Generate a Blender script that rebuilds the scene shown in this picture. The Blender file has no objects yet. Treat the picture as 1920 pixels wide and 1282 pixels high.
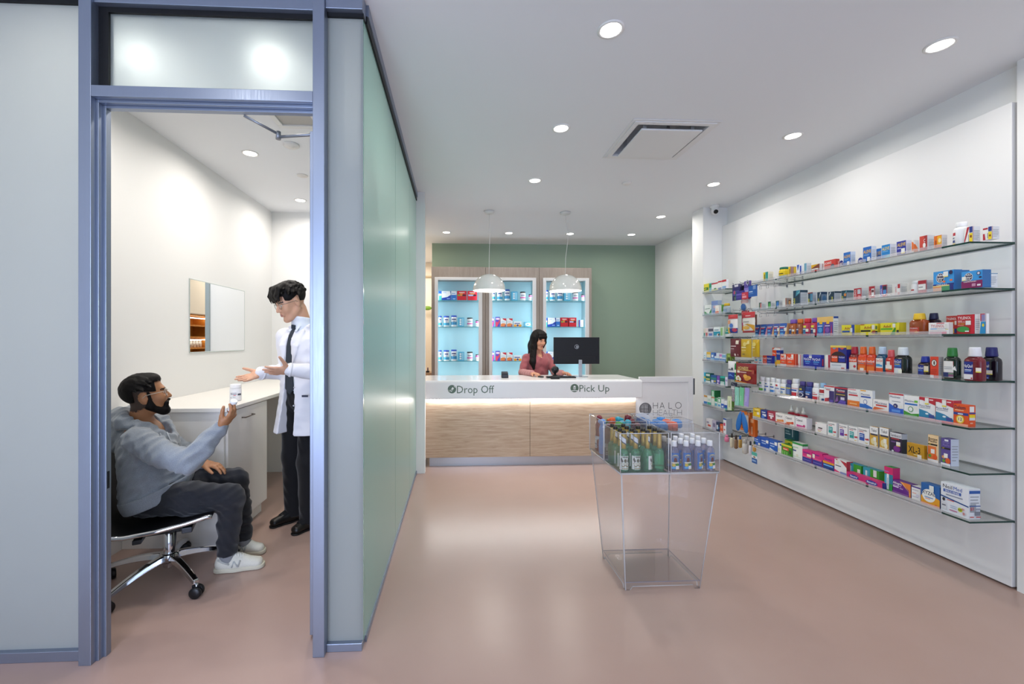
import bpy, math, random
import numpy as np
from mathutils import Vector, Matrix
R = math.radians
scene = bpy.context.scene
col = scene.collection

# ---------------------------------------------------------------- camera, world, exposure, daylight
CAM_H = 1.4
cam_data = bpy.data.cameras.new('camera')
cam = bpy.data.objects.new('camera', cam_data)
col.objects.link(cam)
cam.location = (0, 0, CAM_H)
cam.rotation_euler = (R(90), 0, R(-2.8))
cam_data.sensor_width = 36.0
cam_data.lens = 800.0 / 1920 * 36.0
cam_data.shift_x = (960 - 895) / 1920.0
cam_data.shift_y = (638 - 641) / 1920.0
cam_data.clip_start = 0.02
scene.camera = cam

vs = scene.view_settings
vs.view_transform = 'Standard'
vs.look = 'None'
vs.gamma = 1.0
vs.use_curve_mapping = False
vs.exposure = -0.36

world = bpy.data.worlds.new('daylight')
scene.world = world
world.use_nodes = True
wn = world.node_tree.nodes
wn['Background'].inputs['Color'].default_value = (0.42, 0.58, 1.0, 1)
wn['Background'].inputs['Strength'].default_value = 1.6


def lamp(name, kind, loc, rot=(0, 0, 0), energy=10, color=(1, 1, 1), size=0.1, size_y=None, parent=None, spread=None, shape=None):
    d = bpy.data.lights.new(name, kind)
    d.energy = energy
    d.color = color
    if kind == 'AREA':
        d.shape = shape or ('RECTANGLE' if size_y else 'DISK')
        d.size = size
        if size_y:
            d.size_y = size_y
        if spread is not None:
            d.spread = spread
    else:
        d.shadow_soft_size = size
    o = bpy.data.objects.new(name, d)
    o.location = loc
    o.rotation_euler = rot
    col.objects.link(o)
    if parent:
        o.parent = parent
    return o


# daylight through the storefront opening behind the camera
lamp('daylight_storefront', 'AREA', (-0.2, -2.12, 1.55), (R(90), 0, 0), 62, (0.68, 0.83, 1.0), 3.6, 2.5)
lamp('added_daylight_panel', 'AREA', (-1.18, -2.10, 1.15), (R(90), 0, R(4)), 30, (0.66, 0.74, 1.0), 0.8, 2.0, spread=R(90))  # unseen compact panel, added to throw the daylight patch on the consultation room floor

# ---------------------------------------------------------------- helpers
def lin(h):
    if isinstance(h, (tuple, list)):
        return tuple(h)[:3]
    v = [int(h[i:i + 2], 16) / 255.0 for i in (0, 2, 4)]
    return tuple(c / 12.92 if c <= 0.04045 else ((c + 0.055) / 1.055) ** 2.4 for c in v)


MATS = {}


def M(c, rough=0.45, metal=0.0, spec=0.5, trans=0.0, emit=0.0, coat=0.0, sheen=0.0, alpha=1.0, ior=1.45):
    key = (str(c), rough, metal, spec, trans, emit, coat, sheen, alpha, ior)
    if key in MATS:
        return MATS[key]
    m = bpy.data.materials.new('paint_%03d' % len(MATS))
    m.use_nodes = True
    b = m.node_tree.nodes['Principled BSDF']
    cl = lin(c) + (1,)
    b.inputs['Base Color'].default_value = cl
    b.inputs['Roughness'].default_value = rough
    b.inputs['Metallic'].default_value = metal
    b.inputs['Specular IOR Level'].default_value = spec
    b.inputs['Transmission Weight'].default_value = trans
    b.inputs['IOR'].default_value = ior
    b.inputs['Alpha'].default_value = alpha
    b.inputs['Coat Weight'].default_value = coat
    b.inputs['Sheen Weight'].default_value = sheen
    if emit:
        b.inputs['Emission Color'].default_value = cl
        b.inputs['Emission Strength'].default_value = emit
    MATS[key] = m
    return m


def nodes_mat(name, build):
    if name in MATS:
        return MATS[name]
    m = bpy.data.materials.new(name)
    m.use_nodes = True
    nt = m.node_tree
    build(nt, nt.nodes, nt.links, nt.nodes['Principled BSDF'], nt.nodes['Material Output'])
    MATS[name] = m
    return m


def clear_pane(name, tint, refl=1.0, rough=0.0, haze=0.0):
    """thin clear sheet: passes light straight through, with a Fresnel reflection"""
    def b(nt, n, l, p, out):
        tr = n.new('ShaderNodeBsdfTransparent')
        tr.inputs[0].default_value = tuple(tint) + (1,)
        gl = n.new('ShaderNodeBsdfGlossy')
        gl.inputs['Roughness'].default_value = rough
        fr = n.new('ShaderNodeFresnel')
        ge = n.new('ShaderNodeNewGeometry')
        io = n.new('ShaderNodeMath')
        io.operation = 'MULTIPLY_ADD'
        io.inputs[1].default_value = 1 / 1.45 - 1.45
        io.inputs[2].default_value = 1.45
        l.new(ge.outputs['Backfacing'], io.inputs[0])
        l.new(io.outputs[0], fr.inputs[0])
        mu = n.new('ShaderNodeMath')
        mu.operation = 'MULTIPLY'
        mu.inputs[1].default_value = refl
        mx = n.new('ShaderNodeMixShader')
        l.new(fr.outputs[0], mu.inputs[0])
        l.new(mu.outputs[0], mx.inputs[0])
        if haze:
            df = n.new('ShaderNodeBsdfDiffuse')
            df.inputs[0].default_value = (0.9, 0.9, 0.92, 1)
            m2 = n.new('ShaderNodeMixShader')
            m2.inputs[0].default_value = haze
            l.new(tr.outputs[0], m2.inputs[1])
            l.new(df.outputs[0], m2.inputs[2])
            l.new(m2.outputs[0], mx.inputs[1])
        else:
            l.new(tr.outputs[0], mx.inputs[1])
        l.new(gl.outputs[0], mx.inputs[2])
        l.new(mx.outputs[0], out.inputs[0])
    return nodes_mat(name, b)


def frosted(name, dcol, tcol, mixv, rough=0.25, refr=0.0, rrough=0.5):
    def b(nt, n, l, p, out):
        d = n.new('ShaderNodeBsdfDiffuse')
        d.inputs[0].default_value = tuple(dcol) + (1,)
        t = n.new('ShaderNodeBsdfTranslucent')
        t.inputs[0].default_value = tuple(tcol) + (1,)
        mx = n.new('ShaderNodeMixShader')
        mx.inputs[0].default_value = mixv
        l.new(d.outputs[0], mx.inputs[1])
        l.new(t.outputs[0], mx.inputs[2])
        last = mx
        if refr:
            rf = n.new('ShaderNodeBsdfRefraction')
            rf.inputs['Color'].default_value = tuple(tcol) + (1,)
            rf.inputs['Roughness'].default_value = rrough
            rf.inputs['IOR'].default_value = 1.2
            m2 = n.new('ShaderNodeMixShader')
            m2.inputs[0].default_value = refr
            l.new(last.outputs[0], m2.inputs[1])
            l.new(rf.outputs[0], m2.inputs[2])
            last = m2
        g = n.new('ShaderNodeBsdfGlossy')
        g.inputs['Roughness'].default_value = rough
        fr = n.new('ShaderNodeFresnel')
        fr.inputs[0].default_value = 1.4
        m3 = n.new('ShaderNodeMixShader')
        l.new(fr.outputs[0], m3.inputs[0])
        l.new(last.outputs[0], m3.inputs[1])
        l.new(g.outputs[0], m3.inputs[2])
        l.new(m3.outputs[0], out.inputs[0])
    return nodes_mat(name, b)


class MB:
    """collects shapes and links them as ONE mesh object"""

    def __init__(s):
        s.v, s.f, s.mi, s.mats, s.sm = [], [], [], [], []
        s.X = Matrix()

    def mslot(s, m):
        for i, x in enumerate(s.mats):
            if x == m:
                return i
        s.mats.append(m)
        return len(s.mats) - 1

    def add(s, vs_, fs, m, smooth=False):
        o = len(s.v)
        k = s.mslot(m)
        for p in vs_:
            s.v.append(tuple(s.X @ Vector(p)))
        for f in fs:
            s.f.append(tuple(i + o for i in f))
            s.mi.append(k)
            s.sm.append(smooth)
        return s

    def box(s, x0, x1, y0, y1, z0, z1, m):
        v = [(x0, y0, z0), (x1, y0, z0), (x1, y1, z0), (x0, y1, z0), (x0, y0, z1), (x1, y0, z1), (x1, y1, z1), (x0, y1, z1)]
        f = [(3, 2, 1, 0), (4, 5, 6, 7), (0, 1, 5, 4), (1, 2, 6, 5), (2, 3, 7, 6), (3, 0, 4, 7)]
        return s.add(v, f, m)

    def hexa(s, bot, top, m):
        f = [(3, 2, 1, 0), (4, 5, 6, 7), (0, 1, 5, 4), (1, 2, 6, 5), (2, 3, 7, 6), (3, 0, 4, 7)]
        return s.add(list(bot) + list(top), f, m)

    def prism(s, poly, ax, t0, t1, m, smooth=False):
        """extrude a 2D outline along axis ax ('x': poly is (y,z); 'y': (x,z); 'z': (x,y))"""
        def P(a, b, t):
            return {'x': (t, a, b), 'y': (a, t, b), 'z': (a, b, t)}[ax]
        n = len(poly)
        v = [P(a, b, t0) for a, b in poly] + [P(a, b, t1) for a, b in poly]
        s.add(v, [tuple(range(n - 1, -1, -1)), tuple(range(n, 2 * n))], m)
        o = len(s.v) - 2 * n
        k = s.mslot(m)
        for i in range(n):
            j = (i + 1) % n
            s.f.append((o + i, o + j, o + n + j, o + n + i))
            s.mi.append(k)
            s.sm.append(smooth)
        return s

    def tube(s, pts, r, m, n=10, closed=False, caps=True):
        pts = [Vector(p) for p in pts]
        rs = r if isinstance(r, (list, tuple)) else [r] * len(pts)
        N = len(pts)
        rings = []
        up = Vector((0, 0, 1))
        last = None
        for i, p in enumerate(pts):
            a = pts[(i - 1) % N] if (closed or i > 0) else p
            b = pts[(i + 1) % N] if (closed or i < N - 1) else p
            t = (b - a).normalized()
            if last is None:
                u = t.cross(up)
                if u.length < 1e-3:
                    u = t.cross(Vector((1, 0, 0)))
            else:
                u = last - t * last.dot(t)
            u.normalize()
            last = u
            w = t.cross(u)
            rings.append([p + (u * math.cos(2 * math.pi * k / n) + w * math.sin(2 * math.pi * k / n)) * rs[i] for k in range(n)])
        v = [tuple(q) for ring in rings for q in ring]
        f = []
        for i in range(N if closed else N - 1):
            for k in range(n):
                a, b = i * n + k, i * n + (k + 1) % n
                c, d = ((i + 1) % N) * n + (k + 1) % n, ((i + 1) % N) * n + k
                f.append((a, b, c, d))
        s.add(v, f, m, True)
        if caps and not closed:
            o = len(s.v) - len(v)
            k = s.mslot(m)
            s.f += [tuple(o + q for q in range(n - 1, -1, -1)), tuple(o + (N - 1) * n + q for q in range(n))]
            s.mi += [k, k]
            s.sm += [False, False]
        return s

    def lathe(s, prof, m, c=(0, 0, 0), n=24, sx=1.0, sy=1.0, power=2.0, smooth=True, caps=True):
        """rings of (radius, z); superellipse cross-section when power > 2"""
        v, f = [], []
        for r, z in prof:
            for k in range(n):
                a = 2 * math.pi * k / n
                ca, sa = math.cos(a), math.sin(a)
                e = (abs(ca) ** power + abs(sa) ** power) ** (-1.0 / power)
                v.append((c[0] + r * sx * ca * e, c[1] + r * sy * sa * e, c[2] + z))
        for i in range(len(prof) - 1):
            for k in range(n):
                f.append((i * n + k, i * n + (k + 1) % n, (i + 1) * n + (k + 1) % n, (i + 1) * n + k))
        s.add(v, f, m, smooth)
        if caps:
            o = len(s.v) - len(v)
            kk = s.mslot(m)
            L = len(prof) - 1
            s.f += [tuple(o + q for q in range(n - 1, -1, -1)), tuple(o + L * n + q for q in range(n))]
            s.mi += [kk, kk]
            s.sm += [False, False]
        return s

    def mesh(s, name):
        me = bpy.data.meshes.new(name)
        me.from_pydata(s.v, [], s.f)
        for m in s.mats:
            me.materials.append(m)
        me.polygons.foreach_set('material_index', s.mi)
        me.polygons.foreach_set('use_smooth', s.sm)
        me.update()
        return me

    def build(s, name, parent=None, bevel=0.0, seg=2, loc=None, rot=None):
        o = bpy.data.objects.new(name, s.mesh(name))
        col.objects.link(o)
        if parent:
            o.parent = parent
        if loc:
            o.location = loc
        if rot:
            o.rotation_euler = rot
        if bevel:
            b = o.modifiers.new('edge', 'BEVEL')
            b.width = bevel
            b.segments = seg
            b.limit_method = 'ANGLE'
        return o


def tag(o, label=None, cat=None, group=None, kind=None):
    if label:
        o['label'] = label
    if cat:
        o['category'] = cat
    if group:
        o['group'] = group
    if kind:
        o['kind'] = kind
    return o


def empty(name, loc, label, cat, group=None, rz=0.0, kind=None):
    o = bpy.data.objects.new(name, None)
    col.objects.link(o)
    o.location = loc
    o.rotation_euler = (0, 0, rz)
    o.empty_display_size = 0.05
    return tag(o, label, cat, group, kind)


def struct(o, label, cat=None):
    return tag(o, label, cat or 'room', None, 'structure')


def copy_tree(o, parent=None):
    c = o.copy()
    col.objects.link(c)
    if parent:
        c.parent = parent
    for ch in list(o.children):
        copy_tree(ch, c)
    return c


_txt = {}


def text_shape(s, bold=0.01):
    """(verts, faces, width, height) of a word set in the built-in font, baseline at 0"""
    key = (s, bold)
    if key in _txt:
        return _txt[key]
    cu = bpy.data.curves.new('lettering', 'FONT')
    cu.body = s
    cu.size = 1.0
    cu.resolution_u = 2
    cu.offset = 0.0 if any(c in s for c in 'MNW') else bold
    ob = bpy.data.objects.new('lettering', cu)
    me = bpy.data.meshes.new_from_object(ob)
    vs_ = [tuple(v.co) for v in me.vertices]
    fs = [tuple(p.vertices) for p in me.polygons]
    bpy.data.objects.remove(ob)
    bpy.data.curves.remove(cu)
    bpy.data.meshes.remove(me)
    if vs_:
        x0 = min(v[0] for v in vs_)
        x1 = max(v[0] for v in vs_)
        y1 = max(v[1] for v in vs_)
    else:
        x0, x1, y1 = 0, 1, 1
    vs_ = [(v[0] - x0, v[1]) for v in vs_]
    _txt[key] = (vs_, fs, x1 - x0, y1)
    return _txt[key]


def decals(mb, S, spec, W, Hh, rough=0.4):
    """printed pattern. S(u, v, lift) -> point on the face; u, v in 0..1.
    r u0 v0 u1 v1 col | q u0 low high u1 low high col (slanted band) | e cu cv ru rv col | p col u v u v ... | t WORD u v height maxw col | w (vertical word) u v height maxl col"""
    lift = 0.0
    for it in spec.split(';'):
        a = it.split()
        if not a:
            continue
        lift += 0.00025
        k = a[0]
        if k == 'r':
            u0, v0, u1, v1 = map(float, a[1:5])
            n = 6
            vv, ff = [], []
            for i in range(n + 1):
                u = u0 + (u1 - u0) * i / n
                vv += [S(u, v0, lift), S(u, v1, lift)]
                if i:
                    ff.append((2 * i - 2, 2 * i, 2 * i + 1, 2 * i - 1))
            mb.add(vv, ff, M(a[5], rough))
        elif k == 'q':
            u0, a0, b0, u1, a1, b1 = map(float, a[1:7])
            vv, ff = [], []
            for i in range(9):
                t = i / 8
                u = u0 + (u1 - u0) * t
                vv += [S(u, a0 + (a1 - a0) * t, lift), S(u, b0 + (b1 - b0) * t, lift)]
                if i:
                    ff.append((2 * i - 2, 2 * i, 2 * i + 1, 2 * i - 1))
            mb.add(vv, ff, M(a[7], rough))
        elif k == 'e':
            cu, cv, ru, rv = map(float, a[1:5])
            vv = [S(cu, cv, lift)] + [S(cu + ru * math.cos(t * math.pi / 10), cv + rv * math.sin(t * math.pi / 10), lift) for t in range(20)]
            mb.add(vv, [(0, 1 + i, 1 + (i + 1) % 20) for i in range(20)], M(a[5], rough))
        elif k == 'p':
            q = list(map(float, a[2:]))
            vv = [S(q[i], q[i + 1], lift) for i in range(0, len(q), 2)]
            mb.add(vv, [tuple(range(len(vv)))], M(a[1], rough))
        elif k in 'tw':
            word = a[1].replace('_', ' ')
            u, v, hh, mw = map(float, a[2:6])
            tv, tf, tw, th = text_shape(word)
            if not tv:
                continue
            if k == 't':
                sy = hh / th
                sx = min(sy * Hh / W, mw / tw)
                vv = [S(u + x * sx, v + y * sy, lift) for x, y in tv]
            else:
                sx = hh / th
                sy = min(sx * W / Hh, mw / tw)
                vv = [S(u - y * sx, v + x * sy, lift) for x, y in tv]
            mb.add(vv, tf, M(a[6], rough))

# ---------------------------------------------------------------- materials of the place
def wall_paint(name, c, rough=0.6):
    def b(nt, n, l, p, out):
        t = n.new('ShaderNodeTexNoise')
        t.inputs['Scale'].default_value = 220
        bp = n.new('ShaderNodeBump')
        bp.inputs['Strength'].default_value = 0.03
        bp.inputs['Distance'].default_value = 0.002
        tc = n.new('ShaderNodeTexCoord')
        l.new(tc.outputs['Object'], t.inputs['Vector'])
        l.new(t.outputs[0], bp.inputs['Height'])
        l.new(bp.outputs[0], p.inputs['Normal'])
        p.inputs['Base Color'].default_value = lin(c) + (1,)
        p.inputs['Roughness'].default_value = rough
        p.inputs['Specular IOR Level'].default_value = 0.25
    return nodes_mat(name, b)


def floor_resin():
    def b(nt, n, l, p, out):
        tc = n.new('ShaderNodeTexCoord')
        t = n.new('ShaderNodeTexNoise')
        t.inputs['Scale'].default_value = 1.3
        t.inputs['Detail'].default_value = 5
        r = n.new('ShaderNodeValToRGB')
        r.color_ramp.elements[0].position = 0.3
        r.color_ramp.elements[0].color = lin('ab9085') + (1,)
        r.color_ramp.elements[1].position = 0.75
        r.color_ramp.elements[1].color = lin('b2988d') + (1,)
        t2 = n.new('ShaderNodeTexNoise')
        t2.inputs['Scale'].default_value = 7
        m = n.new('ShaderNodeMapRange')
        m.inputs['To Min'].default_value = 0.25
        m.inputs['To Max'].default_value = 0.28
        t3 = n.new('ShaderNodeTexNoise')
        t3.inputs['Scale'].default_value = 60
        bp = n.new('ShaderNodeBump')
        bp.inputs['Strength'].default_value = 0.015
        bp.inputs['Distance'].default_value = 0.003
        for a in (t, t2, t3):
            l.new(tc.outputs['Object'], a.inputs['Vector'])
        l.new(t.outputs[0], r.inputs[0])
        l.new(r.outputs[0], p.inputs['Base Color'])
        l.new(t2.outputs[0], m.inputs['Value'])
        l.new(m.outputs[0], p.inputs['Roughness'])
        l.new(t3.outputs[0], bp.inputs['Height'])
        l.new(bp.outputs[0], p.inputs['Normal'])
        p.inputs['Specular IOR Level'].default_value = 0.5
    return nodes_mat('floor_resin', b)


def wood(name, c0, c1, c2, stretch, scale=1.0, rough=0.45):
    def b(nt, n, l, p, out):
        tc = n.new('ShaderNodeTexCoord')
        mp = n.new('ShaderNodeMapping')
        mp.inputs['Scale'].default_value = stretch
        t = n.new('ShaderNodeTexNoise')
        t.inputs['Scale'].default_value = 9 * scale
        t.inputs['Detail'].default_value = 8
        t.inputs['Roughness'].default_value = 0.65
        t.inputs['Distortion'].default_value = 0.6
        r = n.new('ShaderNodeValToRGB')
        e = r.color_ramp.elements
        e[0].position, e[0].color = 0.32, lin(c0) + (1,)
        e[1].position, e[1].color = 0.68, lin(c2) + (1,)
        k = e.new(0.5)
        k.color = lin(c1) + (1,)
        l.new(tc.outputs['Object'], mp.inputs['Vector'])
        l.new(mp.outputs[0], t.inputs['Vector'])
        l.new(t.outputs[0], r.inputs[0])
        l.new(r.outputs[0], p.inputs['Base Color'])
        p.inputs['Roughness'].default_value = rough
    return nodes_mat(name, b)


def brushed(name, c, stretch=(2, 60, 60)):
    def b(nt, n, l, p, out):
        tc = n.new('ShaderNodeTexCoord')
        mp = n.new('ShaderNodeMapping')
        mp.inputs['Scale'].default_value = stretch
        t = n.new('ShaderNodeTexNoise')
        t.inputs['Scale'].default_value = 6
        m = n.new('ShaderNodeMapRange')
        m.inputs['To Min'].default_value = 0.28
        m.inputs['To Max'].default_value = 0.5
        l.new(tc.outputs['Object'], mp.inputs['Vector'])
        l.new(mp.outputs[0], t.inputs['Vector'])
        l.new(t.outputs[0], m.inputs['Value'])
        l.new(m.outputs[0], p.inputs['Roughness'])
        p.inputs['Base Color'].default_value = lin(c) + (1,)
        p.inputs['Metallic'].default_value = 0.85
    return nodes_mat(name, b)


WHITE = wall_paint('paint_white', 'ebebea')
CEIL = wall_paint('paint_ceiling', 'eaecf0', 0.8)
GREEN = wall_paint('paint_sage', '93a693')
PANELW = wall_paint('panel_white', 'e9e9e9', 0.5)
CREAM = wall_paint('paint_cream', 'efe6d8')
ALU = brushed('anodised_aluminium', '949eb0', (40, 40, 2))
LAM = wall_paint('white_laminate', 'eae7e2', 0.45)
CORIAN = M('efeeee', 0.22, coat=0.2)
BLACK = M('0a0a0c', 0.5)
FROST = frosted('frosted_glass', (0.54, 0.57, 0.55), (0.88, 0.91, 0.89), 0.58, 0.32)
FROST_R = frosted('frosted_glass_transom', (0.55, 0.6, 0.6), (0.85, 0.9, 0.9), 0.5, 0.3, refr=0.62, rrough=0.74)
GINNER = frosted('frosted_inner_face', (0.60, 0.60, 0.58), (0.95, 0.95, 0.93), 0.68, 0.35)  # inner face made white to keep green bounce light out of the room
GFROST = frosted('green_frosted_glass', (0.44, 0.82, 0.73), (0.66, 1.0, 0.92), 0.6, 0.34)
SHELFG = clear_pane('shelf_glass', (0.94, 0.975, 0.965), 1.0)
STRIP = clear_pane('price_strip_plastic', (0.93, 0.94, 0.96), 1.2, 0.08, haze=0.2)
STRIPL = clear_pane('price_strip_lip', (0.9, 0.92, 0.95), 2.0, 0.15, haze=0.55)
ACR = clear_pane('clear_acrylic', (0.975, 0.978, 0.982), 1.0, 0.0, haze=0.025)
ACRE = clear_pane('acrylic_edge', (0.88, 0.88, 0.90), 2.0, 0.05, haze=0.5)
LENS = clear_pane('spectacle_lens', (0.95, 0.96, 0.96), 1.0)
EDGEG = M('0c3a33', 0.12)
CHROME = M('d9dadd', 0.09, metal=1.0)
LIT = M((1.0, 0.96, 0.9), 0.5, emit=14.0)

# ---------------------------------------------------------------- the room
CH = 2.96
def shell(name, boxes, m, label, bevel=0.0):
    mb = MB()
    for b in boxes:
        mb.box(*b, m)
    return struct(mb.build(name, bevel=bevel), label)


shell('floor', [(-2.44, 3.5, -2.4, 8.8, -0.06, 0)], floor_resin(), 'glossy dusty pink resin floor of the whole shop')
shell('ceiling', [(-2.44, 1.29, -2.4, 8.8, CH, CH + 0.3), (1.845, 3.5, -2.4, 8.8, CH, CH + 0.3), (1.29, 1.845, -2.4, 2.985, CH, CH + 0.3), (1.29, 1.845, 3.545, 8.8, CH, CH + 0.3), (1.29, 1.845, 2.985, 3.545, CH + 0.22, CH + 0.3)], CEIL, 'flat white ceiling with recessed downlights')
shell('wall_left', [(-2.44, -2.24, -2.4, 8.8, 0, CH)], WHITE, 'white wall of the consultation room behind the seated man')
shell('wall_right', [(3.18, 3.4, 2.0, 5.1, 0, CH), (3.27, 3.4, 5.1, 6.88, 0, CH), (3.13, 3.4, -2.4, 2.235, 0, CH)], WHITE, 'white wall on the right behind the product shelves')
shell('wall_back', [(-0.392, 3.4, 6.88, 7.0, 0, CH)], GREEN, 'sage green accent wall behind the reception counter')
shell('wall_panel', [(3.12, 3.175, 2.25, 4.868, 0.012, 2.74)], PANELW, 'large white wall panel that carries the long glass shelves', 0.002)
shell('trim_1', [(2.89, 3.3, 4.87, 5.1, 0, CH)], WHITE, 'white square pillar between the shelves and the reception')
shell('wall_consultation', [(-2.24, -1.5, 5.3, 5.4, 0, CH), (-0.56, -0.42, 5.3, 5.4, 0, CH), (-1.5, -0.56, 5.3, 5.4, 2.36, CH)], WHITE, 'white end wall of the consultation room')
shell('trim_2', [(-1.5, -1.455, 5.27, 5.43, 0, 2.36), (-0.6, -0.56, 5.27, 5.43, 0, 2.36), (-1.5, -0.56, 5.27, 5.43, 2.36, 2.41)], M('9aa7ac', 0.5), 'grey doorway trim in the end wall of the consultation room')
shell('wall_pier', [(-0.44, -0.331, 4.51, 4.6, 0, CH), (-0.44, -0.405, 4.6, 5.4, 0, CH)], WHITE, 'narrow white pier between green glass wall and reception counter')
shell('wall_dispensary', [(-2.24, 3.4, 8.6, 8.8, 0, CH), (-0.3, -0.2, 7.0, 8.6, 0, CH)], CREAM, 'cream wall of the back room seen through the gap')
shell('wall_front', [(-2.44, -2.05, -2.4, -2.2, 0, CH), (1.75, 3.4, -2.4, -2.2, 0, CH), (-2.05, 1.75, -2.4, -2.2, 2.8, CH), (-2.05, 1.75, -2.4, -2.2, 0, 0.12)], WHITE, 'white storefront wall with a wide window behind the viewer')
shell('window_1', [(-2.05, -1.99, -2.34, -2.26, 0.12, 2.8), (1.69, 1.75, -2.34, -2.26, 0.12, 2.8), (-0.6, -0.54, -2.34, -2.26, 0.12, 2.8), (0.5, 0.56, -2.34, -2.26, 0.12, 2.8)], ALU, 'aluminium storefront window frame')

# glazed partition of the consultation room
mb = MB()
mb.box(-1.624, -1.572, 1.915, 1.995, 0, CH, ALU)
mb.box(-0.634, -0.583, 1.915, 2.04, 0, CH, ALU)
mb.box(-1.572, -0.634, 1.915, 1.995, 2.452, 2.5, ALU)
mb.box(-1.572, -0.634, 1.93, 1.995, 2.868, CH, ALU)
mb.box(-2.24, -1.622, 1.93, 2.01, 2.9, CH, ALU)
mb.box(-0.583, -0.42, 1.93, 2.01, 2.88, CH, ALU)
mb.box(-2.24, -1.622, 1.945, 2.005, 0, 0.045, ALU)
mb.box(-0.583, -0.425, 1.945, 2.005, 0, 0.036, ALU)
o = struct(mb.build('trim_3', bevel=0.002), 'brushed aluminium frame around the consultation room front')
mb = MB()
mb.box(-2.24, -1.622, 1.955, 1.995, 2.876, 2.9, BLACK)
mb.box(-1.572, -1.53, 1.955, 1.995, 2.5, 2.868, BLACK)
mb.box(-1.53, -0.634, 1.955, 1.995, 2.845, 2.868, BLACK)
mb.box(-0.583, -0.42, 1.955, 1.995, 2.862, 2.88, BLACK)
mb.build('gasket', o)
mb = MB()
mb.box(-1.572, -1.561, 1.942, 1.995, 0, 2.452, ALU)
mb.box(-1.561, -1.549, 1.966, 1.995, 0, 2.44, ALU)
mb.box(-1.561, -0.634, 1.942, 1.995, 2.44, 2.452, ALU)
mb.box(-1.549, -0.634, 1.966, 1.995, 2.428, 2.44, ALU)
mb.build('door_frame', o, bevel=0.0015)
mb = MB()
mb.box(-1.549, -1.5475, 1.972, 1.984, 0.742, 0.818, M('2c2e33', 0.4, metal=0.6))
mb.build('strike_plate', o)

def pane(name, b, m, label, edge=None, edge_faces=()):
    mb = MB()
    x0, x1, y0, y1, z0, z1 = b
    v = [(x0, y0, z0), (x1, y0, z0), (x1, y1, z0), (x0, y1, z0), (x0, y0, z1), (x1, y0, z1), (x1, y1, z1), (x0, y1, z1)]
    f = [(3, 2, 1, 0), (4, 5, 6, 7), (0, 1, 5, 4), (1, 2, 6, 5), (2, 3, 7, 6), (3, 0, 4, 7)]
    big = [2, 4] if (x1 - x0) > (y1 - y0) else [3, 5]
    for i, q in enumerate(f):
        mb.add(v, [q], (GINNER if m == GFROST and i == 5 else m) if i in big or edge is None else edge)
    return struct(mb.build(name), label)


TEAL_EDGE = M('4fb39a', 0.15, coat=0.5)
pane('window_2', (-2.24, -1.622, 1.967, 1.977, 0.045, 2.878), FROST, 'tall frosted glass side panel left of the consultation room doorway', TEAL_EDGE)
pane('window_3', (-1.54, -0.634, 1.967, 1.977, 2.498, 2.847), FROST_R, 'frosted transom pane above the consultation room doorway')
pane('window_4', (-0.583, -0.424, 1.967, 1.977, 0.036, 2.864), FROST, 'narrow frosted glass panel right of the consultation room doorway', TEAL_EDGE)
for i, (a, b) in enumerate(((1.977, 2.988), (2.992, 3.885), (3.889, 4.51))):
    pane('window_%d' % (5 + i), (-0.436, -0.424, a, b, 0.03, 2.872), GFROST, ('nearest', 'middle', 'farthest')[i] + ' pane of the green frosted glass wall', TEAL_EDGE)
shell('trim_4', [(-0.446, -0.414, 2.005, 4.51, 2.868, 2.905)], BLACK, 'black channel along the top of the green glass wall')
shell('trim_5', [(-0.452, -0.408, 2.01, 4.51, 2.905, CH)], ALU, 'aluminium header above the green glass wall')
shell('trim_6', [(-0.446, -0.416, 2.005, 4.51, 0, 0.03)], ALU, 'slim aluminium floor rail under the green glass wall')

# the open door leaf, folded back along the glass wall
d = empty('door_1', (-0.645, 2.045, 0), 'open consultation room door leaf seen edge on', 'door', kind='structure')
mb = MB()
for b in ((-0.045, 0, 0, 0.09, 0.012, 2.385), (-0.045, 0, 0.76, 0.85, 0.012, 2.385), (-0.045, 0, 0.09, 0.76, 0.012, 0.16), (-0.045, 0, 0.09, 0.76, 2.27, 2.385)):
    mb.box(*b, ALU)
mb.build('leaf_frame', d, 0.002)
MB().box(-0.03, -0.016, 0.09, 0.76, 0.16, 2.27, FROST).build('leaf_pane', d)
for z in (0.25, 0.62, 1.12, 1.48, 1.9, 2.2):
    MB().lathe([(0.004, 0), (0.004, 0.004)], M('555a63', 0.4, metal=1), n=8).build('screw', d, loc=(-0.022, -0.001, z), rot=(R(90), 0, 0))
mb = MB()
mb.box(0.001, 0.085, 0.05, 0.30, 2.31, 2.40, M('9da1a8', 0.4, metal=0.6))
mb.build('closer_body', d, 0.008, loc=(0, 0, 0))
mb = MB()
GREYM = M('8a8d92', 0.35, metal=0.7)
mb.tube([(0.02, 0.075, 2.402), (-0.055, 0.055, 2.394), (-0.204, 0.035, 2.370)], 0.0075, GREYM, 8)
mb.tube([(-0.204, 0.035, 2.384), (-0.326, -0.045, 2.428)], 0.0065, GREYM, 8)
mb.lathe([(0.012, -0.012), (0.012, 0.024)], GREYM, (-0.204, 0.035, 2.371), 12)
mb.build('closer_arm', d)

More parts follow.
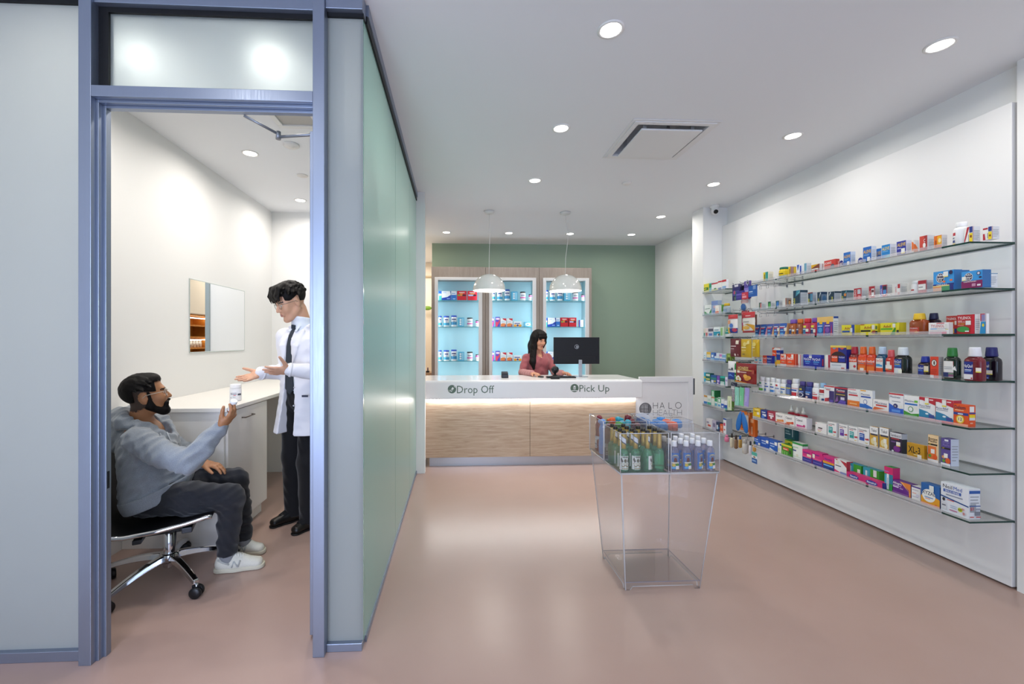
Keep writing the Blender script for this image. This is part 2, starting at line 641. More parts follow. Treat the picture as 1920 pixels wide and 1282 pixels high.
# ---------------------------------------------------------------- ceiling fittings
def downlight(x, y, power, label, color=(1.0, 0.955, 0.89), r=0.05, z=CH, group='recessed downlights in the shop ceiling'):
    t = empty('downlight', (x, y, z), label, 'ceiling light', group)
    prof = [(r + 0.016, -0.0005), (r + 0.016, -0.004), (r + 0.004, -0.007), (r, -0.003), (r, -0.0005)]
    MB().lathe(prof, M('ecebe9', 0.4), n=32, caps=False).build('trim_ring', t)
    MB().lathe([(r, -0.0022), (r - 0.002, -0.0034)], LIT, n=28).build('diffuser', t)
    lamp('bulb', 'AREA', (0, 0, -0.0075), (0, 0, 0), power, color, 2 * r, parent=t, spread=R(168))
    return t


PW = 7.1
for x, y, s in ((0.773, 2.105, 'nearest downlight of the left-hand ceiling row, beside the large square vent'), (0.768, 3.102, 'second downlight from the front in the ceiling row left of the vent'), (0.764, 4.128, 'third downlight from the front in the ceiling row left of the vent'),
                (2.551, 2.131, 'nearest downlight above the wall of shelves, large in the top corner'), (2.561, 3.129, 'second downlight from the front above the wall of shelves'), (2.564, 4.139, 'third downlight from the front above the wall of shelves'), (2.573, 5.26, 'fourth downlight from the front, just past the white pillar'),
                (-0.145, 6.165, 'downlight washing the green wall, leftmost of the back row of four'), (0.761, 6.165, 'downlight washing the green wall, second of the back row of four'), (1.66, 6.165, 'downlight washing the green wall, third of the back row of four'), (2.574, 6.165, 'downlight washing the green wall, rightmost of the back row of four')):
    downlight(x, y, PW * (0.55 if y > 6 else 1.0), s)
for x, y in ((0.77, 1.1), (2.55, 1.1), (0.77, -0.6), (2.55, -0.6), (-1.3, 0.9), (-1.3, -0.8)):  # unseen downlights added to light the foreground
    downlight(x, y, PW * 0.8, 'downlight in the ceiling behind the viewer')
for x, y, s in ((-1.717, 3.644, 'larger downlight in the consultation room ceiling, above the mirror'), (-1.735, 4.836, 'smaller downlight at the far end of the consultation room ceiling'), (-1.72, 2.42, 'downlight glowing through the left half of the frosted transom'), (-1.03, 2.42, 'downlight glowing through the right half of the frosted transom'), (-1.03, 3.644, 'downlight of the consultation room hidden behind the right post')):
    downlight(x, y, 10.0, s, (1.0, 0.935, 0.86), group='recessed downlights in the consultation room')

g = empty('ceiling_vent', (1.567, 3.265, CH), 'square white ceiling vent with a drop panel and dark opening', 'ceiling vent')
mb = MB()
W0, W1 = 0.323, 0.262
for a, b, z0, z1 in ((W0, 0.30, -0.006, 0.0), (0.30, W1, -0.012, 0.012)):
    mb.box(-a, a, -a, -b, z0, z1, M('e6e6e7', 0.5))
    mb.box(-a, a, b, a, z0, z1, M('e6e6e7', 0.5))
    mb.box(-a, -b, -b, b, z0, z1, M('e6e6e7', 0.5))
    mb.box(b, a, -b, b, z0, z1, M('e6e6e7', 0.5))
mb.build('vent_frame', g, 0.004)
MB().box(-0.228, 0.228, -0.235, 0.235, -0.035, -0.022, M('e6e6e7', 0.5)).build('drop_panel', g, 0.004)
mb = MB()
for x in (-0.18, 0.18):
    for y in (-0.18, 0.18):
        mb.box(x - 0.012, x + 0.012, y - 0.006, y + 0.006, -0.022, 0.21, M('bbbbbd', 0.5))
mb.build('hanger_bracket', g)
MB().lathe([(0.14, 0.195), (0.14, 0.218)], M('161616', 0.8), n=24).build('duct_shade_disc', g)  # solid near-black disc, the shade inside the duct put into its colour

g2 = empty('air_grille', (-1.13, 3.02, CH), 'white square air grille on the consultation room ceiling near the closer arm', 'ceiling vent')
mb = MB()
for b in ((-.16, .16, -.16, -.12), (-.16, .16, .12, .16), (-.16, -.12, -.12, .12), (.12, .16, -.12, .12)):
    mb.box(*b, -.014, 0, M('e2e2e2', 0.5))
mb.build('vent_frame', g2, 0.003)
MB().box(-.12, .12, -.12, .12, -.004, -.001, M('b9b6b2', 0.6)).build('grille_face', g2)

def disc(name, x, y, r, h, label, cat, c='e6e4e2'):
    t = MB().lathe([(r, 0), (r, -h * 0.6), (r * 0.8, -h), (r * 0.35, -h), (r * 0.3, -h * 1.25), (0.002, -h * 1.3)], M(c, 0.5), n=24).build(name, loc=(x, y, CH))
    return tag(t, label, cat)


disc('sprinkler_cover', 1.686, 4.153, 0.045, 0.012, 'small round white sprinkler cover on the ceiling behind the vent', 'sprinkler')
disc('smoke_detector', -1.316, 3.469, 0.06, 0.02, 'white round smoke detector on the consultation room ceiling under the door closer arm', 'smoke detector')
disc('ceiling_speaker', -1.457, 4.115, 0.05, 0.008, 'flat round cover on the consultation room ceiling between the two downlights', 'ceiling cover', 'dedbd7')
cm = empty('security_camera', (2.985, 4.80, CH), 'small white dome security camera at the top of the pillar', 'camera')
MB().lathe([(0.05, 0), (0.05, -0.018), (0.036, -0.024), (0.036, -0.05)], M('eaeaea', 0.4), n=24).build('mount', cm)
MB().lathe([(0.002, -0.042), (0.03, -0.032), (0.042, -0.006), (0.042, 0.012), (0.03, 0.034), (0.002, 0.042)], M('e4e4e5', 0.4), n=24).build('housing', cm, loc=(0, -0.004, -0.066))
MB().lathe([(0.024, 0), (0.024, 0.008), (0.012, 0.012)], M('0b0b0d', 0.15), n=20).build('lens', cm, loc=(-0.008, -0.036, -0.08), rot=(R(115), 0, R(-15)))

def pendant(x, y, label, sway):
    t = empty('pendant_lamp', (x, y, 2.0), label, 'pendant lamp', 'white dome pendants over the reception counter')
    Rr = 0.195
    prof = [(Rr, 0.0)] + [(Rr * math.cos(a * math.pi / 2 / 10), 0.012 + 0.19 * math.sin(a * math.pi / 2 / 10)) for a in range(0, 10)] + [(0.012, 0.203)]
    inner = [(max(0.012, r - 0.004), z - 0.003) for r, z in prof[::-1]]
    MB().lathe(prof, M('dfe0da', 0.12, coat=0.6), n=40, caps=False).lathe([(0.012, 0.203), (0.001, 0.203)], M('dfe0da', 0.12), n=12, caps=False).build('lamp_shade', t)
    MB().lathe([(Rr - 0.004, 0.002), (Rr - 0.006, 0.012), (0.02, 0.012)], M((1.0, 0.965, 0.9), 0.5, emit=4.5), n=40).build('diffuser', t)
    MB().lathe([(0.008, -0.004), (0.008, 0.01)], M('8a8a88', 0.4, metal=1), n=12).build('finial', t)
    MB().tube([(0, 0, 0.2), (0.002 * sway, 0, 0.4), (0.022 * sway, 0, 0.66), (0, 0, 0.955)], 0.0026, M('dcdcda', 0.5), 8).build('cord', t)
    MB().lathe([(0.02, 0.925), (0.062, 0.94), (0.065, 0.958)], M('d4d4d2', 0.4), n=28).build('ceiling_canopy', t)
    lamp('bulb', 'AREA', (0, 0, -0.008), (0, 0, 0), 4.5, (1, 0.93, 0.84), 0.34, parent=t)


pendant(0.394, 5.144, 'white dome pendant lamp hanging above the Drop Off end of the counter', 0.4)
pendant(1.325, 5.141, 'white dome pendant lamp hanging above the computer monitor', 1.6)
# right wall: kind, row, centre y, width, height, depth, front x, colours, print, label, name
SHELF_Z = [0, 1.95, 1.692, 1.437, 1.174, 0.912, 0.659, 0.392]
GOODS = [
('C',1,3.8692,0.0623,0.0907,0.0505,2.9,'e3c91d','e6e0cc','r .45 0 1 1 2f9a93;r 0.225 0.1 0.35 0.78 1c3f2e','r .12 .72 .88 .75 9aa0a8;r .12 .62 .8 .65 9aa0a8;r .12 .52 .88 .55 9aa0a8;r .12 .42 .85 .45 9aa0a8;r .12 .32 .8 .35 9aa0a8;r .12 .2 .6 .23 9aa0a8','yellow and teal box with cream side, first at the far end on top long shelf','medicine_box'),
('B',1,3.6926,0.077,0.1057,'jar',2.9,'e2c315','1d6a55','r .0 .02 1 .3 6f9fb0;r 0.1 0.55 0.78 0.66 4a3a10','','yellow jar with dark green lid on the top long shelf','medicine_bottle'),
('C',1,3.5831,0.0239,0.0917,0.052,2.9,'e6bf10','8d6a62','r 0.5 0.1 0.8 0.78 7a5a10','r .1 0 .5 1 a07a78;r .55 .3 .95 .95 d9b72a','narrow yellow box with brownish patterned side on the top long shelf','medicine_box'),
('C',1,3.4886,0.0255,0.0911,0.0343,2.9,'eef0f4','e4e6ec','p 2d55b5 0 1 1 1 .4 .4;p c63a4a 0 .0 .5 0 0 .3','r .1 .1 .5 .9 3558b0','white box with blue and red wedges beside the light blue box on top long shelf','medicine_box'),
('C',1,3.4134,0.0239,0.0912,0.0405,2.9,'6fa6c0','c9ced4','r 0 0 1 .2 4e86a4','r .12 .72 .88 .75 9aa0a8;r .12 .62 .8 .65 9aa0a8;r .12 .52 .88 .55 9aa0a8;r .12 .42 .85 .45 9aa0a8;r .12 .32 .8 .35 9aa0a8;r .12 .2 .6 .23 9aa0a8','light blue box with pale grey side on the top long shelf','medicine_box'),
('C',1,3.3137,0.0796,0.0638,0.0302,2.9,'7c3b2c','dcdde0','p d8a51d 0 .55 .9 1 0 1;r 0.05 0.35 0.815 0.5 f4efe6;r 0 0 1 .25 c9444a','r .8 0 1 1 9a4a48','brown, yellow and red box with slanted white lettering on the top long shelf','medicine_box'),
('C',1,3.1808,0.102,0.0747,0.0311,2.9,'cf3b34','c6382f',"t DOAN'S .04 .58 .26 .6 ffffff;r .05 .4 .6 .46 e89a90;e .75 .3 .16 .25 54586a;e .72 .12 .2 .12 6a6e80",'r 0.6 0.1 0.8 0.78 e8b0a8','red box with white lettering and grey back picture on the top long shelf','medicine_box'),
('C',1,3.1336,0.0309,0.0632,0.05,2.95,'e8eaf2','d9dbe0','e .5 .5 .6 .5 26388f;t BC .1 .3 .45 .8 ffffff','','small white and navy round-logo box beside the first bright blue one on top long shelf','medicine_box'),
('C',1,3.034,0.0564,0.1044,0.0382,2.9,'1f6bc0','c9d6ea','t ALEVE .06 .6 .2 .9 f2c52a;r .1 .5 .8 .53 7cb4e4;r .1 .44 .7 .47 7cb4e4;r .52 .08 .86 .34 f0f0f0','r .12 .72 .88 .75 9aa0a8;r .12 .62 .8 .65 9aa0a8;r .12 .52 .88 .55 9aa0a8;r .12 .42 .85 .45 9aa0a8;r .12 .32 .8 .35 9aa0a8;r .12 .2 .6 .23 9aa0a8','bright blue box standing alone, first with yellow italic lettering on the top long shelf','medicine_box'),
('C',1,2.9789,0.0342,0.0547,0.05,2.95,'e6e8f0','d9dbe0','e .5 .5 .6 .5 2c3d96;t C .3 .3 .4 .5 ffffff','','small round-logo navy box peeking out left of the tall blue box on top long shelf','medicine_box'),
('C',1,2.8784,0.0608,0.1104,0.0364,2.9,'1c66bd','ccd6e6','t ALEVE .06 .6 .2 .9 f2c52a;r .1 .5 .8 .53 7cb4e4;r .1 .44 .7 .47 7cb4e4;r .52 .08 .86 .34 f0f0f0','r .12 .72 .88 .75 9aa0a8;r .12 .62 .8 .65 9aa0a8;r .12 .52 .88 .55 9aa0a8;r .12 .42 .85 .45 9aa0a8;r .12 .32 .8 .35 9aa0a8;r .12 .2 .6 .23 9aa0a8','tall bright blue box with white price sticker below yellow lettering on the top long shelf','medicine_box'),
('C',1,2.853,0.0341,0.0936,0.05,2.96,'2573c4','c8d4e6','t LIVE .08 .5 .3 .85 f2c52a;r .1 .3 .8 .36 8cc0ea','','small bright blue box squeezed between two larger blue ones on the top long shelf','medicine_box'),
('C',1,2.747,0.0556,0.0963,0.0424,2.9,'1f86cf','d3d6e2','t ALEVE .06 .62 .22 .88 f4dc6a;r .1 .52 .8 .55 9fd0f0;p 52c0d8 0 0 1 0 1 .3 .4 .15','r .12 .72 .88 .75 9aa0a8;r .12 .62 .8 .65 9aa0a8;r .12 .52 .88 .55 9aa0a8;r .12 .42 .85 .45 9aa0a8;r .12 .32 .8 .35 9aa0a8;r .12 .2 .6 .23 9aa0a8','light blue box with cyan wave and yellow lettering on the top long shelf','medicine_box'),
('C',1,2.6466,0.0585,0.0974,0.0374,2.9,'27339c','d5d3e4','t ALEVE .08 .66 .22 .88 f6d24a;r .1 .5 .5 .55 c9cdf0;r .5 .15 .9 .5 f2f2ee;r .5 .15 .9 .22 f0d84a','r .12 .72 .88 .75 9aa0a8;r .12 .62 .8 .65 9aa0a8;r .12 .52 .88 .55 9aa0a8;r .12 .42 .85 .45 9aa0a8;r .12 .32 .8 .35 9aa0a8;r .12 .2 .6 .23 9aa0a8','dark navy blue box with yellow lettering and white sticker on the top long shelf','medicine_box'),
('C',1,2.5763,0.0111,0.0865,0.035,2.9,'e8e3da','dadada','p e8702a 0 .2 1 .2 1 .8 0 .9','p e87028 .02 .08 .9 .1 .7 .45 .3 .7 0 .72','white box with an orange slice on the side on the top long shelf','medicine_box'),
('C',1,2.5144,0.044,0.099,0.048,2.9,'d2483c','cfcfd4','r .62 0 1 1 a83234;e .62 .4 .18 .16 f4f0ec;t C .55 .6 .2 .2 ffffff','r .12 .72 .88 .75 9aa0a8;r .12 .62 .8 .65 9aa0a8;r .12 .52 .88 .55 9aa0a8;r .12 .42 .85 .45 9aa0a8;r .12 .32 .8 .35 9aa0a8;r .12 .2 .6 .23 9aa0a8','red box with dark red right half and white tablet on the top long shelf','medicine_box'),
('C',1,2.4349,0.0414,0.0817,0.0348,2.9,'e8731f','d6d2d2','r .45 .3 1 .95 f0b02a;e .75 .62 .18 .16 f6e2b0;r 0 0 1 .15 d85a2a;r 0.2 0.15 0.3 0.66 9a3c14','r .12 .72 .88 .75 9aa0a8;r .12 .62 .8 .65 9aa0a8;r .12 .52 .88 .55 9aa0a8;r .12 .42 .85 .45 9aa0a8;r .12 .32 .8 .35 9aa0a8;r .12 .2 .6 .23 9aa0a8','orange box with amber picture panel on the top long shelf','medicine_box'),
('B',1,2.3398,0.0667,0.1345,'bigjar',2.9,'eceef0','f2f2f4','r .0 .62 .45 .82 c4303c;r .0 .5 .45 .6 f6f6f6;r 0.02 0.42 0.377 0.47 3a4c80;r .1 .14 .42 .3 2b4288;r .0 .0 .45 .1 e9d9a0','','large white plastic bottle with red and blue label on the top long shelf','medicine_bottle'),
('C',1,2.2806,0.0391,0.0918,0.0456,2.9,'f0eeec','e3e4e8','p b8283a 0 .2 .35 1 .62 1 .15 .2 0 0;r .62 .64 1 1 2d3c8a;r .62 0 1 .6 f0d428;e .82 .4 .1 .09 7a2c1c;r 0.54 0.1 0.6 0.525 6a7080','r .12 .72 .88 .75 9aa0a8;r .12 .62 .8 .65 9aa0a8;r .12 .52 .88 .55 9aa0a8;r .12 .42 .85 .45 9aa0a8;r .12 .32 .8 .35 9aa0a8;r .12 .2 .6 .23 9aa0a8;r 0 0 .04 1 b8283a','red, white and yellow box beside the large white bottle on the top long shelf','medicine_box'),
('C',1,2.1942,0.0387,0.0688,0.044,2.9,'f0eeec','e3e4e8','r 0 .82 .55 .95 b8283a;p b8283a 0 0 .3 0 .2 .5 0 .5;r .62 .64 1 1 2d3c8a;r .62 0 1 .6 f0d428;e .82 .3 .1 .09 7a2c1c;r 0.54 0.1 0.6 0.525 6a7080','r .12 .72 .88 .75 9aa0a8;r .12 .62 .8 .65 9aa0a8;r .12 .52 .88 .55 9aa0a8;r .12 .42 .85 .45 9aa0a8;r .12 .32 .8 .35 9aa0a8;r .12 .2 .6 .23 9aa0a8;r 0 0 .04 1 b8283a','red, white and yellow box standing alone at the near end on the top long shelf','medicine_box'),
('C',2,3.9412,0.0323,0.0683,0.0489,2.9,'2f6a52','dcdedd','r .45 0 1 .9 d87878','r .12 .72 .88 .75 9aa0a8;r .12 .62 .8 .65 9aa0a8;r .12 .52 .88 .55 9aa0a8;r .12 .42 .85 .45 9aa0a8;r .12 .32 .8 .35 9aa0a8;r .12 .2 .6 .23 9aa0a8','small green-edged box with pink panel, first at the far end on the second long shelf','medicine_box'),
('C',2,3.8222,0.0358,0.0675,0.0449,2.9,'2a6a4a','dfe0de','e .55 .4 .35 .4 58b84e','r .12 .72 .88 .75 9aa0a8;r .12 .62 .8 .65 9aa0a8;r .12 .52 .88 .55 9aa0a8;r .12 .42 .85 .45 9aa0a8;r .12 .32 .8 .35 9aa0a8;r .12 .2 .6 .23 9aa0a8','small box with bright green oval on the second long shelf','medicine_box'),
('C',2,3.7224,0.0385,0.0659,0.0314,2.9,'2d6a7a','d8dadc','e .55 .5 .35 .4 3f7fd0','r .12 .72 .88 .75 9aa0a8;r .12 .62 .8 .65 9aa0a8;r .12 .52 .88 .55 9aa0a8;r .12 .42 .85 .45 9aa0a8;r .12 .32 .8 .35 9aa0a8;r .12 .2 .6 .23 9aa0a8','small box with blue oval on the second long shelf','medicine_box'),
('C',2,3.6361,0.0399,0.0808,0.0453,2.9,'ecebe8','9d8f88','r .7 0 1 1 a0604a','r .4 .1 .85 .8 7d4a2c;e .6 .5 .2 .2 d8a060','white box with brown patterned side on the second long shelf','medicine_box'),
('C',2,3.506,0.0715,0.1335,0.0671,2.9,'123a52','c5cad2','w Advil .3 .1 .26 .7 e9e23a;p 3f8fa8 .35 .6 1 .8 1 1 .5 1;p 7fc0c8 .5 .75 1 .85 1 .95','r .12 .72 .88 .75 9aa0a8;r .12 .62 .8 .65 9aa0a8;r .12 .52 .88 .55 9aa0a8;r .12 .42 .85 .45 9aa0a8;r .12 .32 .8 .35 9aa0a8;r .12 .2 .6 .23 9aa0a8;r 0 0 .05 1 123a52;r 0 .86 1 1 1c3c52','tallest dark teal box with vertical yellow lettering on the second long shelf','medicine_box'),
('C',2,3.3629,0.0449,0.1008,0.0331,2.9,'173e56','c3c8d0','w Advil .32 .1 .3 .7 e9e23a;r .5 .3 1 .9 4f8fb0;r 0 .9 1 1 8a3434','r .12 .72 .88 .75 9aa0a8;r .12 .62 .8 .65 9aa0a8;r .12 .52 .88 .55 9aa0a8;r .12 .42 .85 .45 9aa0a8;r .12 .32 .8 .35 9aa0a8;r .12 .2 .6 .23 9aa0a8','dark teal box just right of the tallest one on the second long shelf','medicine_box'),
('C',2,3.2778,0.0377,0.0942,0.05,2.9,'123a54','6c8098','w Advil .5 .1 .3 .7 e9e23a;p d5dde4 .5 .5 1 .9 .8 1','r 0 .8 1 1 1c3c5e;e .5 .4 .3 .3 3c6c98','dark teal box with white swirl, third dark box on the second long shelf','medicine_box'),
('C',2,3.1672,0.0518,0.085,0.0548,2.9,'14384e','c3c8d0','w Advil .75 .1 .24 .7 e9e23a;p d0d8e0 .1 .6 .5 .9 .3 1','r .12 .72 .88 .75 9aa0a8;r .12 .62 .8 .65 9aa0a8;r .12 .52 .88 .55 9aa0a8;r .12 .42 .85 .45 9aa0a8;r .12 .32 .8 .35 9aa0a8;r .12 .2 .6 .23 9aa0a8;r 0 .85 1 1 1a3c50','dark teal box with lettering at its right edge, fourth dark box on second long shelf','medicine_box'),
('C',2,3.0592,0.0423,0.081,0.0532,2.9,'15485c','99a4ae','w Advil .35 .1 .26 .7 e9e23a;p 5fa8b8 .4 .6 1 .8 1 1;e .75 .6 .2 .15 e08a3c','r .12 .72 .88 .75 9aa0a8;r .12 .62 .8 .65 9aa0a8;r .12 .52 .88 .55 9aa0a8;r .12 .42 .85 .45 9aa0a8;r .12 .32 .8 .35 9aa0a8;r .12 .2 .6 .23 9aa0a8;r 0 .8 1 1 2a5a6a','dark teal box with orange figure, last dark box on the second long shelf','medicine_box'),
('C',2,2.9506,0.0555,0.0847,0.0574,2.9,'c42b3a','d8d6d8','w TYLENOL .32 .06 .22 .85 ffffff;r .5 .5 .92 .9 c8ccd4;r .55 .1 .9 .4 e08a8a','r .12 .72 .88 .75 9aa0a8;r .12 .62 .8 .65 9aa0a8;r .12 .52 .88 .55 9aa0a8;r .12 .42 .85 .45 9aa0a8;r .12 .32 .8 .35 9aa0a8;r .12 .2 .6 .23 9aa0a8;r 0 0 .04 1 c42b3a','red box with vertical white lettering, first of the red boxes on the second long shelf','medicine_box'),
('C',2,2.8452,0.0403,0.0857,0.04,2.9,'bf2a38','d3d0d2','w TYLENOL .3 .06 .22 .6 ffffff;r .45 .2 .95 .8 e8e8ea;r .5 .5 .9 .7 6a3038','r .12 .72 .88 .75 9aa0a8;r .12 .62 .8 .65 9aa0a8;r .12 .52 .88 .55 9aa0a8;r .12 .42 .85 .45 9aa0a8;r .12 .32 .8 .35 9aa0a8;r .12 .2 .6 .23 9aa0a8;r 0 0 .05 1 bf2a38','red box with white panel, second of the red boxes on the second long shelf','medicine_box'),
('C',2,2.7632,0.0454,0.0843,0.039,2.9,'b52f44','d3d2d2','r 0 0 .35 1 5a62b8;w TYLENOL .3 .06 .2 .8 ffffff;r .45 .25 .95 .6 4f8fd0;r .45 .6 .95 .9 20304c','r .12 .72 .88 .75 9aa0a8;r .12 .62 .8 .65 9aa0a8;r .12 .52 .88 .55 9aa0a8;r .12 .42 .85 .45 9aa0a8;r .12 .32 .8 .35 9aa0a8;r .12 .2 .6 .23 9aa0a8;r 0 0 .05 1 b52f44','red and blue box with blue picture panel on the second long shelf','medicine_box'),
('C',2,2.6724,0.0371,0.0813,0.0511,2.9,'f1efee','d8d6d0','w TYLENOL .4 .06 .26 .85 c8303c;r .6 .62 1 .95 c8303c;r .6 .1 .95 .3 e0a0a0','r .12 .72 .88 .75 9aa0a8;r .12 .62 .8 .65 9aa0a8;r .12 .52 .88 .55 9aa0a8;r .12 .42 .85 .45 9aa0a8;r .12 .32 .8 .35 9aa0a8;r .12 .2 .6 .23 9aa0a8','white box with vertical red lettering on the second long shelf','medicine_box'),
('B',2,2.575,0.0467,0.0858,'jar',2.9,'f0efee','f4f4f4','r .05 .25 .6 .62 f6f4f2;r .05 .3 .6 .46 b02a34','','small white pill bottle with white cap on the second long shelf','medicine_bottle'),
('C',2,2.522,0.0473,0.0817,0.0463,2.9,'b92b3c','d6d6d8','r .04 .28 .94 .72 f3f1ef;r 0.1 0.45 0.61 0.52 8a8a90;r .04 .02 .94 .18 cf5a64','r .12 .72 .88 .75 9aa0a8;r .12 .62 .8 .65 9aa0a8;r .12 .52 .88 .55 9aa0a8;r .12 .42 .85 .45 9aa0a8;r .12 .32 .8 .35 9aa0a8;r .12 .2 .6 .23 9aa0a8;r 0 0 .05 1 b92b3c','red and white box left of the blue hanging-tab cartons on the second long shelf','medicine_box'),
('C',2,2.3883,0.1066,0.119,0.05,2.88,'3c9be0','3078b8','r 0 .28 1 .36 1d2c86;e .35 .66 .2 .24 f2f2f2;e .35 .66 .18 .22 241c48;t Alka .22 .74 .1 .3 ffffff;t Seltzer .2 .6 .1 .32 ffffff;t PLUS .24 .48 .1 .2 ffffff;r 0 .28 1 .36 1d2c86;t COLD_&_FLU .18 .285 .07 .5 ffffff;r 0 0 .42 .27 eca06a;r .42 0 .82 .27 4e9a6e;r .82 0 1 .36 26307e;r 0 .24 .8 .29 f0d890;r .52 .72 .75 .95 e9ece8;r .52 .68 .75 .72 ecd84a;e .88 .88 .09 .1 2a2450;e .56 .46 .07 .05 e8703c;e .9 .5 .07 .05 e8703c','','sky blue carton with orange and green base and dark logo disc on second long shelf','medicine_box'),
('C',2,2.3562,0.0359,0.1168,0.05,2.93,'3c9be0','3078b8','r 0 0 1 .3 7c1f5a;r 0 .22 1 .28 e0c080;e .4 .66 .42 .26 241c48;t Alka .05 .72 .1 .7 ffffff;t PLUS .08 .5 .1 .6 ffffff;e .7 .52 .14 .06 8a2a50','','sky blue and maroon carton half hidden between two wider ones on the second long shelf','medicine_box'),
('C',2,2.2495,0.0977,0.0967,0.05,2.88,'3c9be0','2f6cab','r 0 .0 1 .43 84205e;e .35 .66 .2 .24 f2f2f2;e .35 .66 .18 .22 241c48;t Alka .22 .74 .1 .3 ffffff;t Seltzer .2 .6 .1 .32 ffffff;t PLUS .24 .48 .1 .2 ffffff;t COLD_&_COUGH .12 .35 .06 .6 ffffff;r .52 .1 .7 .26 c890b0;e .84 .82 .09 .1 2a2450;e .84 .82 .06 .07 d8d8ea;e .92 .58 .07 .05 2a2450;r .05 .46 .24 .7 ecece6;r .05 .46 .24 .5 ecd84a;r .78 .1 .95 .2 e6e0ea','','sky blue carton with maroon base and dark logo disc on the second long shelf','medicine_box'),
('C',2,2.2156,0.0264,0.0768,0.0489,2.92,'4790c4','e2e6ea','r 0 0 1 .36 84205e;p 2a4a7a 0 .5 .5 .9 0 1;e .7 .7 .3 .2 d8c84a;r 0 .28 1 .34 d8d8e0','r .12 .72 .88 .75 9aa0a8;r .12 .62 .8 .65 9aa0a8;r .12 .52 .88 .55 9aa0a8;r .12 .42 .85 .45 9aa0a8;r .12 .32 .8 .35 9aa0a8;r .12 .2 .6 .23 9aa0a8;r .0 .96 1 1 5088b0','blue and maroon box with white text side, nearest one on the second long shelf','medicine_box'),
('C',3,3.9728,0.0713,0.1132,0.05,2.9,'1d4f9e','c89a6a','p e0849a .62 0 1 0 1 .85;r 0 .86 1 .92 4a78c8;r 0.04 0.74 0.762 0.79 f2f4fa;r .06 .1 .5 .28 5fb0ea;r .06 .4 .5 .5 8cc0f0;r .0 .62 .6 .7 d8505e','','blue box with pink wedge, first at the far end on the third long shelf','medicine_box'),
('C',3,3.8923,0.0826,0.1135,0.05,2.9,'1f55a8','c89a6a','p e8a0b8 .62 0 1 0 1 .85;r 0 .86 1 .92 4a78c8;r 0.04 0.74 0.762 0.79 f2f4fa;r .06 .1 .5 .28 5fb0ea;r .06 .4 .5 .5 8cc0f0;r .0 .62 .6 .7 d8505e','','blue box with pink wedge, second from the far end on the third long shelf','medicine_box'),
('C',3,3.8077,0.0798,0.1138,0.05,2.9,'4a4f9c','c89a6a','p ecb072 .62 0 1 0 1 .85;r 0 .86 1 .92 4a78c8;r 0.04 0.74 0.762 0.79 f2f4fa;r .06 .1 .5 .28 5fb0ea;r .06 .4 .5 .5 8cc0f0;r .0 .62 .6 .7 d8505e','','violet blue box with orange wedge, third from the far end on the third long shelf','medicine_box'),
('C',3,3.7307,0.0677,0.1144,0.05,2.9,'5357a0','c89a6a','p e8c08a .62 0 1 0 1 .85;r 0 .86 1 .92 4a78c8;r 0.04 0.74 0.762 0.79 f2f4fa;r .06 .1 .5 .28 5fb0ea;r .06 .4 .5 .5 8cc0f0;r .6 .4 .95 .66 f2f0ec;r .0 .62 .6 .7 d8505e','','violet blue box with cream wedge, fourth from the far end on the third long shelf','medicine_box'),
('C',3,3.6519,0.0835,0.1142,0.05,2.9,'2558b0','c89a6a','p f0c078 .62 0 1 0 1 .85;r 0 .86 1 .92 4a78c8;r 0.04 0.74 0.762 0.79 f2f4fa;r .06 .1 .5 .28 5fb0ea;r .06 .4 .5 .5 8cc0f0;r .6 .4 .95 .66 f2f0ec;r .0 .62 .6 .7 d8505e','','blue box with yellow wedge and white sticker, fifth from far end on third long shelf','medicine_box'),
('B',3,3.5627,0.0767,0.1433,'syrup',2.9,'a5562a','7a52ae','r .1 .1 .55 .62 2a3f78;r .12 .48 .5 .56 e6e6ee;r 0.12 0.5 0.46 0.55 f2f4fa;p e89a2a .55 .1 .95 .1 .95 .6 .6 .6;r .6 .35 .9 .55 f2ece0','','brown syrup bottle with violet cap on the third long shelf','medicine_bottle'),
('B',3,3.486,0.0651,0.1441,'syrup',2.9,'8f4a2c','d8742a','r .1 .1 .55 .62 2a3f78;r .12 .48 .5 .56 e6e6ee;r 0.12 0.5 0.46 0.55 f2f4fa;r .55 .1 .95 .5 c86a3a','','brown syrup bottle with orange cap on the third long shelf','medicine_bottle'),
('B',3,3.4132,0.075,0.1449,'syrup',2.9,'b02a50','cf2c34','r .1 .1 .55 .62 3a7aa8;r .12 .48 .5 .56 e6e6ee;r 0.12 0.5 0.46 0.55 f2f4fa;r .2 .66 .6 .86 ece04a;r .55 .3 .9 .55 f2ece0','','crimson syrup bottle with red cap and yellow tag on the third long shelf','medicine_bottle'),
('B',3,3.3356,0.0728,0.1453,'syrup',2.9,'b22848','7a4aa8','r .1 .1 .55 .62 2a3f78;r .12 .48 .5 .56 e6e6ee;r 0.12 0.5 0.46 0.55 f2f4fa;r .2 .66 .62 .86 ece04a;r .5 .2 .8 .5 f2ece0','','crimson syrup bottle with violet cap and yellow tag on the third long shelf','medicine_bottle'),
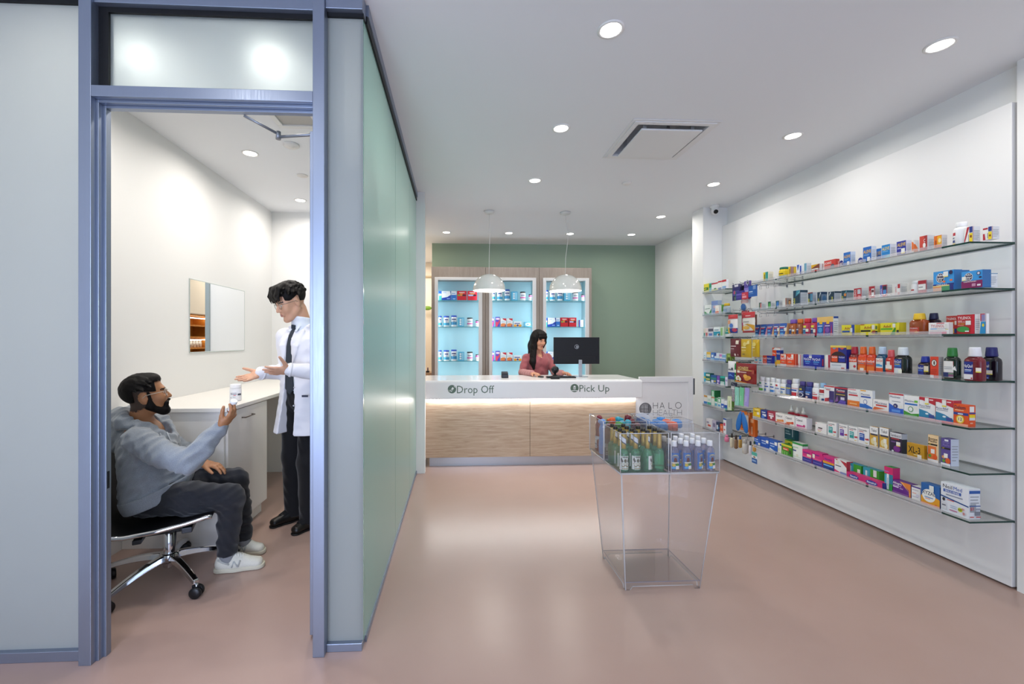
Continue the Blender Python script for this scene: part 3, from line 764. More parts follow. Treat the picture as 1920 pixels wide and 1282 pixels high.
('C',3,3.2236,0.146,0.1479,0.0421,2.9,'2f62b4','e6e7e9','r 0 .72 1 1 eac070;r .45 0 1 .72 5a3f9a;p c83a5a .38 0 .5 0 .46 .62;p c83a5a .84 0 .96 0 .9 .62;r .16 .62 .34 .8 f0c030;r .6 .62 .78 .8 f0c030;r 0.06 0.5 0.349 0.535 f2f4fa;r 0.52 0.5 0.809 0.535 f2f4fa;e .22 .3 .13 .14 4fa6e0;e .66 .3 .13 .14 8a5ab8','r .12 .72 .88 .75 9aa0a8;r .12 .62 .8 .65 9aa0a8;r .12 .52 .88 .55 9aa0a8;r .12 .42 .85 .45 9aa0a8;r .12 .32 .8 .35 9aa0a8;r .12 .2 .6 .23 9aa0a8;r .05 .9 .95 1 2d4a9a','wide yellow-topped twin carton, half blue and half violet on the third long shelf','medicine_box'),
('C',3,3.0228,0.1098,0.0767,0.05,2.9,'ecdf2c','d8c820','t Advil .22 .56 .24 .5 b02a2a;r .04 .28 .6 .46 2a55b0;p 2446a4 .78 0 .95 0 .95 1 .72 1;r .64 .3 .8 .7 e8ecf0;r .05 .06 .5 .12 c0b020','','yellow box with blue band and blue right end on the third long shelf','medicine_box'),
('C',3,2.8657,0.1264,0.078,0.05,2.9,'ecdf2c','d8c820','t Advil .22 .56 .24 .5 b02a2a;r .03 .3 .6 .46 1c1c1c;r .0 .92 .25 .98 b02a2a;e .8 .25 .14 .16 a8442c;r .68 .5 .84 .9 f0ece0;r .88 .06 1 .36 1c1c1c;e .93 .66 .05 .18 5a7a3a','','yellow box with black band on the third long shelf','medicine_box'),
('C',3,2.7223,0.1234,0.0802,0.05,2.9,'ecdf2c','d8c820','t Advil .16 .6 .22 .44 b02a2a;r .03 .42 .66 .56 5fb82c;p 3f9a28 .55 0 .8 0 .84 .55 .78 .6;r .67 .6 .82 .92 efefe8;r .88 .14 1 .38 1c1c1c;p 3f9a28 .55 .95 .9 .95 .9 1','','yellow box with green band on the third long shelf','medicine_box'),
('B',3,2.5582,0.0956,0.1328,'flat',2.9,'9a4416','ecc02e','r .06 .04 .72 .56 c8402a;t TYLENOL .1 .38 .12 .56 ffffff;r .1 .2 .6 .24 f0b0a0;e .55 .1 .14 .07 e8a02a','','amber syrup bottle with yellow cap on the third long shelf','medicine_bottle'),
('B',3,2.5225,0.0704,0.1328,'flat',2.96,'26182a','23264c','r .06 .1 .6 .55 a83a44;r .1 .36 .56 .46 e8d8d8;r .06 .04 .6 .14 3f6ab8','','dark syrup bottle with navy cap on the third long shelf','medicine_bottle'),
('C',3,2.4057,0.107,0.0688,0.0257,2.87,'f0eeee','e2dedc','t TYLENOL .12 .58 .24 .66 c0272d;r .4 .9 .78 .97 c8404a;r .1 .42 .42 .5 7cb0e0;r .42 .44 .88 .5 c8c8d0;r .06 .26 .9 .29 c0a8a8;r .06 .02 .9 .2 e8a8b4;r .84 .38 .98 .42 e0d050;r .82 .5 .94 .84 e6e6e0','','white box with red lettering in front of the dark bottle on the third long shelf','medicine_box'),
('C',3,2.4125,0.0551,0.1092,0.05,2.96,'c2332c','a82a26','t TYLENOL .04 .78 .12 .92 ffffff;t COLD .06 .56 .12 .7 f0a83c;r .8 .5 .98 .72 e8e2e0;e .4 .36 .3 .1 d83c30;r .5 .06 .78 .3 e8b02a;r .78 .06 1 .3 2c3c88','','red box with white lettering, behind and left of the green-oval box on third long shelf','medicine_box'),
('C',3,2.2933,0.0844,0.1093,0.0327,2.9,'b8252e','e6e2e2','t TYLENOL .04 .76 .14 .76 ffffff;r .05 .66 .3 .7 e8a8a0;t SINUS .06 .58 .08 .4 f0d8d0;t SEVERE .06 .48 .08 .4 f0a83c;r .05 .42 .4 .46 e08a80;r .5 .46 .8 .68 f0ecea;p d01f38 .78 0 1 0 1 1 .88 1;e .36 .24 .36 .15 3f9a4a;r .48 .1 .7 .16 f2f2f2','r .12 .72 .88 .75 9aa0a8;r .12 .62 .8 .65 9aa0a8;r .12 .52 .88 .55 9aa0a8;r .12 .42 .85 .45 9aa0a8;r .12 .32 .8 .35 9aa0a8;r .12 .2 .6 .23 9aa0a8','large red box with green oval on the third long shelf','medicine_box'),
('C',3,2.2148,0.0263,0.1104,0.02,2.9,'dfe3e8','eceef0','p 2a8fc8 0 0 1 0 1 .6 .2 .6;r .1 .62 .9 1 c04a58;r .3 .62 .9 .95 8a88b8;e .6 .42 .2 .08 e0d040','r .1 .1 .9 .95 f4f4f6;r 0 0 .06 1 a83a3a','blue, white and red narrow box, nearest one on the third long shelf','medicine_box'),
('C',4,3.9671,0.1125,0.0793,0.05,2.9,'f0efee','e0e0e0','r 0 .93 1 1 e8d040;t Day .06 .66 .14 .36 e0603a;t NyQ .55 .66 .14 .36 2a55a8;e .25 .45 .14 .12 5fb4d8;e .75 .45 .14 .12 5fb4d8;r .04 .06 .45 .26 e87a6a;r .54 .06 .98 .2 2a4c9a','','small white twin box with yellow top edge at far end on the fourth long shelf','medicine_box'),
('C',4,3.8495,0.1157,0.0837,0.05,2.9,'e8523a','2538a0','r .46 0 1 1 1f2f8f;t DayQ .04 .62 .16 .38 ffe8e0;t NyQuil .5 .62 .16 .46 ffffff;r .06 .3 .38 .36 f0a890;r .54 .3 .9 .36 7fa0e8','','small half orange, half navy twin box on the fourth long shelf','medicine_box'),
('C',4,3.7745,0.098,0.1584,0.0291,2.93,'e8572c','1c3a94','r .52 .3 1 .86 1f3f9a;p f0f0ee 0 .86 1 .86 1 .97 .35 1;t Day .06 .62 .1 .4 fff0e8;t NyQ .55 .62 .1 .4 ffffff;r 0 0 1 .28 e9b02c;e .42 .34 .13 .16 8fb0a0','r 0 0 1 .3 e9b02c;r 0 .86 1 1 e8e8ea','tall carton with a sloped white top, orange and navy halves on the fourth long shelf','medicine_box'),
('C',4,3.6272,0.0695,0.1067,0.05,2.88,'e8502a','d84a28','t DayQuil .06 .56 .2 .86 ffffff;r .2 .3 .7 .4 f0a060;r .24 .31 .66 .36 a88898;r 0 0 1 .18 d8d0d0;r .1 .84 .9 .98 f0c8b0;r .7 .7 .95 .96 f2f0ea','','orange box behind the tall carton, left of the two orange ones on fourth long shelf','medicine_box'),
('C',4,3.5361,0.0793,0.1098,0.0345,2.87,'e84f24','e2451f','t DayQuil .06 .56 .2 .86 ffffff;r .2 .3 .7 .4 f0a060;r .24 .31 .66 .36 a88898;r .66 .68 .94 .96 f0eee8;r 0 0 1 .16 f07a2c','r .6 0 1 1 c8402a;r .35 0 .5 1 f0a088','orange box, right of the two orange ones on the fourth long shelf','medicine_box'),
('C',4,3.4745,0.0309,0.1047,0.05,2.9,'ecebe9','d9d9db','r .8 0 1 1 c8404e;r 0 0 .3 .3 e0a8a8','','narrow white box edge right of the orange ones on the fourth long shelf','medicine_box'),
('C',4,3.3465,0.1752,0.1089,0.0261,2.9,'1f2fa2','2a3a9c','t NyQuil .04 .58 .18 .4 ffffff;t NyQuil .52 .58 .18 .42 ffffff;r .1 .42 .4 .5 4fa0e0;r .58 .42 .9 .5 4fa0e0;r .14 .3 .36 .34 7fb0f0;r .6 .3 .85 .34 7fb0f0;r .34 .74 .5 .98 e8e6e0;r 0 .0 1 .12 3f52c0;r 0 .9 1 .94 4a5ad0','r .3 .2 .7 .7 c83a4a','navy blue twin box with two white words on the fourth long shelf','medicine_box'),
('C',4,3.1993,0.0456,0.1117,0.05,2.9,'ecebea','dcdcde','r .6 0 1 1 b8304a;r 0 0 .45 .12 e0b0b0','','narrow white and crimson box left of the arched twin pack on the fourth long shelf','medicine_box'),
('C',4,3.0847,0.1351,0.1866,0.0363,2.88,'d94a30','222a8c','r .5 0 1 1 26308c;r 0 .92 1 1 e8cf5a;e .5 .5 .48 .26 3a2022;r .04 .3 .5 .6 3a2022;r .52 .3 .97 .6 2a1c3c;r .08 .34 .46 .58 e8572c;t DayQuil .1 .5 .06 .34 ffffff;r .54 .34 .94 .58 1f2f9a;t NyQuil .55 .5 .06 .36 ffffff;p 4aa0d8 .14 .9 .4 .9 .26 .84;p e8572c .6 .9 .9 .9 .75 .84;r 0 0 1 .3 d9dce2;r .1 .18 .7 .22 a8b0c0;r .7 .06 .9 .12 c86a6a','r 0 .85 1 1 e8cf5a','twin pack with yellow top and arched window showing two bottles on the fourth long shelf','medicine_box'),
('B',4,2.98,0.0694,0.1792,'flat',2.89,'7d2426','a8283a','r .06 .0 .96 .98 e9e4e0;r .06 .62 .96 .98 e0502c;t DayQuil .1 .72 .16 .8 ffffff;e .75 .3 .14 .1 c83a4a','','syrup bottle with crimson cap and white label on the fourth long shelf','medicine_bottle'),
('B',4,2.9119,0.0644,0.1803,'flat',2.89,'d8431c','e06a2a','r .06 0 .96 .98 ea5a24;t DayQuil .06 .66 .14 .9 ffffff;r .1 .52 .85 .58 8f8890;r .06 .0 .96 .4 f08030;r .36 .02 .8 .22 f2ece6','','orange syrup bottle, left of the two orange-capped ones on the fourth long shelf','medicine_bottle'),
('B',4,2.8469,0.0616,0.1812,'flat',2.89,'cf3c1a','e2662a','r .06 0 .96 .98 ea5626;t DayQuil .06 .66 .14 .9 ffffff;r .1 .52 .85 .58 8f8890;r .06 .0 .96 .36 ef7a2c','','orange syrup bottle, right of the two orange-capped ones on the fourth long shelf','medicine_bottle'),
('B',4,2.7767,0.0735,0.1823,'flat',2.89,'0f4a6e','b9cfe4','r .06 0 .78 .98 eceae8;t DayQuil .1 .74 .16 .64 e0502c;r .12 .52 .5 .58 5fa8c8;r .1 .4 .72 .52 4aa0d8;r .06 0 .78 .3 e85a2c','','deep teal syrup bottle with pale blue cap on the fourth long shelf','medicine_bottle'),
('B',4,2.706,0.0597,0.162,'flat',2.88,'c8302a','d85a5e','r .0 .34 .8 .62 efe9e4;r .2 .62 .6 .9 e6e4de;r 0 .22 .8 .34 e8703c;r .4 .26 .8 .32 4a7a5a','','red syrup bottle with coral cap on the fourth long shelf','medicine_bottle'),
('B',4,2.6371,0.0885,0.1809,'flat',2.88,'0e1414','dfe6ea','r .04 .02 .62 .98 1c3f94;t NyQuil .06 .74 .16 .52 ffffff;r .1 .62 .5 .66 e0d04a;r .08 .5 .58 .58 4a8fd8;r .04 .02 .62 .38 d8dce0;r .4 .04 .66 .3 eeeede','','black syrup bottle with white and green cap on the fourth long shelf','medicine_bottle'),
('B',4,2.5177,0.0684,0.1264,'flat',2.9,'2a1216','26389c','r .02 .02 .58 .98 1c2c88;t NyQuil .04 .6 .2 .5 ffffff;r .06 .4 .5 .48 4a7fd8;r .6 .36 .95 .9 e4d8c0;r .6 .36 .95 .46 e8d04a','','small dark syrup bottle with navy cap, shortest of the syrup bottles on fourth long shelf','medicine_bottle'),
('C',4,2.4536,0.0449,0.1264,0.0316,2.9,'e2452c','b8b2ae','e .48 .7 .34 .17 2a2624;e .48 .7 .28 .14 e8e2da;e .5 .7 .1 .1 4a4440;r .1 .36 .8 .39 b83420;r .1 .28 .8 .31 b83420;r .0 .0 .45 .12 f0ece8;r .1 .2 .7 .23 b83420','r .12 .72 .88 .75 9aa0a8;r .12 .62 .8 .65 9aa0a8;r .12 .52 .88 .55 9aa0a8;r .12 .42 .85 .45 9aa0a8;r .12 .32 .8 .35 9aa0a8;r .12 .2 .6 .23 9aa0a8','orange red box with a round portrait medallion on the fourth long shelf','medicine_box'),
('B',4,2.3746,0.0735,0.182,'flat',2.9,'10241c','2f7d3a','r .02 .0 .8 .98 e8e6e4;p b82436 .02 .98 .8 .98 .8 .72;r .1 .6 .7 .64 a8acb4;r .1 .5 .7 .54 a8acb4;r .02 .02 .45 .3 27366c;r .45 .04 .8 .3 8a5a7a;r .45 .2 .8 .26 6aa878;p f2f2ee .7 .5 .98 .4 .9 .7','','dark green syrup bottle with large green cap on the fourth long shelf','medicine_bottle'),
('B',4,2.2439,0.0852,0.1873,'flat',2.87,'6f1424','e6e6ec','r .04 .0 .6 .98 1a2a80;t NyQuil .06 .66 .16 .52 ffffff;r .12 .5 .52 .54 e8eaf4;r .12 .42 .5 .46 7fa8e8;r .04 0 .6 .28 e4e2e6;e .53 .06 .05 .05 b8303c;r .76 .4 1 .66 eae4da;r .76 .4 1 .46 e8d850','','large ruby red syrup bottle with white cap on the fourth long shelf','medicine_bottle'),
('B',4,2.2516,0.0805,0.1871,'flat',2.98,'14101c','27286a','r .04 .02 .58 .98 1a2a80;t NyQuil .08 .66 .16 .48 ffffff;r .12 .52 .5 .57 3f8fd8;r .4 .26 .76 .5 e8e2da;r .4 .26 .76 .31 e8d850;r .44 .04 .54 .1 8fa8e8','','large black syrup bottle with navy cap, nearest one on the fourth long shelf','medicine_bottle'),
('B',5,3.9415,0.0753,0.1414,'vit',2.9,'eeeff1','f4f5f7','r 0 .04 1 .3 5fae4a;r 0.1 0.5 0.78 0.55 2a55b0;e .5 .84 .2 .1 2f9a6a','','white bottle with green band, first at the far end on the fifth long shelf','medicine_bottle'),
('B',5,3.8664,0.0636,0.1398,'vit',2.9,'eeeff1','f4f5f7','r .1 .5 .9 .62 2a55b0;e .3 .2 .2 .14 3a7ad0;e .5 .84 .2 .06 2f6ab0','','white bottle with blue ring, second from the far end on the fifth long shelf','medicine_bottle'),
('B',5,3.7985,0.0614,0.1437,'vit',2.9,'eeeff1','f4f5f7','r .0 .05 1 .28 3f86d0;r .1 .5 .9 .62 2a55b0;r .3 .76 .7 .9 8aa09a','','white bottle with blue base, third from the far end on the fifth long shelf','medicine_bottle'),
('B',5,3.7338,0.0614,0.1397,'vit',2.9,'efeff1','f4f5f7','r .3 .74 .7 .92 d03a48;r .1 .45 .9 .58 7f90c0;p c8404a .3 .05 .95 .2 .9 .3','','white bottle with small red square, fourth from the far end on the fifth long shelf','medicine_bottle'),
('B',5,3.6672,0.0655,0.1409,'vit',2.9,'eeeff1','f2f4f6','r 0 .66 1 .74 e4cf3a;r .1 .46 .9 .58 2a55b0;e .4 .2 .25 .14 8aa8d0;r 0 0 1 .04 e4cf3a','','white bottle with yellow band beside the violet cap on the fifth long shelf','medicine_bottle'),
('B',5,3.6073,0.0544,0.1417,'vit',2.9,'4a5a8a','5a4f8e','r 0 .66 1 .74 e4cf3a;r .1 .1 .9 .6 6f86b8;r 0 0 1 .05 e4cf3a','','slate blue bottle with violet cap and yellow band on the fifth long shelf','medicine_bottle'),
('B',5,3.5398,0.0746,0.1571,'vit',2.9,'f0eff0','f5f5f7','r 0 .04 1 .34 d22f3c;r .1 .46 .9 .58 2a55b0;r 0 .66 1 .7 d8505a','','taller white bottle with red base on the fifth long shelf','medicine_bottle'),
('B',5,3.4635,0.0643,0.1415,'vit',2.9,'272c58','50468a','r .3 .7 .7 .86 cfc44a;r .1 .48 .9 .6 7f98d8;e .5 .26 .4 .2 e6e6f0;e .5 .26 .3 .15 272c58','','navy bottle with violet cap and pale ring, left of pair on the fifth long shelf','medicine_bottle'),
('B',5,3.3942,0.0688,0.1437,'vit',2.9,'263a80','50488e','r .1 .5 .9 .62 5f9ae0;r .2 .36 .8 .44 e6e8f0;e .4 .12 .2 .1 e8c8c0','','navy bottle with violet cap, right of pair on the fifth long shelf','medicine_bottle'),
('B',5,3.3251,0.062,0.1418,'vit',2.9,'f0efef','f5f5f7','r 0 .02 1 .3 d0303e;r .1 .44 .9 .52 c83a4a;r .2 .62 .7 .66 c06a70','','white bottle with red lower label on the fifth long shelf','medicine_bottle'),
('B',5,3.2604,0.0572,0.1482,'vit',2.9,'efefef','9cc4e6','r 0 .66 1 .95 a8242e;r .1 .5 .9 .56 9aa0a8;p 3f9a4a 0 .02 .6 .02 .1 .4;r .6 .02 1 .2 2c3f7a','','white, red and green bottle with pale blue cap on the fifth long shelf','medicine_bottle'),
('C',5,3.1866,0.0905,0.1336,0.05,2.9,'f0eef0','e0dfe4','r 0 .93 1 1 c8303e;t Mucinex .1 .8 .08 .7 2a2f6a;r .52 0 1 .72 33246e;p c83040 .05 .05 .5 .1 .4 .3 .1 .25;r .2 .74 .6 .78 c8404c;r .6 .05 .9 .2 6a58b8;p 8a1f3a .3 .2 .55 .35 .5 .1','','white box with red top and violet lower right panel on the fifth long shelf','medicine_box'),
('C',5,3.0853,0.1074,0.1316,0.05,2.9,'2f2252','272048','r 0 .93 1 1 c83040;t Mucinex .16 .78 .11 .66 ffffff;r .2 .72 .8 .77 c8404c;r .14 .56 .84 .61 b8a83a;p 8a5a9a .0 .1 .25 .5 .3 .2;r .5 .3 .8 .45 d8d4e4;p 5f4ab0 .2 .02 .9 .02 .9 .25 .5 .3','','dark violet box with red top stripe on the fifth long shelf','medicine_box'),
('C',5,2.9822,0.0944,0.1324,0.02,2.9,'f0efee','e0e0e2','r 0 .93 .7 .98 e0909c;t Mucinex .1 .74 .1 .78 2a2f6a;r .1 .62 .86 .7 c8303c;r 0 .02 1 .36 e87a20;r .2 .16 .8 .22 f8c080;r 0 0 1 .04 e8a8a0','','white box with orange base and red band on the fifth long shelf','medicine_box'),
('C',5,2.8866,0.0927,0.1344,0.02,2.9,'f0f0f0','e2e4e6','r .05 .93 .5 .99 e8a83a;t Mucinex .1 .72 .1 .78 2a2f6a;r .1 .6 .88 .68 2a55b0;p 2a6fc8 0 .04 1 .04 1 .14 .5 .26 0 .26;e .45 .38 .15 .13 2a55b0;e .45 .38 .12 .1 f0f0f0','','white box with blue wave base and blue ring on the fifth long shelf','medicine_box'),
('C',5,2.7823,0.1084,0.0797,0.05,2.9,'f2eeec','e4dedc','t Mucinex .14 .62 .22 .76 2a2f6a;r .2 .46 .9 .58 c8302c;p e8703c 0 .1 .1 .1 .8 .3 .1 .36;r 0 0 1 .12 eca890','','low wide white box with orange stripe on the fifth long shelf','medicine_box'),
('C',5,2.6784,0.0923,0.1366,0.05,2.9,'eff0f2','e0e2e6','r 0 .93 1 1 c8303e;t Mucinex .06 .78 .1 .84 2a2f6a;r .2 .6 .8 .63 9aa0b0;p 1f5fc8 0 0 1 0 1 .3 .5 .32 0 .5;e .46 .4 .16 .11 27306e;t 12 .38 .36 .07 .16 ffffff;r .72 .3 .92 .46 ecebe0;r .2 .1 .8 .22 5f98e8','','tall white box with blue base and navy disc on the fifth long shelf','medicine_box'),
('C',5,2.5842,0.0894,0.1333,0.05,2.9,'f0f1ef','e2e4e2','t MucinexD .06 .7 .1 .84 2a3f6a;r .7 .7 .92 .8 6fbf3a;r .06 .56 .9 .64 2a6fc0;p 3f9a2c 0 .02 1 .02 1 .2 .5 .14 0 .26;e .46 .36 .17 .13 2f8a3a;e .46 .36 .13 .1 f0f1ef;r .72 .36 .9 .5 ecebe0;r .1 .02 .9 .1 6ab86a','','white box with green base and green ring on the fifth long shelf','medicine_box'),
('C',5,2.4931,0.0895,0.1356,0.05,2.9,'eff0f1','c83a4a','r 0 .86 1 1 c0263a;p c0263a 0 .9 1 .9 1 .68;t Mucus_Relief .02 .56 .09 .7 3a3f7a;r .05 .5 .7 .53 a8b0b8;p 2a86b0 0 .08 1 .08 1 .18 .5 .36 0 .44;r 0 0 1 .08 e8a0a8;e .5 .26 .1 .04 e8f0f4;r .62 .1 .94 .24 3f4f9a;r .38 .74 .62 .98 ecebe6;r .38 .68 .62 .74 e4d84a;r .66 .88 .9 .93 f0d8dc','','white box with red top and teal wave, left of matching pair on fifth long shelf','medicine_box'),
('C',5,2.3914,0.0913,0.1372,0.05,2.89,'eff0f1','c83a4a','r 0 .86 1 1 c0263a;p c0263a 0 .9 1 .9 1 .68;t Mucus_Relief .02 .56 .09 .7 3a3f7a;r .05 .5 .7 .53 a8b0b8;p 2a86b0 0 .08 1 .08 1 .18 .5 .36 0 .44;r 0 0 1 .08 e8a0a8;e .5 .26 .1 .04 e8f0f4;r .62 .1 .94 .24 3f4f9a;r .38 .74 .62 .98 ecebe6;r .38 .68 .62 .74 e4d84a;r .66 .88 .9 .93 f0d8dc','','white box with red top and teal wave, right of matching pair on fifth long shelf','medicine_box'),
('C',5,2.3008,0.071,0.1216,0.0424,2.88,'e2561f','e0521f','t Delsym .06 .78 .16 .76 3a2a4a;r .1 .7 .7 .74 f8c090;r 0 .5 1 .62 27408f;r .3 .53 .65 .58 e8e8f0;e .46 .3 .28 .2 ecc02a;e .46 .3 .2 .15 f4e8b0;t 12 .34 .24 .14 .26 1c1c1c;r 0 0 1 .1 f0a88c','r .16 .68 .8 .94 ece8e2;r .1 .6 1 .66 27408f;r .1 .42 .9 .56 e8d020;r .1 .3 .9 .42 d8dce0;r .2 .14 .6 .2 f0b090','orange box with navy band and round yellow number, nearest one on the fifth long shelf','medicine_box'),
('C',6,3.9906,0.0955,0.0835,0.05,2.9,'ecc41c','d8b020','r .2 .8 .8 .94 f4e07a;r 0.14 0.6 0.735 0.67 8a6a10;r .55 .3 .9 .6 f4ecd0','','yellow box, first at the far end on the sixth long shelf','medicine_box'),
('C',6,3.8954,0.0806,0.0826,0.05,2.9,'223a8c','3f3f88','r 0.2 0.7 0.795 0.78 ffffff;r .3 .3 .9 .56 dce0ec;e .4 .2 .25 .2 4a7ad0','','navy blue box, second from the far end on the sixth long shelf','medicine_box'),
('C',6,3.7979,0.0994,0.0857,0.05,2.9,'a82844','8a2a48','r 0.16 0.7 0.755 0.78 f2d8e0;r .2 .44 .8 .62 f0e4e8;r .38 .2 .62 .44 f0e4e8','','crimson box, third from the far end on the sixth long shelf','medicine_box'),
('C',6,3.6897,0.1105,0.086,0.05,2.9,'f2eeea','e2dcd8','t Cepacol .08 .62 .22 .62 3a3a4a;p e89a5a .1 .3 .7 .4 .9 .2 .2 .1;e .78 .3 .1 .12 e0803a;r 0 .0 1 .1 e06a5a','','white box with orange sweep, left of three on the sixth long shelf','medicine_box'),
('C',6,3.5793,0.1042,0.0862,0.05,2.9,'f2eeea','e2dcd8','t Cepacol .08 .62 .22 .62 3a3a4a;p e87a4a .1 .28 .7 .38 .9 .2 .2 .1;e .8 .3 .11 .13 d8452c;r .0 .0 .5 .14 c8402c','','white box with red berries, middle of three on the sixth long shelf','medicine_box'),
('C',6,3.4603,0.1166,0.0909,0.05,2.9,'f2eef0','e2dcdf','t Cepacol .08 .62 .22 .56 3a3a4a;p d84a9a .1 .3 .75 .26 .9 .16 .15 .1;e .8 .26 .1 .12 c83a7a;r 0 0 1 .08 e0a0b8','','white box with pink sweep, right of three on the sixth long shelf','medicine_box'),
('B',6,3.7425,0.0594,0.1485,'sprayb',3.02,'b8283a','ece8e0','r .1 .1 .9 .5 8f1c2c;r .15 .3 .7 .42 5a4a9a','','small red bottle with white nozzle, left of three on the sixth long shelf','medicine_bottle'),
('B',6,3.6779,0.0574,0.144,'sprayb',3.02,'b8283a','ece8e0','r .1 .1 .9 .5 8f1c2c;r .15 .3 .7 .42 5a4a9a','','small red bottle with white nozzle, middle of three on the sixth long shelf','medicine_bottle'),
('B',6,3.6097,0.0612,0.1477,'sprayb',3.02,'b8283a','ece8e0','r .1 .1 .9 .5 8f1c2c;r .15 .3 .7 .42 5a4a9a','','small red bottle with white nozzle, right of three on the sixth long shelf','medicine_bottle'),
('C',6,3.262,0.1041,0.0818,0.05,2.9,'f0eceb','e2e0de','r 0.26 0.44 0.634 0.56 5a4a4a;r .05 .86 .12 .94 c84a4a;r .2 .3 .6 .36 d87a8a;r .24 .16 .5 .22 e0c060','','low white box with plain front on the sixth long shelf','medicine_box'),
('C',6,3.1609,0.0769,0.1071,0.05,2.9,'f1f0ef','e0e0e0','t Coricidin .06 .82 .1 .84 2a2a3a;r .08 .74 .5 .78 c0505a;r .12 .22 .58 .66 2f9f9c;r .16 .54 .5 .58 d8e8f0;r .16 .44 .5 .48 d8e8f0;p c0303c .6 .36 .95 .42 1 .3 .75 .3;e .78 .34 .13 .05 c0303c;r .66 .1 .9 .14 d8c060','','white box with teal square, first of four similar on the sixth long shelf','medicine_box'),
('C',6,3.0646,0.0712,0.1079,0.05,2.9,'f1f0ef','e0e0e0','t Coricidin .06 .82 .1 .84 2a2a3a;r .08 .74 .5 .78 c0505a;r .12 .22 .58 .66 6a3aa4;r .16 .54 .5 .58 d8e8f0;r .16 .44 .5 .48 d8e8f0;p c0303c .6 .36 .95 .42 1 .3 .75 .3;e .78 .34 .13 .05 c0303c;r .66 .1 .9 .14 d8c060','','white box with violet square, second of four similar on the sixth long shelf','medicine_box'),
('C',6,2.985,0.0715,0.1083,0.05,2.9,'f1f0ef','e0e0e0','t Coricidin .06 .82 .1 .84 2a2a3a;r .08 .74 .5 .78 c0505a;r .12 .22 .58 .66 2f9f9c;r .16 .54 .5 .58 d8e8f0;r .16 .44 .5 .48 d8e8f0;p c0303c .6 .36 .95 .42 1 .3 .75 .3;e .78 .34 .13 .05 c0303c;r .66 .1 .9 .14 d8c060','','white box with teal square, third of four similar on the sixth long shelf','medicine_box'),
('C',6,2.9043,0.0818,0.1146,0.05,2.9,'f1f0ef','e0e0e0','t Coricidin .06 .82 .1 .84 2a2a3a;r .08 .74 .5 .78 c0505a;r .12 .22 .58 .66 2452ac;r .16 .54 .5 .58 d8e8f0;r .16 .44 .5 .48 d8e8f0;p c0303c .6 .36 .95 .42 1 .3 .75 .3;e .78 .34 .13 .05 c0303c;r .66 .1 .9 .14 d8c060','','white box with blue square, fourth of four similar on the sixth long shelf','medicine_box'),
('C',6,2.8293,0.0566,0.1387,0.02,2.9,'d9a83c','a8a6a4','r 0 .66 1 1 f0efed;t Tukol .18 .76 .14 .66 2a2a3a;r .1 .58 .96 .66 3a3a4a;e .4 .28 .26 .16 e8d8a0;e .72 .18 .18 .12 f0e8d0;r .46 .3 .8 .5 efebe0;r 0 0 1 .08 e8d8c0','','gold and white tall box, left of the two gold ones on the sixth long shelf','medicine_box'),
('C',6,2.7588,0.0615,0.1464,0.0218,2.9,'d9a83c','a3a2a0','r 0 .66 1 1 f0efed;t Tukol .18 .76 .14 .66 2a2a3a;r .1 .58 .96 .66 3a3a4a;e .4 .28 .26 .16 e8d8a0;e .72 .18 .18 .12 f0e8d0;r .46 .3 .8 .5 efebe0;r 0 0 1 .08 e8d8c0','','gold and white tall box, right of the two gold ones on the sixth long shelf','medicine_box'),
('C',6,2.6807,0.0736,0.1291,0.0377,2.9,'2a1a3c','2e3038','r 0 .74 1 1 d8d8dc;t Sambucol .06 .8 .13 .86 4a4a5a;r .1 .66 .8 .72 a8303c;r .08 .5 .5 .56 6a4a8a;e .6 .2 .3 .16 7a2a8a;r .55 .34 .9 .56 e6e2dc;r .55 .34 .9 .38 e8c83a;e .25 .06 .1 .05 d8d8e0','r 0 .72 1 1 b8bac0','dark purple box with silver top on the sixth long shelf','medicine_box'),
('C',6,2.543,0.0998,0.0901,0.0219,2.88,'c8941a','b08214','t XL-3 .08 .34 .46 .7 1c1a14;r .4 .22 .6 .28 e8d090;r .62 .02 .86 .3 f0ebe0;r 0 0 .6 .1 e0b878','e .5 .5 .3 .3 9a7010','mustard yellow box with large black lettering on the sixth long shelf','medicine_box'),
('C',6,2.4595,0.0567,0.163,0.02,2.9,'f0d0a0','a6a5a3','t Rompe .06 .82 .09 .84 3a2414;t Pecho .06 .73 .09 .8 3a2414;r .02 .62 .9 .68 1c1c1c;t NT .1 .625 .05 .2 e8d020;r 0 .1 .8 .58 e8793a;e .68 .2 .22 .1 e85a1c;e .2 .22 .14 .06 6aa03a;r .3 .32 .66 .48 f0ede8;r 0 0 1 .1 f0eeee','','orange and cream tall box with citrus picture on the sixth long shelf','medicine_box'),
('C',6,2.3922,0.0497,0.1585,0.0508,2.9,'5a4a94','ccd4e2','t Rompe .2 .82 .08 .66 8a80c0;t Pecho .2 .72 .08 .7 8a80c0;r .06 .6 .96 .66 1c1c1c;t NT .16 .605 .05 .2 e8d020;e .72 .18 .26 .11 e0602a;e .3 .3 .2 .06 e0a060;r .32 .28 .72 .44 f0ede8;e .3 .16 .16 .06 6aa03a;r 0 0 1 .08 eceef2;r .4 .9 .8 .97 e8e8f0','r .12 .72 .88 .75 9aa0a8;r .12 .62 .8 .65 9aa0a8;r .12 .52 .88 .55 9aa0a8;r .12 .42 .85 .45 9aa0a8;r .12 .32 .8 .35 9aa0a8;r .12 .2 .6 .23 9aa0a8','violet tall box with orange fruit and pale blue side on the sixth long shelf','medicine_box'),
('C',7,3.9814,0.0841,0.0811,0.05,2.9,'2a5fc0','1f4aa0','r 0.1 0.6 0.61 0.68 e8f0fa;r 0.14 0.36 0.65 0.44 b8d4f4;r .65 .04 .98 .3 efefec','','blue box with white sticker, first at the far end on the bottom long shelf','medicine_box'),
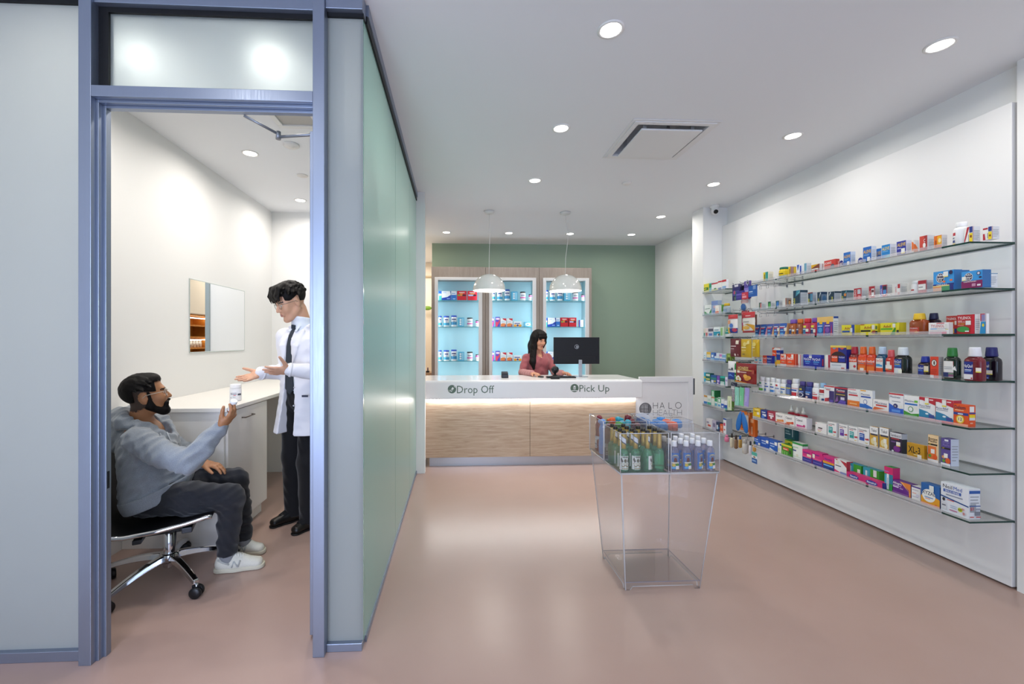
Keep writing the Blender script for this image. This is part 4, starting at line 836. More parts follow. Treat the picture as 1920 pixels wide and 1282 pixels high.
('C',7,3.8814,0.1044,0.0913,0.05,2.9,'2358b8','1f4aa0','r 0.1 0.6 0.61 0.68 e8f0fa;r 0.14 0.36 0.65 0.44 b8d4f4;r .66 .5 .96 .8 efefec','','blue box, middle of the three blue ones on the bottom long shelf','medicine_box'),
('C',7,3.7734,0.1022,0.0918,0.05,2.9,'2560bc','1c4a9c','r 0.1 0.6 0.61 0.68 e8f0fa;r 0.14 0.36 0.65 0.44 b8d4f4;r .66 .56 .96 .88 efefec;p d8e4f2 0 0 .6 0 .1 .2','','blue box, nearest of the three blue ones on the bottom long shelf','medicine_box'),
('C',7,3.6944,0.0456,0.0848,0.05,2.9,'ece9e0','dcdcd8','e .75 .85 .3 .1 4a5ab0;r .1 .2 .5 .5 d8dcb0','','narrow white box beside the green and yellow ones on the bottom long shelf','medicine_box'),
('C',7,3.7164,0.0868,0.1042,0.05,3.0,'3f8a22','3a7a24','r .0 .45 1 .95 dcd23a;e .6 .7 .2 .1 3a6a2a','','yellow and green box standing behind the green one on the bottom long shelf','medicine_box'),
('C',7,3.6031,0.1179,0.0928,0.05,2.89,'3f8f24','3a7a24','p d8cf3c 0 .8 1 .8 1 1 0 1;r 0 .72 1 .82 3a8a22;r .16 .46 .7 .72 d8502c;r 0.2 0.52 0.591 0.585 f4e8e0;r .1 .05 .2 .35 8fd06a;r .3 .05 .4 .35 8fd06a;r .5 .05 .6 .35 8fd06a;e .85 .4 .1 .2 3a4a2a','','green box with yellow top and orange word panel on the bottom long shelf','medicine_box'),
('C',7,3.497,0.107,0.1355,0.0489,2.9,'eef0ea','2f9a4a','r 0 .88 1 1 2f9a4a;r .1 .66 .6 .72 a8d0b0;r .06 .44 .4 .52 3a4a8a;e .5 .2 .12 .1 e6e2cc;r .1 .1 .9 .13 c8d8c8','r 0 0 1 .86 e4e8e2','white box with green top on the bottom long shelf','medicine_box'),
('C',7,3.3959,0.0952,0.0977,0.05,2.9,'d82c82','c02a74','r 0 0 1 .48 3f3a94;t Benadryl .12 .72 .13 .7 3a3a9a;r .04 .38 .92 .5 e8588a;r .1 .16 .9 .2 8a84d0;r .5 .5 .95 .7 f2d8c0','','hot pink and violet box, first of three pink ones on the bottom long shelf','medicine_box'),
('C',7,3.2953,0.0955,0.107,0.05,2.9,'d82c82','c02a74','r 0 0 1 .48 3f3a94;t Benadryl .12 .72 .13 .7 3a3a9a;r .04 .38 .92 .5 e8588a;r .1 .16 .9 .2 8a84d0;r .02 .5 .26 .78 f0ead8;e .92 .7 .2 .2 d42a7c','','hot pink and violet box, second of three pink ones on the bottom long shelf','medicine_box'),
('C',7,3.1919,0.0994,0.1022,0.05,2.9,'d82c82','c02a74','r 0 0 1 .5 24488f;t Benadryl .16 .7 .13 .66 3a3a9a;p e8a02a 0 .42 1 .42 1 .56 0 .6;r .06 .24 .9 .34 6fb0e8;r .55 .02 .95 .14 1c3070','','hot pink and blue box with amber stripe, third pink one on the bottom long shelf','medicine_box'),
('C',7,3.0885,0.1009,0.1032,0.05,2.9,'f0eeee','c83a4a','p b8283a .45 1 1 .9 1 .55;r 0.08 0.5 0.556 0.56 3a3a4a;p b8283a 0 1 .25 .9 .25 1;p e0407a 0 .22 .6 .06 0 .04;r .5 .02 1 .16 8a94c8;r .2 .68 .36 .86 e8e4c8','','white box with red corner wedge on the bottom long shelf','medicine_box'),
('C',7,3.008,0.1099,0.096,0.05,2.93,'2f9fb4','3aa02c','r .46 0 1 1 3aa02c;r .16 .1 .26 .8 e6f2f4;r .3 .1 .34 .8 8fd0e0;r .74 .3 .94 .7 ecebd8','','teal and green box in the pink tray, left of the pair on bottom long shelf','medicine_box'),
('C',7,2.8805,0.1167,0.0976,0.05,2.93,'2f9fb4','3aa02c','r .46 0 1 1 3aa02c;r .16 .1 .26 .8 e6f2f4;r .3 .1 .34 .8 8fd0e0;r .66 .5 .86 .98 e6e8e4','','teal and green box in the pink tray, right of the pair on bottom long shelf','medicine_box'),
('C',7,2.8746,0.2641,0.0437,0.05,2.87,'d42a74','3a3a8a','e .22 .5 .14 .36 3a3f9a;t Benadryl .12 .38 .3 .2 ffffff;e .72 .5 .16 .36 3a3f9a;t Benadryl .6 .38 .3 .24 ffffff','','long low hot pink tray with two oval logos on the bottom long shelf','display_tray'),
('C',7,2.7283,0.0567,0.1568,0.05,2.9,'2f9f4a','d42a74','r 0 .7 1 1 d8286e;t Benadryl .02 .78 .06 .5 7fa0e0;r .5 .3 1 .7 2a7f9c;r .05 .12 .3 .66 4fa8c8;r .3 .04 .56 .7 e8eeee;r 0.41 0.2 0.46 0.54 2a4a8a','','tall blister card with pink top hung on an upright edge on the bottom long shelf','blister_pack'),
('C',7,2.6459,0.1152,0.0846,0.05,2.9,'6a2a8a','4a2466','p e8873a .5 1 1 1 1 0 .92 0 .9 .5;p f0b060 .42 1 .55 1 .96 .3 .94 0 .9 .4;t Allegra .04 .72 .16 .5 ffffff;r .05 .58 .5 .64 c8a8d8;r .05 .46 .36 .54 e8e0f0;r .42 .42 .6 .5 b898c8;r .0 .02 .9 .14 8a5a9a','','purple box with orange curve on the bottom long shelf','medicine_box'),
('C',7,2.5576,0.0517,0.0837,0.05,2.9,'efeeee','d8d4e4','r 0 .9 1 1 4a2f8a;r .1 .7 .8 .74 a8a0b0;r .1 .46 .55 .5 e87a4a;r .1 .2 .8 .24 b0a8c0;e .7 .35 .2 .1 dcd8e8','','small white box with violet top edge on the bottom long shelf','medicine_box'),
('C',7,2.4585,0.1024,0.1302,0.05,2.88,'1f62a8','143a70','r 0 0 1 .4 eca42a;p eca42a 0 .4 1 .4 .6 .5 .4 .5;e .42 .46 .36 .3 eef0ea;t XYZAL .06 .5 .16 .72 2a2f4a;r .2 .36 .66 .4 5a8ac0;r .24 .3 .5 .33 e0703a;e .8 .1 .06 .05 e8703c;r 0 0 1 .1 f0b098;r .46 .7 .7 .96 e4eae6','','blue and amber box with white disc on the bottom long shelf','medicine_box'),
('C',7,2.3327,0.1382,0.1707,0.0679,2.88,'e4e8ee','dfe4ea','t Neil .08 .82 .12 .4 1c1c24;t Med .47 .82 .12 .3 1f56b0;r .1 .68 .74 .78 2a56a8;t SINUS_RINSE .16 .69 .075 .52 ffffff;r .2 .58 .8 .62 9098a8;p 1f4a8a 0 .5 1 .38 1 .42 0 .55;r 0.24 0.42 0.495 0.445 d85a4a;e .12 .42 .05 .06 2a2a30;r .03 .08 .22 .32 d8dade;r .06 .2 .2 .24 5a5a66;r .36 .26 .6 .28 9ab0d0;r .36 .2 .6 .22 9ab0d0;e .72 .22 .08 .07 c8d23a;t 60 .66 .19 .07 .13 1c2a1c;r .34 .1 .62 .13 b85a8a;e .85 .13 .04 .05 c88a8a;t $5 .78 .24 .06 .12 c8303c','r .04 .84 1 .94 2a5aa8;r .12 .72 .88 .75 9aa0a8;r .12 .62 .8 .65 9aa0a8;r .12 .52 .88 .55 9aa0a8;r .12 .42 .85 .45 9aa0a8;r .12 .32 .8 .35 9aa0a8;r .12 .5 .6 .23 9aa0a8;r .04 .42 1 .45 3a5a9a;t $3 .1 .3 .1 .3 c8303c;r .55 .3 .95 .36 9aa0b0;r .5 .12 .95 .26 7a808c;r .06 .06 .4 .09 c84a4a;r .6 .06 1 .09 c84a4a','large white and blue box, biggest one at the near end on the bottom long shelf','medicine_box'),
('C',1,4.8298,0.119,0.1059,0.045,2.9,'e6d93c','c8b820','r .1 .3 .9 .6 2f7a3a;r .1 .4 .6 .5 f0e040','','yellow and green box at the left end of the top short shelf','medicine_box'),
('C',1,4.7457,0.0431,0.1058,0.045,2.9,'7fc0c8','9ab8c0','r 0 .5 1 .9 2f9a6a','','narrow teal box beside the yellow one on the top short shelf','medicine_box'),
('C',1,4.663,0.1161,0.0957,0.045,2.9,'f0efec','dcdcdc','r 0 .86 1 1 c8303c;r 0 0 1 .25 e8d83c;e .6 .3 .2 .1 4a8a3a','','white box with red top and yellow base on the top short shelf','medicine_box'),
('C',1,4.5677,0.0687,0.1035,0.045,2.9,'f0efec','dcdcdc','r 0 .86 1 1 c8303c;r .1 .05 .9 .3 2a5fb0','','white box with red top and blue oval on the top short shelf','medicine_box'),
('C',1,4.4926,0.0757,0.1068,0.0248,2.9,'f0efec','e4e4ea','r 0 .8 1 1 c8303c;r .1 .1 .9 .36 6fa8e0','','white box with red top and pale blue base, right end of the top short shelf','medicine_box'),
('C',2,4.7905,0.1328,0.1149,0.045,2.9,'eef2ee','dfe6e0','p 2f8a4a 0 0 1 0 1 .6 .6 .1 0 .4;r 0.1 0.6 0.78 0.66 7a9a8a','','white box with green swoosh on the second short shelf','medicine_box'),
('C',2,4.663,0.1161,0.1523,0.045,2.9,'a8b8dc','9aa8c8','r 0 .7 1 1 7f94c8;e .6 .55 .3 .1 e0c0cc;r .2 .1 .6 .3 6f90c8','','tall periwinkle box on the second short shelf','medicine_box'),
('C',2,4.5705,0.0646,0.0934,0.045,2.87,'f2efe8','dcdcd8','r 0 0 1 .3 e8703c;e .5 .5 .3 .2 f0e0d0','','white tube box with orange base on the second short shelf','medicine_box'),
('C',2,4.5628,0.0495,0.0993,0.045,2.9,'7fc06a','6aa858','r 0 .4 1 .6 d8e8c8','','bright green narrow box on the second short shelf','medicine_box'),
('B',2,4.4881,0.0848,0.1088,'vit',2.9,'b8c4cc','e0b82c','r .1 .1 .9 .6 8aa0b8','','grey squeeze bottle with yellow cap on the second short shelf','medicine_bottle'),
('C',3,4.8748,0.0509,0.1,0.045,2.9,'e0dcc8','c8c8b8','r 0 0 1 .5 2f9a94','','narrow cream and teal box at the left end of the third short shelf','medicine_box'),
('C',3,4.8161,0.0602,0.1044,0.045,2.9,'e8d8d4','d8c8c4','r .2 .0 .8 .5 c86a6a','','white box with pink red panel on the third short shelf','medicine_box'),
('C',3,4.7358,0.0941,0.1077,0.045,2.9,'d8d4dc','c8c8d0','r 0 .6 1 .9 5a5a6a;r .1 .1 .8 .4 6a86c8','','grey and lilac box on the third short shelf','medicine_box'),
('C',3,4.6212,0.119,0.1127,0.045,2.9,'2f9fb8','4a8aa0','r 0 .55 1 1 e8f0f0;r 0.1 0.66 0.78 0.73 2a6a8a;e .7 .2 .2 .16 e8e0d8;e .8 .2 .12 .12 6a4a3a','','teal and white box with brown figure on the third short shelf','medicine_box'),
('C',3,4.5298,0.0582,0.1107,0.045,2.9,'e8efe0','c8d8c0','r .1 .1 .7 .9 8fc07a','','white and green box on the third short shelf','medicine_box'),
('B',3,4.4493,0.0879,0.0822,'vit',2.9,'e4e8e8','2f9f96','r 0 .6 1 1 2f9f96;r 0 .5 1 .6 1f5a58','','teal, white and grey bottle at the right end of the third short shelf','medicine_bottle'),
('C',4,4.8643,0.083,0.0897,0.045,2.9,'dfe8ec','d0dce0','r .1 .2 .8 .3 8ac0d0;r .1 .5 .8 .6 8ac0d0','','white box at the left end of the fourth short shelf','medicine_box'),
('C',4,4.7769,0.0749,0.092,0.045,2.9,'e6d9b0','d8d0c0','r 0 .7 1 1 e0b84a;r 0 0 1 .3 5f98d0','','box with amber top and blue base on the fourth short shelf','medicine_box'),
('C',4,4.7025,0.0575,0.0878,0.045,2.9,'4a78c0','5f90d0','r 0 0 1 .3 8fc0e8;r .2 .4 .8 .7 dfe8f4','','small blue box on the fourth short shelf','medicine_box'),
('C',4,4.6233,0.0849,0.0845,0.045,2.9,'e0e6ee','d0d8e0','r 0 .6 .4 1 2a4a9a;r 0 0 1 .3 4a90d0','','white box with navy corner on the fourth short shelf','medicine_box'),
('C',4,4.5518,0.0426,0.0802,0.045,2.9,'e8e0ec','d8d8e0','r 0 .6 1 .9 c87ac0;r 0 0 1 .3 4a90d0','','white box with orchid band on the fourth short shelf','medicine_box'),
('C',4,4.4949,0.0619,0.0766,0.045,2.9,'dfe6ea','c8d8c8','r 0 .5 1 .9 7fb0d8;r 0 0 1 .3 4a8ad0','','white and light blue box on the fourth short shelf','medicine_box'),
('C',4,4.411,0.0731,0.0851,0.0419,2.9,'7f9a3a','6f8a34','r .2 .1 .8 .5 4a5a2a;e .5 .7 .3 .1 b8c86a','','olive green box at the right end of the fourth short shelf','medicine_box'),
('C',5,4.8832,0.089,0.1113,0.045,2.9,'2fb0d8','2a90b8','r 0 .4 1 .6 d8c84a;r .1 .05 .7 .35 e0f0f4','','cyan box at the left end of the fifth short shelf','medicine_box'),
('C',5,4.79,0.091,0.1099,0.045,2.9,'1f6a5a','1f5a50','r .1 .7 .9 .9 e0e8e0;r .1 .3 .9 .45 d8d06a;r 0 0 1 .2 e0e8e4','','dark green box, tallest one on the fifth short shelf','medicine_box'),
('C',5,4.6828,0.1071,0.095,0.045,2.9,'2a5a9a','1f5a6a','r 0 .5 1 .7 2f8a7a;r .1 .1 .5 .4 e0e4f0;r .6 .2 .9 .4 d8c04a','','navy and teal box on the fifth short shelf','medicine_box'),
('C',5,4.5963,0.0502,0.0939,0.045,2.9,'7a4ab0','6a4098','r .1 .3 .9 .5 d8c8ec;r .1 .05 .6 .2 e8e8f0','','violet box on the fifth short shelf','medicine_box'),
('C',5,4.5229,0.0814,0.0956,0.045,2.9,'2fb0a0','2a8a80','r .0 .4 1 .8 1f6a5c;r .1 .3 .9 .4 e0e8e4;r .1 .0 .9 .25 dfeae6','','turquoise box on the fifth short shelf','medicine_box'),
('C',5,4.4535,0.0427,0.0941,0.0336,2.9,'dcdcec','b8b8b8','r .1 .5 .9 .7 a898d0','','white and lilac box at the right end of the fifth short shelf','medicine_box'),
('C',6,4.8427,0.0716,0.1018,0.045,2.9,'ecece6','d8d8d4','r 0 0 1 .3 4a8ad0;r 0 .8 1 1 d8a04a','','white box with blue base at the left end of the sixth short shelf','medicine_box'),
('C',6,4.7649,0.0714,0.1027,0.045,2.9,'ecf0ea','d8dcd8','r 0 0 1 .3 4ab09a;r .2 .4 .8 .7 c8d8cc','','white box with mint base on the sixth short shelf','medicine_box'),
('C',6,4.6934,0.0593,0.1773,0.0692,2.9,'e8efe4','0f6a34','r 0 .6 1 1 3fae6a;r 0 .5 1 .56 e07a3a;r .2 .62 .8 .95 d8f0dc','','tall white and green box on the sixth short shelf','medicine_box'),
('C',6,4.6353,0.051,0.0946,0.045,2.9,'e4eee8','c8d8d0','r 0 .6 .9 1 3fa86a;r .1 .1 .8 .4 6ab8d0','','green and white box, left of the matching two on the sixth short shelf','medicine_box'),
('C',6,4.5766,0.0546,0.1087,0.045,2.9,'e4eee8','c8d8d0','r 0 .5 1 .95 4ab070;r .2 .55 .8 .85 f0f4f0;r .1 .1 .8 .3 6aa8d8','','green and white box, right of the matching two on the sixth short shelf','medicine_box'),
('C',6,4.5194,0.0504,0.0988,0.045,2.9,'eceef0','d8dadc','r 0 0 1 .5 2a5fc0;r .2 .1 .8 .3 e0e8f4','','white box with bright blue base, left of two on the sixth short shelf','medicine_box'),
('C',6,4.4645,0.0484,0.0891,0.045,2.9,'eceef0','d8dadc','r 0 .1 1 .5 2454b0;r 0 0 1 .14 4ab0a0','','white box with bright blue base, right of two on the sixth short shelf','medicine_box'),
('C',6,4.3998,0.0683,0.1447,0.0284,2.9,'dce6c4','5f8a34','r .3 .2 .6 .7 b8c88a','','tall pale green box at the right end of the sixth short shelf','medicine_box'),
('C',7,4.7694,0.111,0.1051,0.045,2.9,'eae6ea','d8d4dc','r .3 .2 .8 .4 d85a4a;r .1 .5 .5 .7 a8a0b8','','white box with red lettering on the bottom short shelf','medicine_box'),
('C',7,4.6725,0.0708,0.1074,0.045,2.9,'c8c0d4','b8b0c4','r .2 .3 .8 .7 8a80a0','','lilac box on the bottom short shelf','medicine_box'),
('C',7,4.6003,0.0619,0.0967,0.045,2.9,'3a4a6a','2c3a54','r .1 .2 .5 .7 e4e4e8;r .5 .3 .9 .5 4a90c0','','dark slate box on the bottom short shelf','medicine_box'),
('C',7,4.5382,0.0509,0.0902,0.045,2.9,'e8643a','c84a2c','r .1 .0 .9 .2 e8c0b0;r .2 .5 .8 .8 f0a07a','','orange box on the bottom short shelf','medicine_box'),
('C',7,4.4819,0.0506,0.1644,0.0675,2.9,'eef0f4','aab4bc','r 0 .9 1 1 2a55a8;r .1 .5 .7 .7 c84a78;r .2 .2 .7 .3 e07a6a','','tall white box with grey side at the right end of the bottom short shelf','medicine_box'),
]

# ---------------------------------------------------------------- reception counter
SAGE_INK = '5f7263'
OAK = wood('light_oak', 'a98d74', 'bba288', 'c9b39b', (1.0, 1.0, 14.0), 0.45)
def plane_y(x0, x1, z0, z1, y):
    return lambda u, v, l: (x0 + (x1 - x0) * u, y - 0.0006 - l, z0 + (z1 - z0) * v)


ct = empty('reception_counter', (0.85, 4.70, 0), 'long white and light oak reception counter marked Drop Off and Pick Up', 'counter')
def cbuild(mb, name, parent=None, bevel=0.0, seg=2):
    o = mb.build(name, parent or ct, bevel, seg)
    o.location = Vector((-0.85, -4.70, 0)) if (parent is None or parent == ct) else Vector((0, 0, 0))
    return o


mb = MB()
mb.prism([(4.66, 0.757), (4.715, 0.757), (4.715, 0.93), (5.38, 0.93), (5.38, 0.962), (4.685, 0.962), (4.668, 0.955), (4.66, 0.938)], 'x', -0.385, 2.072, CORIAN)
top = cbuild(mb, 'countertop', bevel=0.012, seg=3)
mb = MB()
mb.box(-0.37, 0.818, 4.725, 4.75, 0.105, 0.742, OAK)
mb.box(0.822, 2.022, 4.725, 4.75, 0.105, 0.742, OAK)
cbuild(mb, 'oak_front_panel', bevel=0.0015)
mb = MB()
mb.box(-0.385, 2.02, 4.752, 4.80, 0.1, 0.93, LAM)
mb.box(-0.385, -0.36, 4.80, 5.36, 0.0, 0.93, LAM)
mb.box(1.995, 2.02, 4.80, 5.36, 0.0, 0.93, LAM)
cbuild(mb, 'carcass')
cbuild(MB().box(-0.30, 2.0, 4.775, 4.79, 0.0, 0.1, brushed('kick_steel', 'b9bcc0')), 'kick_plate')
cbuild(MB().box(-0.372, 2.02, 4.728, 4.75, 0.744, 0.756, M((0.95, 0.97, 1.0), 0.5, emit=14.0)), 'light_strip')
lamp('strip_glow', 'AREA', (0, 0.035 - 0.012 - 0.012, 0.75), (R(-18), 0, 0), 11, (0.95, 0.97, 1.0), 2.35, 0.012, parent=ct)

def icon_circle(mb, cx, cz, r, y, inner):
    S = lambda u, v, l: (cx + (u - 0.5) * 2 * r, y - 0.0006 - l, cz + (v - 0.5) * 2 * r)
    decals(mb, S, 'e .5 .5 .5 .5 %s;' % SAGE_INK + inner, 2 * r, 2 * r)


def sign(x0, word, width, zb, zt, inner, nm):
    mb = MB()
    y = 4.66
    r = 0.046
    icon_circle(mb, x0 + r, (zb + zt) / 2 + 0.004, r, y, inner)
    tv, tf, tw, th = text_shape(word, 0.0)
    sx = (width - 2 * r - 0.008) / tw
    sz = (zt - zb) / text_shape('D', 0.0)[3]
    mb.add([(x0 + 2 * r + 0.008 + a * sx, y - 0.0008, zb + b * sz) for a, b in tv], tf, M(SAGE_INK, 0.6))
    cbuild(mb, nm)


W_ = 'e8e8e6'
sign(-0.095, 'Drop Off', 0.507, 0.824, 0.905, 'p %s .28 .30 .46 .18 .74 .62 .56 .74;p %s .36 .34 .46 .27 .56 .42 .46 .49;p %s .70 .86 .9 .66 .93 .7 .74 .89;p %s .1 .42 .2 .2 .24 .22 .15 .44' % (W_, SAGE_INK, W_, W_), 'lettering')
sign(1.258, 'Pick Up', 0.437, 0.832, 0.906, 'r .36 .34 .64 .7 %s;r .42 .7 .58 .78 %s;r .40 .42 .6 .6 %s;p %s .1 .24 .9 .24 .8 .16 .2 .16;r .47 .45 .53 .57 %s' % (W_, W_, SAGE_INK, W_, W_), 'lettering')

# ---------------------------------------------------------------- gate with the emblem
gt = empty('counter_gate', (2.39, 4.745, 0), 'white panelled half-height gate bearing a round grey emblem and thin lettering', 'gate')
GW = wall_paint('gate_white', 'e7e6e6', 0.4)
def gb(mb, name, parent=None, bevel=0.0):
    o = mb.build(name, parent or gt, bevel)
    if parent is None:
        o.location = (-2.39, -4.745, 0)
    return o


mb = MB()
mb.box(2.645, 2.70, 4.745, 4.785, 0.02, 0.986, GW)
mb.box(2.078, 2.645, 4.745, 4.785, 0.925, 0.986, GW)
mb.box(2.028, 2.645, 4.745, 4.785, 0.02, 0.12, GW)
gb(mb, 'gate_frame', bevel=0.002)
gb(MB().prism([(2.028, .11), (2.647, .11), (2.647, .93), (2.078, .93), (2.078, .75), (2.028, .75)], 'y', 4.757, 4.775, GW), 'gate_panel')
gb(MB().box(2.704, 2.724, 4.752, 4.772, 0.78, 0.965, M('6f7276', 0.35, metal=0.7)), 'hinge', bevel=0.003)
mb = MB()
INK = M('2a2a2e', 0.6)
INK2 = M('6a6a70', 0.6)
yy = 4.757
S = lambda u, v, l: (2.076 + 0.142 * u, yy - 0.0008 - l, 0.549 + 0.142 * v)
decals(mb, S, 'e .5 .5 .5 .5 3c3c40;e .5 .5 .47 .47 77777a;e .46 .56 .34 .36 8e8e91;e .44 .58 .2 .22 9d9da0;r .1 .485 .72 .515 1c1c1e;r .37 .18 .4 .82 1c1c1e;r .74 .34 .785 .8 1c1c1e;r .74 .2 .785 .26 1c1c1e', .142, .142)
def bar(x0, z0, x1, z1, w, m):
    a = Vector((x0, 0, z0))
    b = Vector((x1, 0, z1))
    t = (b - a).normalized()
    nrm = Vector((-t.z, 0, t.x)) * w / 2
    mb.add([tuple(p + Vector((0, yy - 0.001, 0))) for p in (a - nrm, b - nrm, b + nrm, a + nrm)], [(0, 1, 2, 3)], m)


def ringz(cx, cz, rx, rz, w, m):
    n = 32
    v = []
    for i in range(n):
        a = 2 * math.pi * i / n
        v += [(cx + rx * math.cos(a), yy - 0.001, cz + rz * math.sin(a)), (cx + (rx - w) * math.cos(a), yy - 0.001, cz + (rz - w) * math.sin(a))]
    mb.add(v, [(2 * i, 2 * ((i + 1) % n), 2 * ((i + 1) % n) + 1, 2 * i + 1) for i in range(n)], m)


def strokes(word, xs, w, z0, z1, th, m):
    zm = (z0 + z1) / 2
    for ch, x in zip(word, xs):
        if ch == 'H':
            bar(x, z0, x, z1, th, m); bar(x + w, z0, x + w, z1, th, m); bar(x, zm, x + w, zm, th, m)
        elif ch == 'A':
            bar(x, z0, x + w / 2, z1, th, m); bar(x + w / 2, z1, x + w, z0, th, m); bar(x + w * .22, z0 + (z1 - z0) * .3, x + w * .78, z0 + (z1 - z0) * .3, th, m)
        elif ch == 'L':
            bar(x, z0, x, z1, th, m); bar(x, z0, x + w * .75, z0, th, m)
        elif ch == 'E':
            bar(x, z0, x, z1, th, m)
            for q in (z0, zm, z1):
                bar(x, q, x + w * .75, q, th, m)
        elif ch == 'T':
            bar(x + w / 2, z0, x + w / 2, z1, th, m); bar(x, z1, x + w, z1, th, m)
        elif ch == 'O':
            ringz(x + w / 2, zm, (z1 - z0) / 2 + .002, (z1 - z0) / 2 + .002, th, m)


strokes('HALO', [2.238, 2.316, 2.42, 2.506], 0.052, 0.624, 0.692, 0.0052, INK)
strokes('HEALTH', [2.238, 2.305, 2.353, 2.424, 2.458, 2.52], 0.05, 0.545, 0.607, 0.0042, INK2)
tv, tf, tw, th = text_shape('Pharmacy & medical supplies', 0.0)
mb.add([(2.24 + a * 0.33 / tw, yy - 0.001, 0.516 + b * 0.02) for a, b in tv], tf, INK2)
gb(mb, 'emblem')

# ---------------------------------------------------------------- lit display cabinets behind the counter
TAUPE = wood('taupe_veneer', '93877d', '9d9187', 'a69a90', (18.0, 18.0, 1.0), 0.5, 0.5)
CYAN = M('b2d6df', 0.35)
NWHITE = wall_paint('frame_white', 'e6e6e6', 0.4)
CAB = ((-0.382, 0.445, -0.333, 0.394), (0.447, 1.281, 0.501, 1.229), (1.283, 2.104, 1.337, 2.058))
NZ = (2.022, 1.613, 1.081)
for i, (x0, x1, f0, f1) in enumerate(CAB):
    lab = ('left', 'middle', 'right')[i] + ' of the three lit taupe display cabinets on the green wall'
    cb = empty('display_cabinet', ((x0 + x1) / 2, 6.55, 0), lab, 'cabinet', 'lit display cabinets behind the counter')
    off = Vector((-(x0 + x1) / 2, -6.55, 0))
    i0, i1 = f0 + 0.05, f1 - 0.053
    def add(mb, name, bevel=0.0):
        o = mb.build(name, cb, bevel)
        o.location = off
        return o
    mb = MB()
    mb.box(x0 + .001, f0 + .02, 6.55, 6.879, 0, 2.527, TAUPE)
    mb.box(f1 - .02, x1 - .001, 6.55, 6.879, 0, 2.527, TAUPE)
    mb.box(f0 + .02, f1 - .02, 6.55, 6.879, 2.345, 2.527, TAUPE)
    mb.box(f0 + .02, f1 - .02, 6.55, 6.879, 0, 0.5, TAUPE)
    add(mb, 'carcass', 0.0015)
    mb = MB()
    for b in ((f0, i0, 0.5, 2.367), (i1, f1, 0.5, 2.367), (i0, i1, 2.325, 2.367), (i0, i1, 0.5, 0.54)):
        mb.box(b[0], b[1], 6.532, 6.58, b[2], b[3], NWHITE)
    add(mb, 'white_frame', 0.003)
    add(MB().box(f0 + .02, f1 - .02, 6.855, 6.875, 0.5, 2.345, CYAN), 'back_panel')
    mb = MB()
    mb.box(f0 + .02, f0 + .026, 6.582, 6.855, 0.5, 2.345, CYAN)
    mb.box(f1 - .026, f1 - .02, 6.582, 6.855, 0.5, 2.345, CYAN)
    add(mb, 'side_lining')
    for z in NZ:
        mb = MB()
        v = [(i0 - .02, 6.6, z - .008), (i1 + .02, 6.6, z - .008), (i1 + .02, 6.85, z - .008), (i0 - .02, 6.85, z - .008)]
        t4 = [(p[0], p[1], z) for p in v]
        mb.add(v + t4, [(3, 2, 1, 0), (4, 5, 6, 7)], SHELFG)
        mb.add(v + t4, [(0, 1, 5, 4), (1, 2, 6, 5), (2, 3, 7, 6), (3, 0, 4, 7)], M('3f9aa8', 0.15))
        add(mb, 'glass_shelf')
    for sx, xx in ((1, f0 + .03), (-1, f1 - .03)):
        lamp('cabinet_light', 'AREA', (xx + off.x, 6.6 + off.y, 1.42), (R(90), 0, R(-62 * sx)), 4.4, (0.74, 0.93, 1.0), 0.03, 1.75, parent=cb)

# ---------------------------------------------------------------- goods: cartons and bottles
def carton_mesh(w, h, d, base, side, fd, sd):
    """front faces -y, base centred on the origin"""
    mb = MB()
    mb.box(-w / 2, w / 2, 0, d, 0, h, M(base, 0.4))
    mb.mi = [mb.mslot(M(base, 0.4)), mb.mslot(M(base, 0.4)), mb.mslot(M(base, 0.4)), mb.mslot(M(side, 0.45)), mb.mslot(M(base, 0.4)), mb.mslot(M(side, 0.45))]
    decals(mb, lambda u, v, l: (-w / 2 + w * u, -0.0004 - l, h * v), fd, w, h)
    if sd:
        decals(mb, lambda u, v, l: (w / 2 + 0.0004 + l, d * u, h * v), sd, d, h)
    return mb.mesh('carton')


def profile(style, w, h):
    """body rings (radius fraction, z), cap rings, depth ratio, superellipse power"""
    r = w / 2
    if style == 'flat':
        hc = min(0.052, h * .3)
        b = [(r * .93, 0), (r, .006), (r, h * .56), (r * .93, h * .64), (r * .62, h * .71), (r * .44, h * .74), (r * .42, h - hc)]
        c = [(r * .60, h - hc), (r * .62, h - hc + .006), (r * .55, h - hc * .3), (r * .53, h - .004), (r * .48, h)]
        return b, c, .52, 4.0
    if style == 'syrup':
        hc = h * .24
        b = [(r * .93, 0), (r, .005), (r, h * .66), (r * .85, h * .72), (r * .6, h * .76)]
        c = [(r * .72, h - hc), (r * .76, h - hc + .004), (r * .72, h - .004), (r * .66, h)]
        return b, c, .6, 3.0
    if style == 'jar':
        b = [(r * .9, 0), (r, .005), (r, h * .68), (r * .9, h * .78), (r * .74, h * .82)]
        c = [(r * .84, h * .82), (r * .86, h * .83), (r * .86, h * .98), (r * .8, h)]
        return b, c, 1.0, 2.0
    if style == 'bigjar':
        b = [(r * .92, 0), (r, .006), (r, h * .66), (r * .9, h * .75), (r * .64, h * .8)]
        c = [(r * .70, h * .80), (r * .72, h * .81), (r * .70, h * .97), (r * .66, h)]
        return b, c, 1.0, 2.0
    if style == 'vit':
        b = [(r * .93, 0), (r, .004), (r, h * .66), (r * .86, h * .72), (r * .62, h * .75)]
        c = [(r * .74, h * .75), (r * .78, h * .76), (r * .75, h * .97), (r * .68, h)]
        return b, c, .7, 2.6
    b = [(r * .93, 0), (r, .004), (r, h * .52), (r * .8, h * .58), (r * .45, h * .6)]
    c = [(r * .5, h * .6), (r * .5, h * .78), (r * .3, h * .8), (r * .3, h * .97), (r * .24, h)]
    return b, c, 1.0, 2.0


